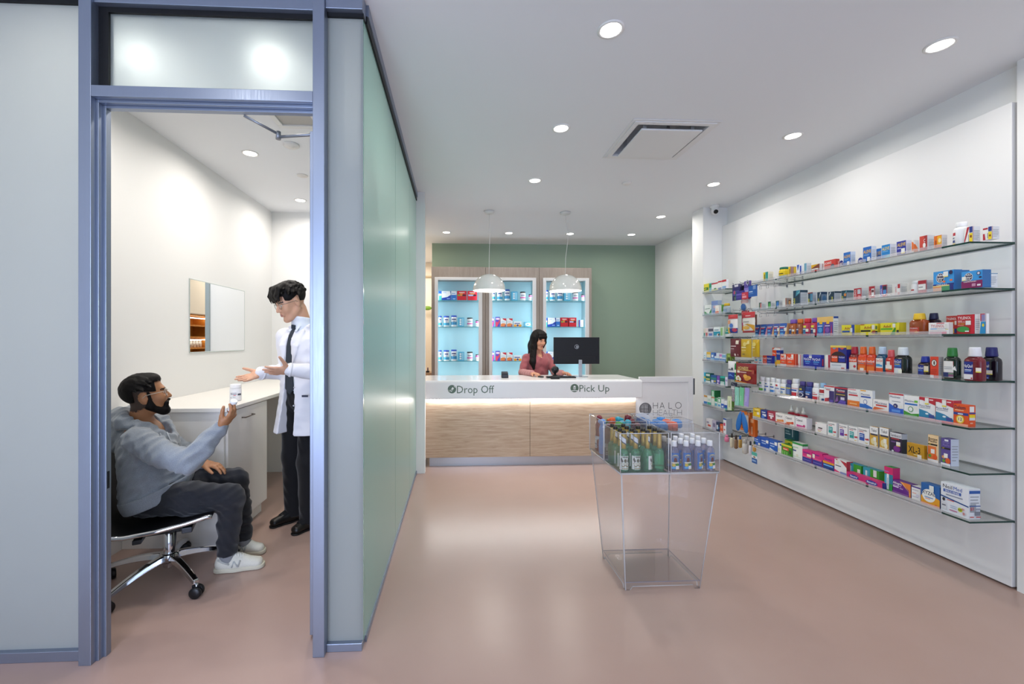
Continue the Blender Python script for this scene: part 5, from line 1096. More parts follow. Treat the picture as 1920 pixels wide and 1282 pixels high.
def bottle_parts(style, w, h, body, cap, dec):
    b, c, ratio, pw = profile(style, w, h)
    clearish = style in ('flat', 'syrup', 'sprayb')
    mb_b = MB().lathe(b, M(body, 0.12 if clearish else 0.3, coat=0.3 if clearish else 0.0), n=28, sy=ratio, power=pw)
    mb_c = MB().lathe(c, M(cap, 0.35), n=20, sy=max(ratio, .8) if style in ('vit', 'syrup') else 1.0)
    r = w / 2
    zt = {'flat': .58, 'syrup': .68, 'jar': .7, 'bigjar': .68, 'vit': .68}.get(style, .5) * h
    z0 = 0.008
    A0, A1 = (R(-145), R(-35)) if pw > 2.2 else (R(-165), R(-15))

    def S(u, v, l):
        a = A0 + (A1 - A0) * u
        if pw > 2.2:   # spread evenly across the flat front
            x = -1 + 2 * u
            x *= .93
            yv = -(max(1e-6, 1 - abs(x) ** pw)) ** (1.0 / pw)
            return (x * (r + l + .0004), yv * (r * ratio + l + .0006), z0 + (zt - z0) * v)
        return ((r + l + .0005) * math.cos(a), (r * ratio + l + .0005) * math.sin(a), z0 + (zt - z0) * v)
    mb_l = None
    if dec:
        mb_l = MB()
        decals(mb_l, S, dec, w, zt - z0)
    return mb_b.mesh('bottle_body'), mb_c.mesh('bottle_cap'), mb_l.mesh('bottle_label') if mb_l else None, r * ratio


def mesh_child(name, me, parent):
    o = bpy.data.objects.new(name, me)
    col.objects.link(o)
    if parent:
        o.parent = parent
    return o


GNAME = ['', 'top', 'second', 'third', 'fourth', 'fifth', 'sixth', 'bottom']
for e in GOODS:
    rot = (0, 0, R(-90))
    if e[0] == 'C':
        _, row, y, w, h, dd, X, base, side, fd, sd, lab, nm = e
        o = mesh_child(nm, carton_mesh(w, h, dd, base, side, fd, sd), None)
        o.location = (X, y, SHELF_Z[row] + .0005)
        o.rotation_euler = rot
        tag(o, lab, 'medicine box' if nm == 'medicine_box' else 'package', 'goods on the %s wall shelf' % GNAME[row])
    else:
        _, row, y, w, h, st, X, body, cap, dec, _s, lab, nm = e
        mb_, mc_, ml_, dep = bottle_parts(st, w, h, body, cap, dec)
        t = empty(nm, (X + dep, y, SHELF_Z[row] + .0005), lab, 'bottle', 'goods on the %s wall shelf' % GNAME[row], R(-90))
        mesh_child('body', mb_, t)
        mesh_child('cap', mc_, t)
        if ml_:
            mesh_child('bottle_label', ml_, t)

# ---------------------------------------------------------------- wall shelves
ORD = ['', 'top', 'second', 'third', 'fourth', 'fifth', 'sixth', 'bottom']
def wall_shelf(row, y0, y1, strips, label, group):
    z = SHELF_Z[row]
    t = empty('glass_shelf', (3.12, (y0 + y1) / 2, z), label, 'shelf', group)
    dy = (y0 + y1) / 2
    mb = MB()
    v = [(2.85 - 3.12, y0 - dy, -.01), (-.002, y0 - dy, -.01), (-.002, y1 - dy, -.01), (2.85 - 3.12, y1 - dy, -.01)]
    t4 = [(p[0], p[1], 0) for p in v]
    mb.add(v + t4, [(3, 2, 1, 0), (4, 5, 6, 7)], SHELFG)
    mb.add(v + t4, [(0, 1, 5, 4), (1, 2, 6, 5), (2, 3, 7, 6), (3, 0, 4, 7)], EDGEG)
    mb.build('glass_sheet', t)
    for a, b in strips:
        mb = MB()
        mb.box(-.2745, -.2725, a - dy, b - dy, -.012, .018, STRIP)
        mb.box(-.2755, -.262, a - dy, b - dy, -.0135, -.0108, STRIPL)
        mb.build('price_strip', t)
    MB().box(-.004, 0, y0 - dy, y1 - dy, -.0135, -.0105, M('4a5452', 0.4)).build('wall_channel', t)


for r_ in range(1, 8):
    wall_shelf(r_, 2.235, 3.985, ((2.37, 2.815), (2.835, 3.24), (3.26, 3.66), (3.68, 3.97)), '%s long glass shelf on the white wall panel' % ORD[r_], 'long glass wall shelves')
    wall_shelf(r_, 4.375, 4.815, ((4.39, 4.805),), '%s short glass shelf next to the white pillar' % ORD[r_], 'short glass wall shelves')

# ---------------------------------------------------------------- pegs and hanging packs between the shelves
PEG = M('aeb2b8', 0.25, metal=.9)
def peg(y, z, label):
    mb = MB()
    mb.tube([(3.122, y, z), (2.86, y, z), (2.845, y, z + .012)], 0.0028, PEG, 6)
    mb.tube([(2.858, y - .011, z - .034), (2.858, y + .011, z - .034), (2.858, y + .011, z - .002), (2.858, y - .011, z - .002)], 0.0018, PEG, 6, closed=True)
    mb.box(3.115, 3.12, y - .007, y + .007, z - .014, z + .014, PEG)
    o = mb.build('display_hook')
    tag(o, label, 'hook', 'hooks for hanging packs')


def pouch(name, x, y, z1, w, h, th, c, fd, label, lean=0.0, cat='package', seal=.12, rz=-90, c2=None):
    """pillow pouch hanging from its top edge; front faces the aisle"""
    mb = MB()
    n, m_ = 9, 9
    def S(u, v, l, s=1):
        b = (max(0, 1 - (2 * u - 1) ** 2)) ** .5 * (max(0, 1 - (2 * v - 1) ** 4)) ** .6
        if v > 1 - seal:
            b *= max(0.0, (1 - v) / seal) ** .7
        return (-w / 2 + w * u * (1), -s * (th / 2 * b + l + .0012), -h + h * v)
    for s_ in (1, -1):
        v = [S(i / (n - 1), j / (m_ - 1), 0, s_) for j in range(m_) for i in range(n)]
        f = []
        for j in range(m_ - 1):
            for i in range(n - 1):
                q = (j * n + i, j * n + i + 1, (j + 1) * n + i + 1, (j + 1) * n + i)
                f.append(q if s_ == 1 else q[::-1])
        mb.add(v, f, M(c if s_ == 1 else (c2 or c), .32), True)
    lift = [.002]
    # printed areas follow the pillow surface on a fine grid
    for it in fd.split(';'):
        a = it.split()
        if not a:
            continue
        lift[0] += .0005
        if a[0] == 'r':
            u0, v0, u1, v1 = map(float, a[1:5])
            g = 6
            vv = [S(u0 + (u1 - u0) * i / g, v0 + (v1 - v0) * j / g, lift[0]) for j in range(g + 1) for i in range(g + 1)]
            mb.add(vv, [(j * (g + 1) + i, j * (g + 1) + i + 1, (j + 1) * (g + 1) + i + 1, (j + 1) * (g + 1) + i) for j in range(g) for i in range(g)], M(a[5], .35), True)
        else:
            decals(mb, lambda u, v, l: S(u, v, lift[0] + .001 + l), it, w, h)
    o = mb.build(name)
    o.location = (x, y, z1)
    o.rotation_euler = (0, R(lean), R(rz))
    return tag(o, label, cat, 'packs hanging between the shelves')


def hangcard(name, x, y, z1, w, h, c, fd, label, th=.008, cat='blister pack', rz=-90):
    me = carton_mesh(w, h, th, c, c, fd, '')
    o = mesh_child(name, me, None)
    o.location = (x, y, z1 - h)
    o.rotation_euler = (0, 0, R(rz))
    return tag(o, label, cat, 'packs hanging between the shelves')

PZ = (1.975, 1.705, 1.425, 1.19, .94, .69, .45)
for k, z in enumerate(PZ):
    for j, y in enumerate((4.05, 4.16, 4.27)):
        peg(y, z + .005, '%s wire display hook of the %s row between the shelves' % (('right', 'middle', 'left')[j], ORD[k + 1]))
for j, y in enumerate((3.70, 3.79, 3.88)):
    peg(y, 1.915, '%s empty wire hook under the top long shelf' % ('right', 'middle', 'left')[j])
    peg(y, 1.655, '%s empty wire hook under the second long shelf' % ('right', 'middle', 'left')[j])

hangcard('blister_pack', 2.86, 4.235, 1.974, .118, .165, '2c2566', 'r .3 .84 .8 .97 d8d4e0;r .1 .3 .9 .6 4a4a9a;e .3 .5 .14 .12 a84a6a;e .7 .42 .2 .12 c8b89a;r .2 0 .7 .26 1a1a20;r .28 .04 .5 .22 6a6a70', 'dark violet blister pack, leftmost of the top hanging cluster')
hangcard('blister_pack', 2.90, 4.18, 1.978, .09, .105, '231c50', 'r .3 .8 .8 .95 c8c4d4;r .3 .3 .8 .7 16161c', 'small dark violet card behind the leftmost top blister pack')
hangcard('blister_pack', 2.86, 4.066, 1.985, .092, .175, '5b4a9c', 'r .3 .82 .8 .95 d8d4e4;r 0 .2 .9 .62 8a78cc;r .1 .3 .7 .5 b0a4e0;r .4 .84 .7 .93 2a2450', 'light violet blister pack in the middle of the top hanging cluster')
hangcard('blister_pack', 2.835, 4.145, 1.896, .124, .09, '3a2a86', 'r .1 .5 .8 .7 6a5ab8;r .1 .2 .7 .4 4f3f9c;r 0 0 .1 1 2f6a6a', 'indigo carton hanging at the bottom of the top cluster')
hangcard('blister_pack', 2.825, 4.055, 1.872, .085, .068, 'c82f44', 'r .1 .2 .8 .5 e89aa4;r .1 .6 .6 .8 e07a8a', 'small red pack hanging low in the top cluster')
hangcard('blister_pack', 2.83, 3.95, 1.929, .114, .11, '1f5cae', 'r .55 .62 .9 .95 7a98c8;r 0.1 0.4 0.525 0.48 c8dcf4;r .1 .25 .6 .3 5f92d4;r 0 .96 1 1 14406f', 'blue hanging card, rightmost of the top hanging cluster', th=.006)
pouch('candy_bag', 2.90, 4.145, 1.835, .135, .135, .03, 'e4e2e2', 'r .1 .55 .9 .78 e2b8b8;p b83040 .5 .8 1 .8 1 1 .7 1;e .4 .25 .3 .26 3f6fb4;r .1 .92 .9 1 b83040', 'white pouch with blue ball picture below the violet blister packs')
pouch('candy_bag', 2.84, 4.25, 1.665, .15, .19, .035, 'eeeae8', 'r 0 .76 1 1 b83238;r 0 0 .36 .3 e2b62c;r .3 0 1 .26 2f3f98;e .5 .4 .2 .12 4a7ac8;r .06 .5 .4 .7 e0a07a;e .8 .16 .2 .1 c03a5a', 'white candy bag with red top and blue base, left in its cluster')
pouch('candy_bag', 2.90, 4.15, 1.70, .11, .20, .03, 'b8384a', 'r .3 .3 .9 .6 e6e2e4;e .6 .3 .3 .14 c04a90;r .1 .8 .9 .95 c85a60', 'red and white candy bag in the middle of its cluster')
pouch('candy_bag', 2.832, 4.0, 1.675, .17, .2, .024, 'e6e2da', 'r 0 .72 1 1 b8222e;r 0.3 0.8 0.725 0.835 e8c8c4;r .1 .5 .6 .56 a8a49c;p d09a2c 0 .08 1 .08 1 .35 .5 .44 0 .34;e .4 .24 .26 .09 e0b04a;r 0 0 1 .09 a82a30', 'white candy bag with red top and golden biscuits, right in its cluster', c2='a8323a')
hangcard('package', 2.95, 4.09, 1.655, .05, .15, '8a6a5a', 'r .1 .1 .9 .3 3a2a26;r .1 .5 .9 .7 d8c8b8;r .1 .75 .9 .9 3a2a26', 'patterned brown pack behind the candy bags')
pouch('snack_pouch', 2.85, 4.225, 1.418, .165, .186, .03, '6b1f26', 'r .64 .7 .88 .9 e8dcc8;r 0.16 0.56 0.67 0.61 e0c8c4;r 0.16 0.42 0.5 0.455 e0c8c4;r .14 .32 .5 .34 a87078;e .6 .12 .08 .07 e8d8d4;e .84 .12 .05 .05 b89090', 'maroon snack pouch hanging left of the yellow ones', c2='5a1a20')
hangcard('package', 2.90, 4.105, 1.412, .046, .176, '1a2448', 'r .4 .5 .9 .66 8a92b0', 'narrow navy pack between the maroon and yellow pouches')
pouch('snack_pouch', 2.832, 4.04, 1.412, .15, .178, .025, 'c9a416', 'p e4d48a .6 .7 .9 .75 .85 .95 .7 .9;e .5 .72 .16 .12 e0cc70;r 0.14 0.52 0.616 0.57 efe6b0;r .16 .36 .6 .42 d8c060;r .25 .14 .5 .2 8a6f10', 'yellow snack pouch, left of the two yellow ones', c2='b08f10')
pouch('snack_pouch', 2.832, 3.905, 1.408, .10, .165, .025, 'c6a214', 'e .4 .72 .3 .12 e0cc70;r 0.14 0.52 0.565 0.57 efe6b0;r .16 .36 .6 .4 d8c060', 'yellow snack pouch, right of the two yellow ones', c2='a88a10')
hangcard('package', 2.92, 4.33, 1.175, .06, .17, 'd8b030', 'r .2 .1 .8 .5 c8c0a8', 'yellow and white card at the back left of the cough drop cluster')
pouch('cough_drop_bag', 2.845, 4.275, 1.186, .125, .19, .026, 'e8e8ea', 'r 0 0 1 .4 1f3f98;p 5f92d8 .1 .2 .5 .3 .9 .15 .5 .22;r .2 .5 .8 .58 7a7a84;e .7 .6 .1 .06 3a3a44', 'white and blue bag, left in the cough drop cluster', c2='2a4a9a')
pouch('cough_drop_bag', 2.84, 4.175, 1.166, .11, .185, .024, '1f7a34', 'r .1 .5 .9 .66 e0e8dc;p d8a83c .3 .02 .9 .02 .8 .26;r .2 .3 .8 .36 8fc89a;e .7 .75 .2 .14 3f9a4a', 'green cough drop bag partly behind the large red one')
pouch('cough_drop_bag', 2.815, 4.02, 1.176, .292, .192, .026, '861a1c', 't HONEES .16 .68 .15 .62 f0e08a;r .12 .64 .84 .665 e8c860;r .14 .52 .6 .57 d8b8b0;r .12 .5 .26 .62 e8e0d0;e .7 .3 .12 .1 e0a03c;e .62 .24 .12 .1 d8922c;e .56 .36 .1 .1 e8b04a;e .2 .26 .08 .1 f0ead8;e .12 .2 .08 .1 f0ead8;e .28 .18 .08 .1 ece4d0;e .2 .22 .05 .05 c8b050;p e8922c 0 .02 .6 .0 .6 .04 0 .08;r .86 .5 .96 .7 a84a3c', 'large dark red cough drop bag with yellow lettering')
hangcard('package', 2.86, 4.27, .965, .08, .035, '262a48', '', 'small dark navy pack under the white and blue bag')

# headphone tangle, mint and lavender sachets
mb = MB()
for k in range(5):
    mb.tube([(0, .02 * math.sin(k * 2.1 + q * .9), -.03 - q * .016) if q % 2 else (.01, -.018 + .012 * k * .8, -.03 - q * .016) for q in range(9)], .0032, M('b4aab4', .45), 6)
mb.box(-.002, .004, -.025, .025, -.03, 0, M('d8d6d8', .4))
o = mb.build('earphones', loc=(2.86, 4.285, .925))
tag(o, 'grey coiled cable hanging left of the mint sachets', 'cable', 'packs hanging between the shelves')
for nm_, y, z, c, lean, lab in (('sachet', 4.205, .925, '8fd6c4', 0, 'pale mint sachet, left of the two green ones'), ('sachet', 4.13, .93, '74cf9c', 3, 'brighter green sachet, right of the two green ones'), ('sachet', 4.05, .935, 'a79be0', 5, 'lavender sachet hanging right of the green ones')):
    pouch(nm_, 2.85, y, z, .062, .185, .008, c, 'r 0.47 0.25 0.55 0.547 e8f4f0', lab, seal=.1, lean=lean)
# slippers, frames and a book under the sixth shelves
def frame_pack(y, z1, w, h, lab, c):
    mb = MB()
    for b in ((-w / 2, -w / 2 + .022), (w / 2 - .022, w / 2)):
        mb.box(b[0], b[1], 0, .03, 0, h, M(c, .45))
    mb.box(-w / 2 + .022, w / 2 - .022, 0, .03, h - .03, h, M(c, .45))
    mb.box(-w / 2 + .022, w / 2 - .022, 0, .03, 0, .02, M(c, .45))
    mb.box(-w / 2 + .022, w / 2 - .022, .012, .024, .02, h - .03, M('c9cdd0', .3))
    mb.box(-w / 2, -w / 2 + .022, -.001, 0, .05, .08, M('2a5a3a', .5))
    o = mb.build('boxed_insoles', loc=(2.93, y, z1 - h), rot=(0, 0, R(-90)))
    return tag(o, lab, 'package', 'packs hanging between the shelves')


frame_pack(4.2, .675, .145, .195, 'orange framed window carton left behind the blue gloves', 'd8731c')
hangcard('package', 2.88, 4.03, .640, .085, .175, 'cf6118', 'r 0.45 0.1 0.6 0.525 f0c8a0;r .3 .75 .8 .95 e8a878', 'solid orange carton right of the blue gloves', th=.03, cat='package')
gl = empty('gloves', (2.835, 4.11, .69), 'pair of bright blue gloves hanging between the orange cartons', 'gloves', 'packs hanging between the shelves', R(-90))
for sx in (-1, 1):
    mb = MB()
    prof = [(.008, -.0), (.016, -.02), (.03, -.06), (.036, -.11), (.034, -.16), (.022, -.195), (.004, -.208)]
    mb.lathe(prof, M('1668b4', .55), n=16, sy=.34)
    o = mb.build('glove', gl, loc=(.014 * sx, 0, 0), rot=(0, R(-15 * sx), 0))
hangcard('notebook', 3.06, 3.78, .646, .118, .160, '12555f', 'r .1 .62 .5 .86 8fb4b8;r .1 .3 .6 .36 9fc0c4;r .1 .42 .5 .52 6f9aa0;r 0.78 0.2 0.85 0.625 b8d0d4', 'dark teal carton hanging on the wall above the bottom shelf', th=.04, cat='package')

# small toiletries under the bottom shelf
def dangler(y, z1, h, r, c, cap, lab, flat=.6):
    t = empty('hanging_toiletry', (2.86, y, z1), lab, 'toiletry', 'toiletries hanging at the bottom')
    MB().lathe([(r * .4, -h), (r, -h * .93), (r, -h * .4), (r * .7, -h * .3)], M(c, .4), n=14, sy=flat).build('body', t)
    MB().lathe([(r * .6, -h * .3), (r * .6, -h * .06), (r * .4, 0)], M(cap, .4), n=12, sy=flat).build('cap', t)


dangler(4.385, .40, .075, .022, 'd87a9a', 'd87a9a', 'pink round sponge, leftmost of the hanging toiletries', 1.0)
dangler(4.30, .435, .15, .018, 'dcd2b4', '3a3632', 'cream brush with dark head hanging at the bottom')
dangler(4.235, .43, .14, .02, '8a6a4c', '4a3a30', 'brown brush hanging next to the cream one')
dangler(4.17, .44, .125, .018, 'c49a4a', '2a62b4', 'golden applicator with blue top hanging at the bottom')
dangler(4.095, .425, .15, .03, 'c8c4ba', 'b8b4a8', 'beige tube hanging in the middle of the toiletries')
dangler(4.02, .42, .135, .016, 'dcdce2', '3a3a44', 'white tube with black tip hanging at the bottom')
dangler(3.965, .43, .10, .016, 'd8a04a', '1f4a3c', 'amber and dark green vial, rightmost of the toiletries')
hangcard('blister_pack', 2.86, 3.965, .325, .072, .105, 'dfe4e6', 'r 0 0 1 .45 2a5a9a;r 0 .7 1 1 4fb0a0;r .1 .15 .8 .3 8fb0d8;e .5 .56 .2 .08 a07a5a', 'small white and blue card hanging lowest of all')

# ---------------------------------------------------------------- goods in the lit cabinets
def NX(px):
    return -0.392 + (px - 810) * 8.275e-3 * 1.0


CARTS = {
    'tealhalf': ('e4e8ea', 'r .1 0 1 .5 3fa8a0;r 0 .7 1 1 2a55b0', 'white and teal'),
    'bluediag': ('2447ae', 'p eaeef2 0 .25 0 1 .9 1 1 .6 .6 .35;r .1 .8 .5 .86 9ab0e0;r .55 .12 .9 .22 8fb0f0', 'blue and white diagonal'),
    'bluenarrow': ('2f6fc4', 'r 0 .6 1 1 dfe6ee;r .1 .7 .8 .8 7fa8d8;r .3 .1 .8 .2 a8d0f0', 'blue and white narrow'),
    'red1': ('c8202e', 'r .08 .46 .5 .62 5fae4a;r .3 .46 .6 .8 d8803c;r 0.2 0.78 0.795 0.86 f0d8d8;r .55 .46 .92 .62 3a2030', 'red with green panel'),
    'red2': ('cf2232', 'r .08 .46 .6 .62 a8c4ec;r .3 .6 .7 .8 d8803c;r 0.2 0.78 0.795 0.86 f0d8d8;r .6 .46 .92 .62 3a2030', 'red with pale blue panel'),
    'whblue': ('e8ecf4', 'r 0 0 .3 1 2a3f9a;r .4 .2 .9 .3 5f7fd0;r .4 .5 .8 .6 8fa0d0', 'small white and blue'),
    'pack': ('58b4dc', 'e .4 .75 .16 .1 e0f0f8;e .4 .5 .16 .1 e0f0f8;e .4 .25 .16 .1 e0f0f8;r .6 .1 .9 .9 8fd0ec', 'sky blue wipes'),
    'orange': ('ecedee', 'p d02a38 .3 1 1 1 1 .7 .5 .85;e .5 .2 .5 .22 ec8a4a;r .1 .55 .7 .6 9ab8d8;r 0 0 1 .06 d8503c;e .85 .14 .1 .1 4a5a9a', 'white, orange and red'),
    'orlow': ('eceef0', 'r .1 .55 .8 .7 3a4a9a;e .2 .2 .2 .24 eca02c;e .5 .26 .12 .2 3a4a8a;e .8 .2 .2 .24 eca02c', 'low white and amber'),
    'skylow': ('6fc0e0', 'e .55 .5 .4 .36 d8f0f8;p 3f9ac8 .3 .3 .8 .5 .5 .6', 'low sky blue'),
    'tube': ('5b3fae', 'r 0 .0 .4 .5 d83a5a;r .1 .7 .9 .9 e8c8d8;p d8405a .4 .1 1 .5 1 .8 .3 .3;r 0 .92 1 1 3a4ac0', 'violet and red tube'),
}
SETS = {
    'A': [('tealhalf', 0, 6, 17), ('bluediag', 6.5, 23.5, 17), ('bluenarrow', 24, 34, 17), ('red1', 35, 53, 17.5), ('red2', 54.5, 72.5, 17.5)],
    'A3': [('tealhalf', 0, 4, 17), ('bluediag', 5, 20, 17), ('bluenarrow', 20.5, 28.5, 17), ('red1', 29.5, 44, 17.5), ('red2', 45.5, 60, 17.5), ('whblue', 64.5, 73, 13)],
    'B': [('tub', 0, 6.5, 20), ('tub', 9.5, 20.5, 20), ('tubl', 23.5, 34.5, 21), ('pack', 36.5, 48.5, 17), ('vit', 53.5, 64.5, 17), ('vits', 69.5, 76, 12)],
    'C': [('tube', 0, 4, 17), ('tube', 6.8, 15.2, 18.5), ('orange', 16, 27, 15.6), ('orange', 28, 39, 15.6), ('orlow', 41, 56, 10), ('skylow', 61, 73.5, 9)],
}
POS = ['leftmost', 'second from left', 'third from left', 'fourth from left', 'fifth from left', 'rightmost']
PLAN = {0: 'ABB', 1: 'BCC', 2: 'B3C'}
for ci, (x0, x1, f0, f1) in enumerate(CAB):
    for ri in range(3):
        key = PLAN[ci][ri]
        key = 'A3' if key == '3' else key
        if ci == 2 and ri == 2:
            key = 'A3'
        st = SETS[key]
        for k, (nm, a, b, h) in enumerate(st):
            if ci == 2 and ri == 2 and nm in ('whblue',):
                continue
            xa, xb = f0 + .052 + a * 8.3e-3, f0 + .052 + b * 8.3e-3
            w, hh = xb - xa - .003, h * 8.3e-3
            where = '%s on %s shelf of %s lit cabinet' % (POS[k] if not (nm == 'red2' and key == 'A') else 'right end', ('top', 'middle', 'low')[ri], ('left', 'middle', 'right')[ci])
            loc = ((xa + xb) / 2, 6.63, NZ[ri] + .0005)
            grp = 'goods in the lit cabinets'
            if nm in CARTS:
                c, dcl, words = CARTS[nm]
                o = mesh_child('medicine_box', carton_mesh(w, hh, min(.09, w * .8), c, c, dcl, ''), None)
                o.location = loc
                tag(o, words + ' box, ' + where, 'medicine box', grp)
            else:
                r = w / 2
                t = empty('wipes_tub' if nm.startswith('tub') else 'pill_bottle', (loc[0], loc[1] + r, loc[2]), {'tub': 'white tub with blue lid, ', 'tubl': 'taller white tub with blue lid, ', 'vit': 'white bottle with black lid, ', 'vits': 'small pink and white bottle, '}[nm] + where, 'tub' if nm.startswith('tub') else 'bottle', grp)
                lidc = '2a4fb8' if nm.startswith('tub') else '14161c'
                MB().lathe([(r * .9, 0), (r * .95, .004), (r, hh * .82), (r * .97, hh * .86)], M('eef0f2', .35), n=24).build('body', t)
                MB().lathe([(r * .98, hh * .86), (r, hh * .88), (r * .98, hh * .97), (r * .9, hh)], M(lidc, .35), n=24).build('lid', t)
                mb = MB()
                S = lambda u, v, l: (r * 1.0 * math.cos(R(-165 + 150 * u)) * (1 + l / r + .02), r * math.sin(R(-165 + 150 * u)) * (1 + l / r + .02), hh * (.04 + .78 * v))
                decals(mb, S, 'r 0 .1 1 .42 3f9ac4;r .25 .7 .75 .84 3a4a8a;r .3 .52 .7 .58 6a8ab8' if nm == 'tub' else ('r 0 .16 1 .5 3a8cbc;r .2 .72 .8 .86 34407a;r .3 .56 .7 .62 44507a' if nm == 'tubl' else 'r 0 .3 1 .44 d84aa0;r .2 .6 .8 .8 a8b0c0' if nm == 'vit' else 'r 0 .7 1 1 d84aa0;r .2 .2 .7 .5 d0c8d8'), w, hh)
                mb.build('bottle_label', t)

# ---------------------------------------------------------------- things on the counter
CT = 0.9625
mo = empty('computer_monitor', (1.44, 5.06, CT), 'wide black computer monitor seen from behind on a silver stand', 'monitor')
mb = MB()
mb.box(-.278, .278, -.008, .012, .155, .475, M('0c0f16', .42))
mb.build('screen_housing', mo, .004)
MB().box(-.274, .274, .012, .0135, .165, .471, M('1a1d24', .2)).build('screen', mo)
MB().box(-.235, .235, -.014, -.008, .165, .245, M('0a0d13', .45)).build('vent_strip', mo, .003)
mb = MB()
S = lambda u, v, l: (-.026 + .052 * u, -.0086 - l, .335 + .052 * v)
n = 28
vv = []
for i in range(n):
    a = 2 * math.pi * i / n
    vv += [S(.5 + .5 * math.cos(a), .5 + .5 * math.sin(a), .0002), S(.5 + .43 * math.cos(a), .5 + .43 * math.sin(a), .0002)]
mb.add(vv, [(2 * i, 2 * i + 1, 2 * ((i + 1) % n) + 1, 2 * ((i + 1) % n)) for i in range(n)], M('b8bcc4', .3, metal=.5))
decals(mb, S, 'p b8bcc4 .33 .3 .4 .3 .56 .86 .49 .86;p b8bcc4 .46 .3 .53 .3 .6 .56 .53 .62;p b8bcc4 .44 .58 .58 .58 .6 .64 .46 .64;p b8bcc4 .5 .12 .57 .12 .73 .66 .66 .66;p b8bcc4 .66 .6 .8 .6 .82 .66 .68 .66;p b8bcc4 .74 .32 .81 .32 .88 .6 .81 .64;p b8bcc4 .6 .3 .78 .3 .78 .36 .62 .36', .05, .05)
mb.build('emblem', mo)
MB().box(.02, .062, -.028, -.012, .006, .205, brushed('stand_silver', 'b9bdc4', (40, 40, 2))).build('stand_column', mo, .005)
MB().lathe([(.1, 0), (.1, .004), (.096, .006)], brushed('stand_silver', 'b9bdc4'), n=36, sy=.8).build('stand_base', mo, loc=(.04, .0, 0))
kb = empty('keyboard', (1.21, 4.90, CT), 'black keyboard lying on the counter in front of the woman', 'keyboard')
MB().box(-.165, .165, -.055, .055, .004, .018, M('141519', .45)).build('keyboard_base', kb, .004)
MB().box(-.16, .16, -.06, .06, 0, .004, M('c8c9cc', .4)).build('tray', kb, .001)
mb = MB()
for r_ in range(4):
    for c_ in range(13):
        mb.box(-.155 + c_ * .0242, -.155 + c_ * .0242 + .02, -.045 + r_ * .023, -.045 + r_ * .023 + .019, .018, .022, M('1d1f24', .5))
mb.build('keys', kb)
sc = empty('desk_scanner', (1.17, 5.02, CT), 'black round-headed scanner on a stand beside the keyboard', 'scanner')
MB().lathe([(.05, 0), (.05, .012), (.03, .022), (.014, .03), (.013, .05)], M('101114', .4), n=24).build('stand', sc)
MB().lathe([(.005, -.044), (.03, -.034), (.045, -.01), (.045, .012), (.032, .034), (.005, .046)], M('15161a', .32), n=28, sy=.8).build('head', sc, loc=(0, 0, .088))
pd = empty('card_reader', (.565, 4.97, CT), 'small dark card reader standing alone on the counter', 'card reader')
MB().hexa([(-.04, -.035, 0), (.04, -.035, 0), (.04, .04, 0), (-.04, .04, 0)], [(-.037, -.02, .058), (.037, -.02, .058), (.038, .038, .074), (-.038, .038, .074)], M('22242a', .45)).build('housing', pd, .006)
MB().box(-.03, .03, -.0345, -.030, .012, .03, M('3a3d44', .3)).build('slot', pd, loc=(0, .0, 0))
ms = MB().lathe([(.03, 0), (.033, .006), (.026, .015), (.006, .019)], M('1b1c20', .35), n=20, sy=1.5).build('computer_mouse', loc=(1.0, 5.02, CT), rot=(0, 0, R(20)))
tag(ms, 'black computer mouse under the woman\'s hand', 'mouse')
dk = MB().hexa([(-.05, -.03, 0), (.05, -.03, 0), (.05, .03, 0), (-.05, .03, 0)], [(-.04, -.02, .03), (.04, -.02, .03), (.036, .022, .036), (-.036, .022, .036)], M('0c0c0f', .4)).build('scanner_cradle', bevel=.005, loc=(1.12, 4.80, CT))
tag(dk, 'low black cradle in front of the keyboard', 'cradle')

# ---------------------------------------------------------------- back room (seen in the mirror and through the gap)
PINE = wood('warm_pine', 'a8661f', 'c07c2c', 'cf9040', (1, 14, 1), .6)
bs = empty('wooden_shelving', (-.75, 6.5, 0), 'warm wooden shelving with white upper doors, seen in the mirror', 'shelving')
def bb(mb, name, bevel=0.0, par=None):
    o = mb.build(name, par or bs, bevel)
    if par is None:
        o.location = (.75, -6.5, 0)
    return o


mb = MB()
mb.box(-.62, -.6, 5.95, 7.28, 0, 1.76, PINE)
for y in (5.95, 6.42, 6.9, 7.26):
    mb.box(-.85, -.62, y, y + .02, 0, 1.76, PINE)
for z in (.4, .8, 1.1, 1.28, 1.435, 1.595, 1.74):
    mb.box(-.85, -.62, 5.97, 7.26, z, z + .02, PINE)
bb(mb, 'carcass')
bb(MB().box(-.85, -.6, 5.95, 7.28, 1.762, 2.3, LAM), 'upper_cabinet')
for i in range(3):
    o = bb(MB().box(-.868, -.852, 5.955 + i * .44, 6.39 + i * .44, 1.77, 2.29, LAM), 'upper_door', .002)
    mb = MB()
    y = 6.35 + i * .44 if i % 2 == 0 else 5.99 + i * .44
    mb.tube([(-.87, y, 1.82), (-.885, y, 1.82), (-.885, y, 1.9), (-.87, y, 1.9)], .004, CHROME, 6)
    h = mb.build('handle', o)
for z in (1.72, 1.415):
    bb(MB().box(-.81, -.77, 6.0, 6.9, z - .012, z, M((1, .93, .8), .5, emit=6.0)), 'light_bar')
for i in range(5):
    y = 6.05 + i * .07
    t = empty('supply_bottle', (-.78, y, 1.301), ('first', 'second', 'third', 'fourth', 'fifth')[i] + ' little white bottle on the wooden shelving in the mirror', 'bottle', 'bottles on the wooden shelving')
    MB().lathe([(.02, 0), (.021, .07), (.015, .078)], M('e6e4e0', .4), n=14).build('body', t)
    MB().lathe([(.017, .078), (.017, .098)], M('d8d4ce', .4), n=12).build('cap', t)
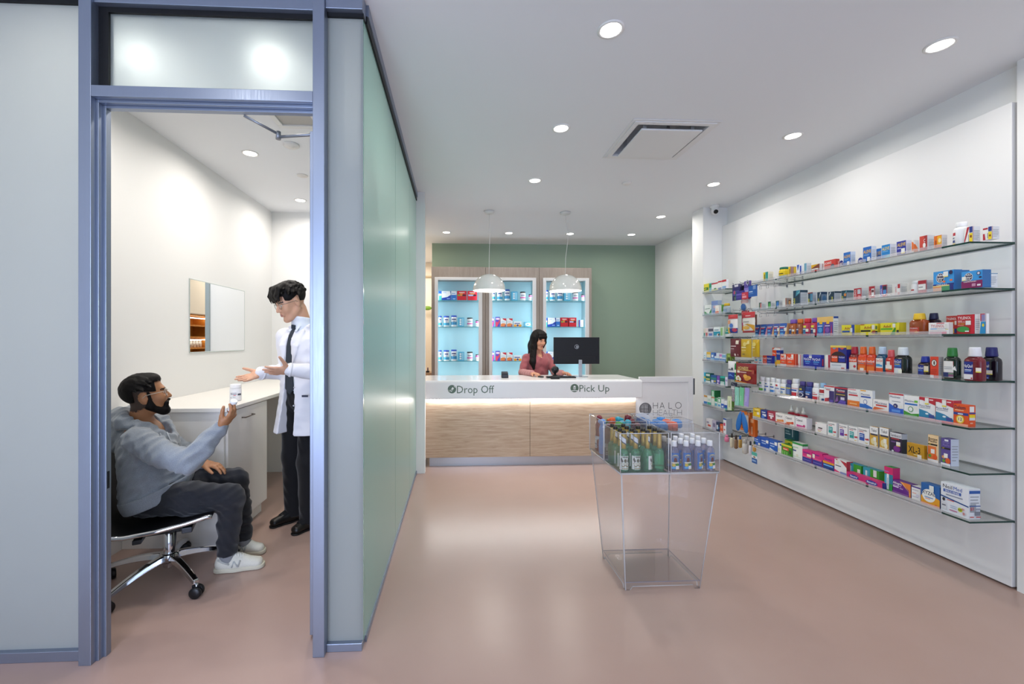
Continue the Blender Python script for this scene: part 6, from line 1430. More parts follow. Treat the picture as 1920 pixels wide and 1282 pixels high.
lamp('back_room_light', 'AREA', (-1.25, 6.6, 2.9), (0, 0, 0), 26, (1, .86, .66), .6)
lamp('back_room_light', 'AREA', (-.9, 7.9, 2.9), (0, 0, 0), 22, (1, .9, .78), .4)
sh_ = MB().box(-.9, -.31, 8.15, 8.598, .74, .78, wood('back_counter', 'a58a70', 'b49a80', 'c0a890', (10, 1, 1))).box(-.9, -.31, 8.2, 8.598, 0, .74, CREAM).build('back_counter')
tag(sh_, 'short brown-topped cabinet glimpsed through the gap beside the display', 'cabinet')
lf = MB().lathe([(.005, -.012), (.07, -.008), (.085, 0), (.07, .008), (.005, .012)], M('6f9a2c', .5), n=20, sy=.5).build('green_sign', loc=(-.575, 8.5, 2.04), rot=(R(80), 0, 0))
tag(lf, 'green rounded sign on the cream wall seen through the gap', 'sign')
tp = empty('tape_dispenser', (-.555, 8.3, .781), 'small dark tape dispenser on the back cabinet seen through the gap', 'tape dispenser')
MB().box(-.03, .03, -.06, .06, 0, .03, M('1c1a1e', .4)).build('base', tp, .005)
MB().lathe([(.035, -.01), (.035, .01)], M('5a4060', .4), n=20).build('roll', tp, loc=(0, .01, .06), rot=(0, R(90), 0))
rl = MB().box(-.9, -.31, 8.56, 8.598, 2.66, 2.69, M('b8a88a', .5)).build('wall_rail')
tag(rl, 'thin beige rail high on the cream wall seen through the gap', 'rail')

# ---------------------------------------------------------------- consultation room furniture
mr = empty('wall_mirror', (-2.239, 4.152, 1.608), 'frameless rectangular mirror on the consultation room wall', 'mirror')
MB().box(0, .006, -.46, .46, -.309, .309, M('f4f6f6', .0, metal=1.0)).build('mirror_glass', mr, .0025)
mb = MB()
for a, b, c_, d_ in ((-.4625, .4625, .3085, .312), (-.4625, .4625, -.312, -.3085), (-.4625, -.4605, -.31, .31), (.4605, .4625, -.31, .31)):
    mb.box(0, .007, a, b, c_, d_, M('c4cecb', .2))
mb.build('edge_strip', mr)
cbk = empty('base_cabinet', (-1.9, 3.28, 0), 'white base cabinet with one door beside the seated man', 'cabinet')
off = Vector((1.9, -3.28, 0))
def fb(mb, name, par=None, bevel=.0015):
    o = mb.build(name, par or cbk, bevel)
    if par is None:
        o.location = off
    return o


fb(MB().box(-2.239, -1.575, 2.972, 2.99, 0, .914, LAM), 'end_panel')
fb(MB().box(-2.239, -1.58, 2.99, 3.595, .1, .914, LAM).box(-2.239, -1.6, 2.99, 3.585, 0, .1, LAM), 'carcass')
dr_ = fb(MB().box(-1.578, -1.558, 2.994, 3.592, .1, .908, LAM), 'door')
mb = MB()
mb.tube([(-1.558, 3.18, .84), (-1.532, 3.185, .84), (-1.532, 3.325, .84), (-1.558, 3.33, .84)], .0045, M('6a6058', .3, metal=.9), 8)
fb(mb, 'handle', dr_, 0)
wt = empty('worktop', (-1.9, 3.6, .916), 'white L-shaped worktop running along the consultation room wall', 'worktop')
MB().box(-2.239, -1.545, 2.955, 4.62, .916, .943, M('edeae4', .35)).box(-2.239, -1.2, 4.62, 5.298, .916, .943, M('edeae4', .35)).build('worktop_slab', wt, .002, loc=(1.9, -3.6, -.916))
MB().box(-2.239, -1.2, 4.64, 4.66, 0, .915, LAM).box(-1.22, -1.2, 4.66, 5.298, 0, .915, LAM).build('support_panel', wt, .001, loc=(1.9, -3.6, -.916))
jr = empty('white_jar', (-1.672, 3.32, .9435), 'white plastic jar with printed label on the worktop under the outstretched hand', 'jar')
MB().lathe([(.036, 0), (.041, .004), (.041, .088), (.036, .096)], M('eceef2', .35), n=32).build('body', jr)
MB().lathe([(.038, .096), (.0385, .1), (.0385, .122), (.035, .126)], M('f2f3f5', .35), n=32).build('lid', jr)
mb = MB()
decals(mb, lambda u, v, l: ((.0412 + l) * math.cos(R(-140 + 140 * u)), (.0412 + l) * math.sin(R(-140 + 140 * u)), .01 + .08 * v), 'r .15 .62 .6 .66 8a8ea0;r .3 .5 .62 .56 7a7e90;r .4 .4 .56 .46 d86a7a;r .2 .5 .28 .6 6a6e80;r .68 .42 .95 .58 4a4e5a;r .35 .26 .55 .3 9a9eb0;r .2 .2 .26 .26 5a5e70', .1, .08)
mb.build('jar_label', jr)

# swivel chair
CX_, CY_ = -1.69, 2.60
ch = empty('swivel_chair', (CX_, CY_, 0), 'black swivel chair with chrome five-star base under the seated man', 'chair')
MB().lathe([(.026, .07), (.03, .075), (.03, .285), (.024, .29), (.024, .31)], CHROME, n=24).build('gas_column', ch)
MB().lathe([(.05, .105), (.05, .15), (.042, .158)], CHROME, n=24).build('hub', ch)
for k in range(5):
    a = R(-36 + 72 * k)
    c_, s_ = math.cos(a), math.sin(a)
    mb = MB()
    ring = []
    for q in range(8):
        t_ = q / 7
        r0 = .04 + .295 * t_
        z = .135 - .055 * t_ ** 1.8
        w, h = .026 - .008 * t_, .019 - .006 * t_
        ring.append([(r0, -w, z - h), (r0, w, z - h), (r0, w * .7, z + h), (r0, -w * .7, z + h)])
    v = [p for g_ in ring for p in g_]
    f = []
    for q in range(7):
        for e in range(4):
            f.append((q * 4 + e, q * 4 + (e + 1) % 4, (q + 1) * 4 + (e + 1) % 4, (q + 1) * 4 + e))
    f += [(3, 2, 1, 0), (28, 29, 30, 31)]
    mb.add(v, f, CHROME)
    lg = mb.build('base_leg', ch, .006, rot=(0, 0, a))
    base_ = Matrix.Translation((.338, 0, 0)) @ Matrix.Rotation(R(40 + 31 * k), 4, 'Z')
    mb = MB()
    for sy in (-1, 1):
        mb.X = base_ @ Matrix.Translation((0, sy * .017, .031)) @ Matrix.Rotation(R(90), 4, 'X')
        mb.lathe([(.004, -.011), (.026, -.011), (.031, -.006), (.031, .006), (.026, .011), (.004, .011)], M('121316', .4), n=24)
    mb.X = base_
    mb.tube([(0, 0, .03), (0, 0, .075)], .007, CHROME, 8)
    mb.box(-.022, .016, -.0055, .0055, .025, .066, M('1c1d21', .4))
    mb.build('caster', lg)
# seat: sling between two chrome rails, rear curving up into the back
fd_ = Vector((.93, .37, 0))
rt_ = Vector((fd_.y, -fd_.x, 0))
prof = [(-.33, .80), (-.315, .66), (-.30, .50), (-.275, .41), (-.225, .372), (-.15, .362), (-.02, .369), (.12, .389), (.22, .410), (.245, .410)]
def railpts(side, dz=0.0, wd=.235):
    return [tuple(fd_ * a + rt_ * side * wd + Vector((0, 0, z + dz))) for a, z in prof]
for sd_ in (1, -1):
    MB().tube(railpts(sd_), .0125, CHROME, 10).build('seat_rail', ch)
mb = MB()
L_, Rr_ = railpts(-1, .006, .228), railpts(1, .006, .228)
mid = [tuple((Vector(a) + Vector(b)) / 2 + Vector((0, 0, -.012))) for a, b in zip(L_, Rr_)]
n = len(L_)
v = L_ + mid + Rr_
v2 = [(p[0], p[1], p[2] - .012) for p in v]
f = []
for i in range(n - 1):
    for b in (0, n):
        f.append((b + i, b + n + i, b + n + i + 1, b + i + 1))
N3 = 3 * n
mb.add(v, [q[::-1] for q in f], M('0d0d10', .55), True)
mb.add(v2, f, M('0d0d10', .55), True)
mb.build('seat_sling', ch)
mb = MB()
mb.X = Matrix.Rotation(math.atan2(fd_.y, fd_.x), 4, 'Z')
mb.box(-.12, .12, -.09, .09, .296, .33, M('141518', .4))
mb.box(.10, .15, -.225, .225, .333, .363, M('3a3c40', .4, metal=.6))
mb.box(-.12, -.08, -.225, .225, .312, .336, M('3a3c40', .4, metal=.6))
mb.build('tilt_mechanism', ch, .004)
MB().tube([(.10, -.10, .32), (.105, -.11, .29), (.10, -.11, .24), (.09, -.11, .21)], [.004, .004, .004, .010], M('101114', .4), 8).build('height_lever', ch)

# ---------------------------------------------------------------- clear acrylic display stand with four bins
st = empty('acrylic_stand', (1.16, 2.53, 0), 'clear acrylic display stand tapering to the pink floor', 'display stand')
A0 = [(-.216, -.183), (.216, -.183), (.216, .183), (-.216, .183)]
A1 = [(-.268, -.262), (.268, -.262), (.268, .262), (-.268, .262)]
ZT = .672
def sp(i, z):
    t = z / ZT
    return Vector((A0[i][0] * (1 - t) + A1[i][0] * t, A0[i][1] * (1 - t) + A1[i][1] * t, z))
for i, nm in enumerate(('front_panel', 'side_panel', 'rear_panel', 'side_panel')):
    j = (i + 1) % 4
    mb = MB()
    def q(u, z, ins=0.0):
        p = sp(i, z).lerp(sp(j, z), u)
        c = Vector((p.x, p.y, 0))
        n_ = Vector(((A0[j][1] - A0[i][1]), -(A0[j][0] - A0[i][0]), 0)).normalized()
        return tuple(p - n_ * ins)
    outline = [(0, 0), (.07, 0), (.10, .02), (.90, .02), (.93, 0), (1, 0), (1, ZT), (0, ZT)]
    o_ = [q(u, z) for u, z in outline]
    k_ = [q(u, z, .005) for u, z in outline]
    mb.add(o_, [tuple(range(8))], ACR)
    mb.add(k_, [tuple(range(7, -1, -1))], ACR)
    mb.add(o_ + k_, [(a, a + 8, (a + 1) % 8 + 8, (a + 1) % 8) for a in range(8)], ACRE)
    mb.tube([q(0.0, 0.002, .003), q(0.0, ZT, .003)], .003, ACRE, 6)
    mb.tube([q(.10, .021, .0025), q(.90, .021, .0025)], .0018, ACRE, 6)
    mb.build(nm, st)
mb = MB()
v = [tuple(sp(i, .044) * 1) for i in range(4)]
pl = [(p[0] * .975, p[1] * .97, .041) for p in v]
pu = [(p[0] * .975, p[1] * .97, .046) for p in v]
mb.add(pl + pu, [(3, 2, 1, 0), (4, 5, 6, 7)], clear_pane('smoked_plate', (.95, .94, .95), 1.0))
mb.add(pl + pu, [(0, 1, 5, 4), (1, 2, 6, 5), (2, 3, 7, 6), (3, 0, 4, 7)], M('8f8a96', .2))
mb.build('base_plate', st)
mb = MB().box(-.274, .274, -.266, .266, ZT + .001, ZT + .007, ACR)
mb.tube([(-.274, -.266, ZT + .004), (.274, -.266, ZT + .004), (.274, .266, ZT + .004), (-.274, .266, ZT + .004)], .003, ACRE, 6, closed=True)
mb.build('top_plate', st)

BZ = ZT + .008
def acrylic_bin(x0, x1, y0, y1, h, label):
    t = empty('acrylic_bin', ((x0 + x1) / 2, (y0 + y1) / 2, BZ), label, 'bin', 'clear bins on the display stand')
    cx, cy = (x1 - x0) / 2, (y1 - y0) / 2
    for nm, b in (('wall', (-cx, cx, -cy, -cy + .003)), ('wall', (-cx, cx, cy - .003, cy)), ('wall', (-cx, -cx + .003, -cy + .003, cy - .003)), ('wall', (cx - .003, cx, -cy + .003, cy - .003))):
        MB().box(*b, .003, h, ACR).build(nm, t)
    MB().box(-cx, cx, -cy, cy, 0, .003, ACR).build('bin_floor', t)
    mb = MB()
    mb.tube([(-cx, -cy, h), (cx, -cy, h), (cx, cy, h), (-cx, cy, h)], .0022, ACRE, 6, closed=True)
    mb.tube([(-cx, -cy, .002), (cx, -cy, .002), (cx, cy, .002), (-cx, cy, .002)], .0022, ACRE, 6, closed=True)
    for sx in (-1, 1):
        for sy in (-1, 1):
            mb.tube([(sx * cx, sy * cy, .002), (sx * cx, sy * cy, h)], .0024, ACRE, 6)
    mb.build('polished_edge', t)


HB = .232
acrylic_bin(.884, 1.150, 2.262, 2.515, HB - .015, 'front left clear bin holding green bottles with gold necks')
acrylic_bin(1.164, 1.434, 2.262, 2.515, HB - .015, 'front right clear bin holding violet bottles with white caps')
acrylic_bin(.884, 1.150, 2.527, 2.795, HB, 'rear left clear bin holding maroon, green and turquoise bottles')
acrylic_bin(1.164, 1.434, 2.527, 2.795, HB, 'rear right clear bin holding blue and orange capped cans')
ds = MB().lathe([(.066, 0), (.066, .002)], M('eef0f4', .4), n=40).build('price_disc', loc=(1.252, 2.83, .845), rot=(R(90), 0, 0))
tag(ds, 'white round price disc standing behind the rear bins', 'sign')
sk = MB().box(-.002, .002, -.001, .001, BZ - .845 + 0, -.05, ACR)
FLOOR_Z = BZ + .0035

def place(proto, x, y, label, rz=0.0, first=False):
    r_ = proto if first else copy_tree(proto)
    r_.location = (x, y, FLOOR_Z)
    r_.rotation_euler = (0, 0, rz)
    r_['label'] = label
    return r_


# green bottles
GLQ = M('86d3a8', .05, trans=.8)
p = empty('green_bottle', (0, 0, 0), 'x', 'bottle', 'green bottles in the front left bin')
MB().lathe([(.021, 0), (.0245, .004), (.0245, .096), (.022, .108), (.0155, .117), (.0125, .124)], GLQ, n=24).build('body', p)
mb = MB().lathe([(.0128, .119), (.0118, .15), (.0112, .2), (.0118, .205)], M('cdb060', .3, metal=.5), n=20)
S = lambda u, v, l: ((.0132 + l) * math.cos(R(-180 + 180 * u)), (.0132 + l) * math.sin(R(-180 + 180 * u)), .125 + .07 * v)
decals(mb, S, 'q .08 .60 .95 .92 .30 .65 d8dce0;q .08 .50 .60 .92 .20 .30 5a626c;q .08 .95 .99 .92 .65 .69 6f7680', .04, .07)
mb.build('foil_neck', p)
MB().lathe([(.0122, .203), (.0125, .206), (.0118, .219), (.010, .221)], M('2a241c', .4), n=18).build('cap', p)
mb = MB()
S = lambda u, v, l: ((.0248 + l) * math.cos(R(-172 + 164 * u)), (.0248 + l) * math.sin(R(-172 + 164 * u)), .012 + .074 * v)
decals(mb, S, 'r 0 0 1 1 e2e2da;p 56564c .2 .9 .36 .62 .24 .5 .12 .7;p 4a4638 .8 .9 .88 .7 .76 .5 .64 .62;p 6a6450 .5 .84 .62 .66 .5 .5 .38 .66;r .12 .4 .88 .47 c8c2ac;p 8a7a56 .2 .3 .5 .36 .8 .3 .7 .18 .3 .18;r .25 .06 .75 .12 a89a70;r .3 .9 .7 .95 4a4638', .06, .074)
mb.build('bottle_label', p)
ORDW = ('front', 'second', 'third', 'rear')
k = 0
for j in range(4):
    for i in range(4):
        if j == 3 and i > 1:
            continue
        lab = 'green glass bottle with gold foil neck, %s row, %s' % (ORDW[j], ('leftmost', 'second from left', 'third from left', 'rightmost')[i])
        place(p, .916 + i * .0665 + (.004 * (j % 2)), 2.298 + j * .061, lab, R((0, 8, 70, 150)[i] + 25 * j), first=(k == 0))
        k += 1
pr = MB().box(-.128, .128, -.12, .12, 0, .0015, M('1f5a44', .4)).build('bin_liner', loc=(1.017, 2.388, BZ + .0031))
tag(pr, 'dark green liner sheet under the green bottles', 'liner')
FLOOR_Z = BZ + .0048
for o_ in bpy.data.objects:
    if o_.name.startswith('green_bottle') and o_.parent is None:
        o_.location.z = FLOOR_Z
FLOOR_Z = BZ + .0035

# violet bottles
p = empty('violet_bottle', (0, 0, 0), 'x', 'bottle', 'violet bottles in the front right bin')
MB().lathe([(.021, 0), (.0235, .004), (.0235, .105), (.0205, .12), (.0125, .13), (.011, .134)], M('c6c5e0', .06, trans=.78), n=24, sy=.8, power=2.6).build('body', p)
MB().lathe([(.0135, .134), (.0138, .136), (.0132, .16), (.0115, .163)], M('eeeef0', .4), n=20).build('cap', p)
mb = MB()
S = lambda u, v, l: ((-1 + 2 * u) * .92 * (.0238 + l), -(max(1e-6, 1 - abs((-1 + 2 * u) * .92) ** 2.6)) ** (1 / 2.6) * (.0238 * .8 + l + .0006), .012 + .088 * v)
decals(mb, S, 'r 0 0 1 1 2f6fb8;r .1 .08 .9 .92 5f7fae;e .5 .78 .34 .12 d8c88a;e .5 .74 .28 .1 6a7a9a;e .5 .52 .2 .2 5a3a34;e .46 .62 .1 .08 7a2a2a;r .1 .36 .9 .44 e8e0c8;e .3 .26 .2 .1 d8c04a;e .7 .28 .2 .1 3f8a3a;r .1 .04 .9 .16 5fb0e0;r .52 .0 .9 .22 e8e8ea;r .52 .0 .9 .03 e0c84a', .05, .088)
mb.build('bottle_label', p)
k = 0
for j in range(4):
    for i in range(4):
        if j == 3 and i in (0, 1):
            continue
        place(p, 1.198 + i * .0675, 2.296 + j * .058, 'violet bottle with white cap and blue label, %s row, %s' % (ORDW[j], ('leftmost', 'second from left', 'third from left', 'rightmost')[i]), R((-6, 4, 30, 8)[i] + 11 * j), first=(k == 0))
        k += 1

# tall hair bottles with slanted caps
CL = [('maroon', '6f2030'), ('green', '4f9a34'), ('turquoise', '2fa5bb'), ('maroon', '74202f'), ('light blue', '6f9ad8'), ('orange', 'd85a24'), ('turquoise', '35a8c0'), ('maroon', '6a1e2c'), ('maroon', '782434'), ('green', '58a03c'), ('turquoise', '2f9fb6'), ('maroon', '70202e')]
for k, (nm, c) in enumerate(CL):
    i, j = k % 4, k // 4
    x, y = .926 + i * .062, 2.570 + j * .082
    t = empty('hair_bottle', (x, y, FLOOR_Z), '%s hair bottle with slanted cap, %s row of the rear bin, %s' % (nm, ('near', 'middle', 'far')[j], ('leftmost', 'second from left', 'third from left', 'rightmost')[i]), 'bottle', 'hair bottles in the rear left bin', R(-20 + 37 * k))
    hh = .205 + .012 * ((k * 7) % 3)
    MB().lathe([(.024, 0), (.028, .006), (.029, hh * .3), (.024, hh * .52), (.027, hh * .72), (.02, hh * .84), (.016, hh * .88)], M(c, .25, coat=.2), n=24, sy=.8, power=2.4).build('body', t)
    mb = MB()
    mb.X = Matrix.Translation((0, 0, hh * .86)) @ Matrix.Rotation(R(24), 4, 'Y')
    mb.lathe([(.016, -.004), (.021, .006), (.023, .02), (.017, .03), (.006, .034)], M(c, .3), n=20, sy=.85)
    mb.tube([(.004, 0, .018), (.022, 0, .026), (.028, 0, .02)], [.012, .01, .006], M(c, .3), 10)
    mb.build('cap', t)
    mb = MB()
    S = lambda u, v, l: ((.0292 + l) * math.cos(R(-160 + 140 * u)), (.0292 + l) * .82 * math.sin(R(-160 + 140 * u)), .02 + hh * .34 * v)
    decals(mb, S, 'r 0 0 1 1 b8bcc8;e .5 .66 .26 .2 d8d4d4;r .1 .3 .9 .38 6a5a6a;r .2 .1 .8 .16 8f8a9a', .06, .07)
    mb.build('bottle_label', t)

# spray cans
CANS = [('blue', '1f6fb8', 0, 0), ('blue', '2a7cc4', 1, 0), ('orange', 'e0551c', 2, 0), ('blue', '236fb4', 0, 1), ('orange', 'd84f1a', 2, 1), ('blue', '2a80cc', 3, 1), ('blue', '2474ba', 1, 1), ('blue', '1f6db4', 0, 2), ('blue', '2b7fc6', 2, 2)]
for k, (nm, c, i, j) in enumerate(CANS):
    x, y = 1.2 + i * .066, 2.568 + j * .078
    t = empty('spray_can', (x, y, FLOOR_Z), 'white can with %s cap, %s row of the rear bin, %s' % (nm, ('near', 'middle', 'far')[j], ('leftmost', 'second from left', 'third from left', 'rightmost')[i]), 'can', 'spray cans in the rear right bin', R(30 * k))
    MB().lathe([(.027, 0), (.0295, .004), (.0295, .158), (.026, .166)], M('d5dbe6', .3), n=24).build('body', t)
    prof = [(.0275, .164), (.0285, .168), (.029, .19), (.025, .208), (.012, .216), (.002, .217)]
    mb = MB()
    mb.lathe(prof, M(c, .35), n=24)
    for q in range(6):
        a = R(60 * q)
        mb.tube([(.0275 * math.cos(a), .0275 * math.sin(a), .168), (.028 * math.cos(a), .028 * math.sin(a), .192), (.02 * math.cos(a), .02 * math.sin(a), .212)], .0045, M(c, .35), 6)
    mb.build('cap', t)
    mb = MB()
    S = lambda u, v, l: ((.0297 + l) * math.cos(R(-180 + 180 * u)), (.0297 + l) * math.sin(R(-180 + 180 * u)), .01 + .14 * v)
    decals(mb, S, 'r .1 .78 .9 .9 8fa8d0;r .1 .6 .7 .64 8a94ac;r .1 .52 .8 .56 8a94ac;r .1 .44 .6 .48 8a94ac;r .0 0 1 .3 7fa0d0;r .1 .06 .6 .1 e0e6f0', .06, .14)
    mb.build('bottle_label', t)

# ---------------------------------------------------------------- people: smooth-blended volumes, surfaced as one continuous mesh
class SDF:
    def __init__(s, lo, hi, h):
        s.lo = np.array(lo, np.float32)
        s.h = h
        s.n = tuple(int(math.ceil((b - a) / h)) + 1 for a, b in zip(lo, hi))
        s.f = np.full(s.n, 0.3, np.float32)

    def _win(s, lo, hi, m):
        sl, ax = [], []
        for d in range(3):
            a = max(0, int((lo[d] - m - s.lo[d]) / s.h))
            b = min(s.n[d], int((hi[d] + m - s.lo[d]) / s.h) + 2)
            if b <= a:
                return None, None
            sl.append(slice(a, b))
            sh = [1, 1, 1]
            sh[d] = b - a
            ax.append((s.lo[d] + s.h * np.arange(a, b, dtype=np.float32)).reshape(sh))
        return tuple(sl), ax

    def _mix(s, sl, d, k, sub):
        f = s.f[sl]
        if sub:
            g = -d
            h = np.clip(.5 - .5 * (f - g) / k, 0, 1)
            s.f[sl] = f * (1 - h) + g * h + k * h * (1 - h)
        else:
            h = np.clip(.5 + .5 * (f - d) / k, 0, 1)
            s.f[sl] = f * (1 - h) + d * h - k * h * (1 - h)

    def cap(s, a, b, ra, rb=None, k=.012, sub=False):
        rb = ra if rb is None else rb
        a, b = np.array(a, float), np.array(b, float)
        r = max(ra, rb)
        sl, ax = s._win(np.minimum(a, b) - r, np.maximum(a, b) + r, k + .03)
        if sl is None:
            return s
        d = b - a
        L = max(float(d @ d), 1e-9)
        X, Y, Z = ax[0] - a[0], ax[1] - a[1], ax[2] - a[2]
        t = np.clip((X * d[0] + Y * d[1] + Z * d[2]) / L, 0, 1)
        dist = np.sqrt((X - t * d[0]) ** 2 + (Y - t * d[1]) ** 2 + (Z - t * d[2]) ** 2) - (ra + (rb - ra) * t)
        s._mix(sl, dist, k, sub)
        return s

    def chain(s, pts, rs, k=.012, sub=False):
        for i in range(len(pts) - 1):
            s.cap(pts[i], pts[i + 1], rs[i], rs[i + 1], k, sub)
        return s

    def ell(s, c, r, ax_=None, k=.012, sub=False):
        c = np.array(c, float)
        r = np.array(r, float)
        m = float(max(r))
        sl, ax = s._win(c - m, c + m, k + .03)
        if sl is None:
            return s
        A = np.eye(3) if ax_ is None else np.array([list(v) for v in ax_], float)
        X, Y, Z = ax[0] - c[0], ax[1] - c[1], ax[2] - c[2]
        q = [(X * A[i][0] + Y * A[i][1] + Z * A[i][2]) for i in range(3)]
        k0 = np.sqrt(sum((q[i] / r[i]) ** 2 for i in range(3)))
        k1 = np.sqrt(sum((q[i] / r[i] ** 2) ** 2 for i in range(3))) + 1e-9
        s._mix(sl, k0 * (k0 - 1) / k1, k, sub)
        return s

    def ecap(s, a, b, ra, rb, u, k=.02, sub=False):
        """capsule with elliptical section: (half width along u, half depth) at each end"""
        a, b, u = np.array(a, float), np.array(b, float), np.array(list(u), float)
        d = b - a
        L = max(float(d @ d), 1e-9)
        u = u - d * (u @ d) / L
        u /= np.linalg.norm(u)
        w = np.cross(d, u)
        w /= np.linalg.norm(w)
        r = max(max(ra), max(rb))
        sl, ax = s._win(np.minimum(a, b) - r, np.maximum(a, b) + r, k + .03)
        if sl is None:
            return s
        X, Y, Z = ax[0] - a[0], ax[1] - a[1], ax[2] - a[2]
        t0 = (X * d[0] + Y * d[1] + Z * d[2]) / L
        t = np.clip(t0, 0, 1)
        PX, PY, PZ_ = X - t * d[0], Y - t * d[1], Z - t * d[2]
        pu = PX * u[0] + PY * u[1] + PZ_ * u[2]
        pw = PX * w[0] + PY * w[1] + PZ_ * w[2]
        pa = (t0 - t) * math.sqrt(L)
        ru = ra[0] + (rb[0] - ra[0]) * t
        rw = ra[1] + (rb[1] - ra[1]) * t
        rm = np.minimum(ru, rw)
        q0 = np.sqrt((pu / ru) ** 2 + (pw / rw) ** 2 + (pa / rm) ** 2)
        q1 = np.sqrt((pu / ru ** 2) ** 2 + (pw / rw ** 2) ** 2 + (pa / rm ** 2) ** 2) + 1e-9
        s._mix(sl, q0 * (q0 - 1) / q1, k, sub)
        return s

    def cut(s, p, n, k=.004):
        """keep the side the normal points away from"""
        p, n = np.array(list(p), float), np.array(list(n), float)
        n /= np.linalg.norm(n)
        sl, ax = s._win(s.lo, s.lo + s.h * np.array(s.n), 0)
        g = (ax[0] - p[0]) * n[0] + (ax[1] - p[1]) * n[1] + (ax[2] - p[2]) * n[2]
        s.f = np.maximum(s.f, g.astype(np.float32))
        return s

    def wedge(s, planes):
        """carve the region where every plane value is negative"""
        sl, ax = s._win(s.lo, s.lo + s.h * np.array(s.n), 0)
        g = None
        for p, n in planes:
            n = np.array(list(n), float)
            n /= np.linalg.norm(n)
            q = (ax[0] - p[0]) * n[0] + (ax[1] - p[1]) * n[1] + (ax[2] - p[2]) * n[2]
            g = q if g is None else np.maximum(g, q)
        s.f = np.maximum(s.f, -g.astype(np.float32))
        return s

    def folds(s, amp, waves):
        """cloth wrinkles: each wave is (direction, wavelength, phase, warp)"""
        sl, ax = s._win(s.lo, s.lo + s.h * np.array(s.n), 0)
        tot = 0
        for d, lam, ph, wp in waves:
            d = np.array(d, float) / np.linalg.norm(d)
            q = ax[0] * d[0] + ax[1] * d[1] + ax[2] * d[2]
            wv = wp * (np.sin(ax[0] * 11 + ax[2] * 7 + ph) + np.sin(ax[1] * 13 - ax[2] * 9))
            tot = tot + np.abs(np.sin((q + wv) * math.pi / lam + ph)) ** 1.4 - .5
        s.f = s.f + (amp / len(waves)) * tot.astype(np.float32)
        return s

    def mesh(s, name, mats, paint=None, parent=None, smooth=2):
        f = s.f
        ins = f < 0
        nx, ny, nz = f.shape
        cnt = np.zeros((nx - 1, ny - 1, nz - 1), np.uint8)
        for i in (0, 1):
            for j in (0, 1):
                for k in (0, 1):
                    cnt += ins[i:nx - 1 + i, j:ny - 1 + j, k:nz - 1 + k]
        act = (cnt > 0) & (cnt < 8)
        idx = np.argwhere(act)
        vid = np.full(act.shape, -1, np.int32)
        vid[act] = np.arange(len(idx))
        cor = [(i, j, k) for i in (0, 1) for j in (0, 1) for k in (0, 1)]
        val = np.stack([f[idx[:, 0] + i, idx[:, 1] + j, idx[:, 2] + k] for i, j, k in cor], 1)
        acc = np.zeros((len(idx), 3), np.float64)
        num = np.zeros(len(idx))
        for a in range(8):
            for b in range(a + 1, 8):
                da = np.array(cor[b]) - np.array(cor[a])
                if np.abs(da).sum() != 1:
                    continue
                va, vb = val[:, a], val[:, b]
                cr = (va < 0) != (vb < 0)
                t = np.where(cr, va / np.where(cr, va - vb, 1), 0)
                acc[cr] += (np.array(cor[a]) + t[:, None] * da)[cr]
                num[cr] += 1
        P = (idx + acc / num[:, None]) * s.h + s.lo
        quads = []
        for axn in range(3):
            o1, o2 = [(1, 2), (2, 0), (0, 1)][axn]
            sa = [slice(0, -1) if d == axn else slice(1, -1) for d in range(3)]
            sb = [slice(1, None) if d == axn else slice(1, -1) for d in range(3)]
            A, B = ins[tuple(sa)], ins[tuple(sb)]
            for pos in (True, False):
                e = np.argwhere((A == pos) & (B != pos))
                e = e + np.array([0 if d == axn else 1 for d in range(3)])
                d1, d2 = np.zeros(3, int), np.zeros(3, int)
                d1[o1], d2[o2] = 1, 1
                c = [e - d1 - d2, e - d2, e, e - d1]
                q = np.stack([vid[x[:, 0], x[:, 1], x[:, 2]] for x in c], 1)
                quads.append(q if pos else q[:, ::-1])
        Q = np.concatenate(quads)
        Q = Q[(Q >= 0).all(1)]
        for _ in range(smooth):
            S_, C_ = np.zeros_like(P), np.zeros(len(P))
            for a in range(4):
                i, j = Q[:, a], Q[:, (a + 1) % 4]
                for d in range(3):
                    S_[:, d] += np.bincount(i, P[j, d], len(P)) + np.bincount(j, P[i, d], len(P))
                C_ += np.bincount(i, minlength=len(P)) + np.bincount(j, minlength=len(P))
            P = P * .5 + .5 * S_ / np.maximum(C_, 1)[:, None]
        me = bpy.data.meshes.new(name)
        me.vertices.add(len(P))
        me.vertices.foreach_set('co', P.astype(np.float32).ravel())
        me.loops.add(Q.size)
        me.loops.foreach_set('vertex_index', Q.astype(np.int32).ravel())
        me.polygons.add(len(Q))
        me.polygons.foreach_set('loop_start', np.arange(0, Q.size, 4, dtype=np.int32))
        me.polygons.foreach_set('loop_total', np.full(len(Q), 4, np.int32))
        me.polygons.foreach_set('use_smooth', np.ones(len(Q), bool))
        for m in mats:
            me.materials.append(m)
        if paint is not None:
            me.polygons.foreach_set('material_index', paint(P[Q].mean(1)).astype(np.int32))
        me.update(calc_edges=True)
        me.validate()
        o = bpy.data.objects.new(name, me)
        col.objects.link(o)
        if parent:
            o.parent = parent
            o.matrix_parent_inverse = parent.matrix_basis.inverted()
        return o


def unit(v):
    v = np.array(v, float)
    return v / np.linalg.norm(v)


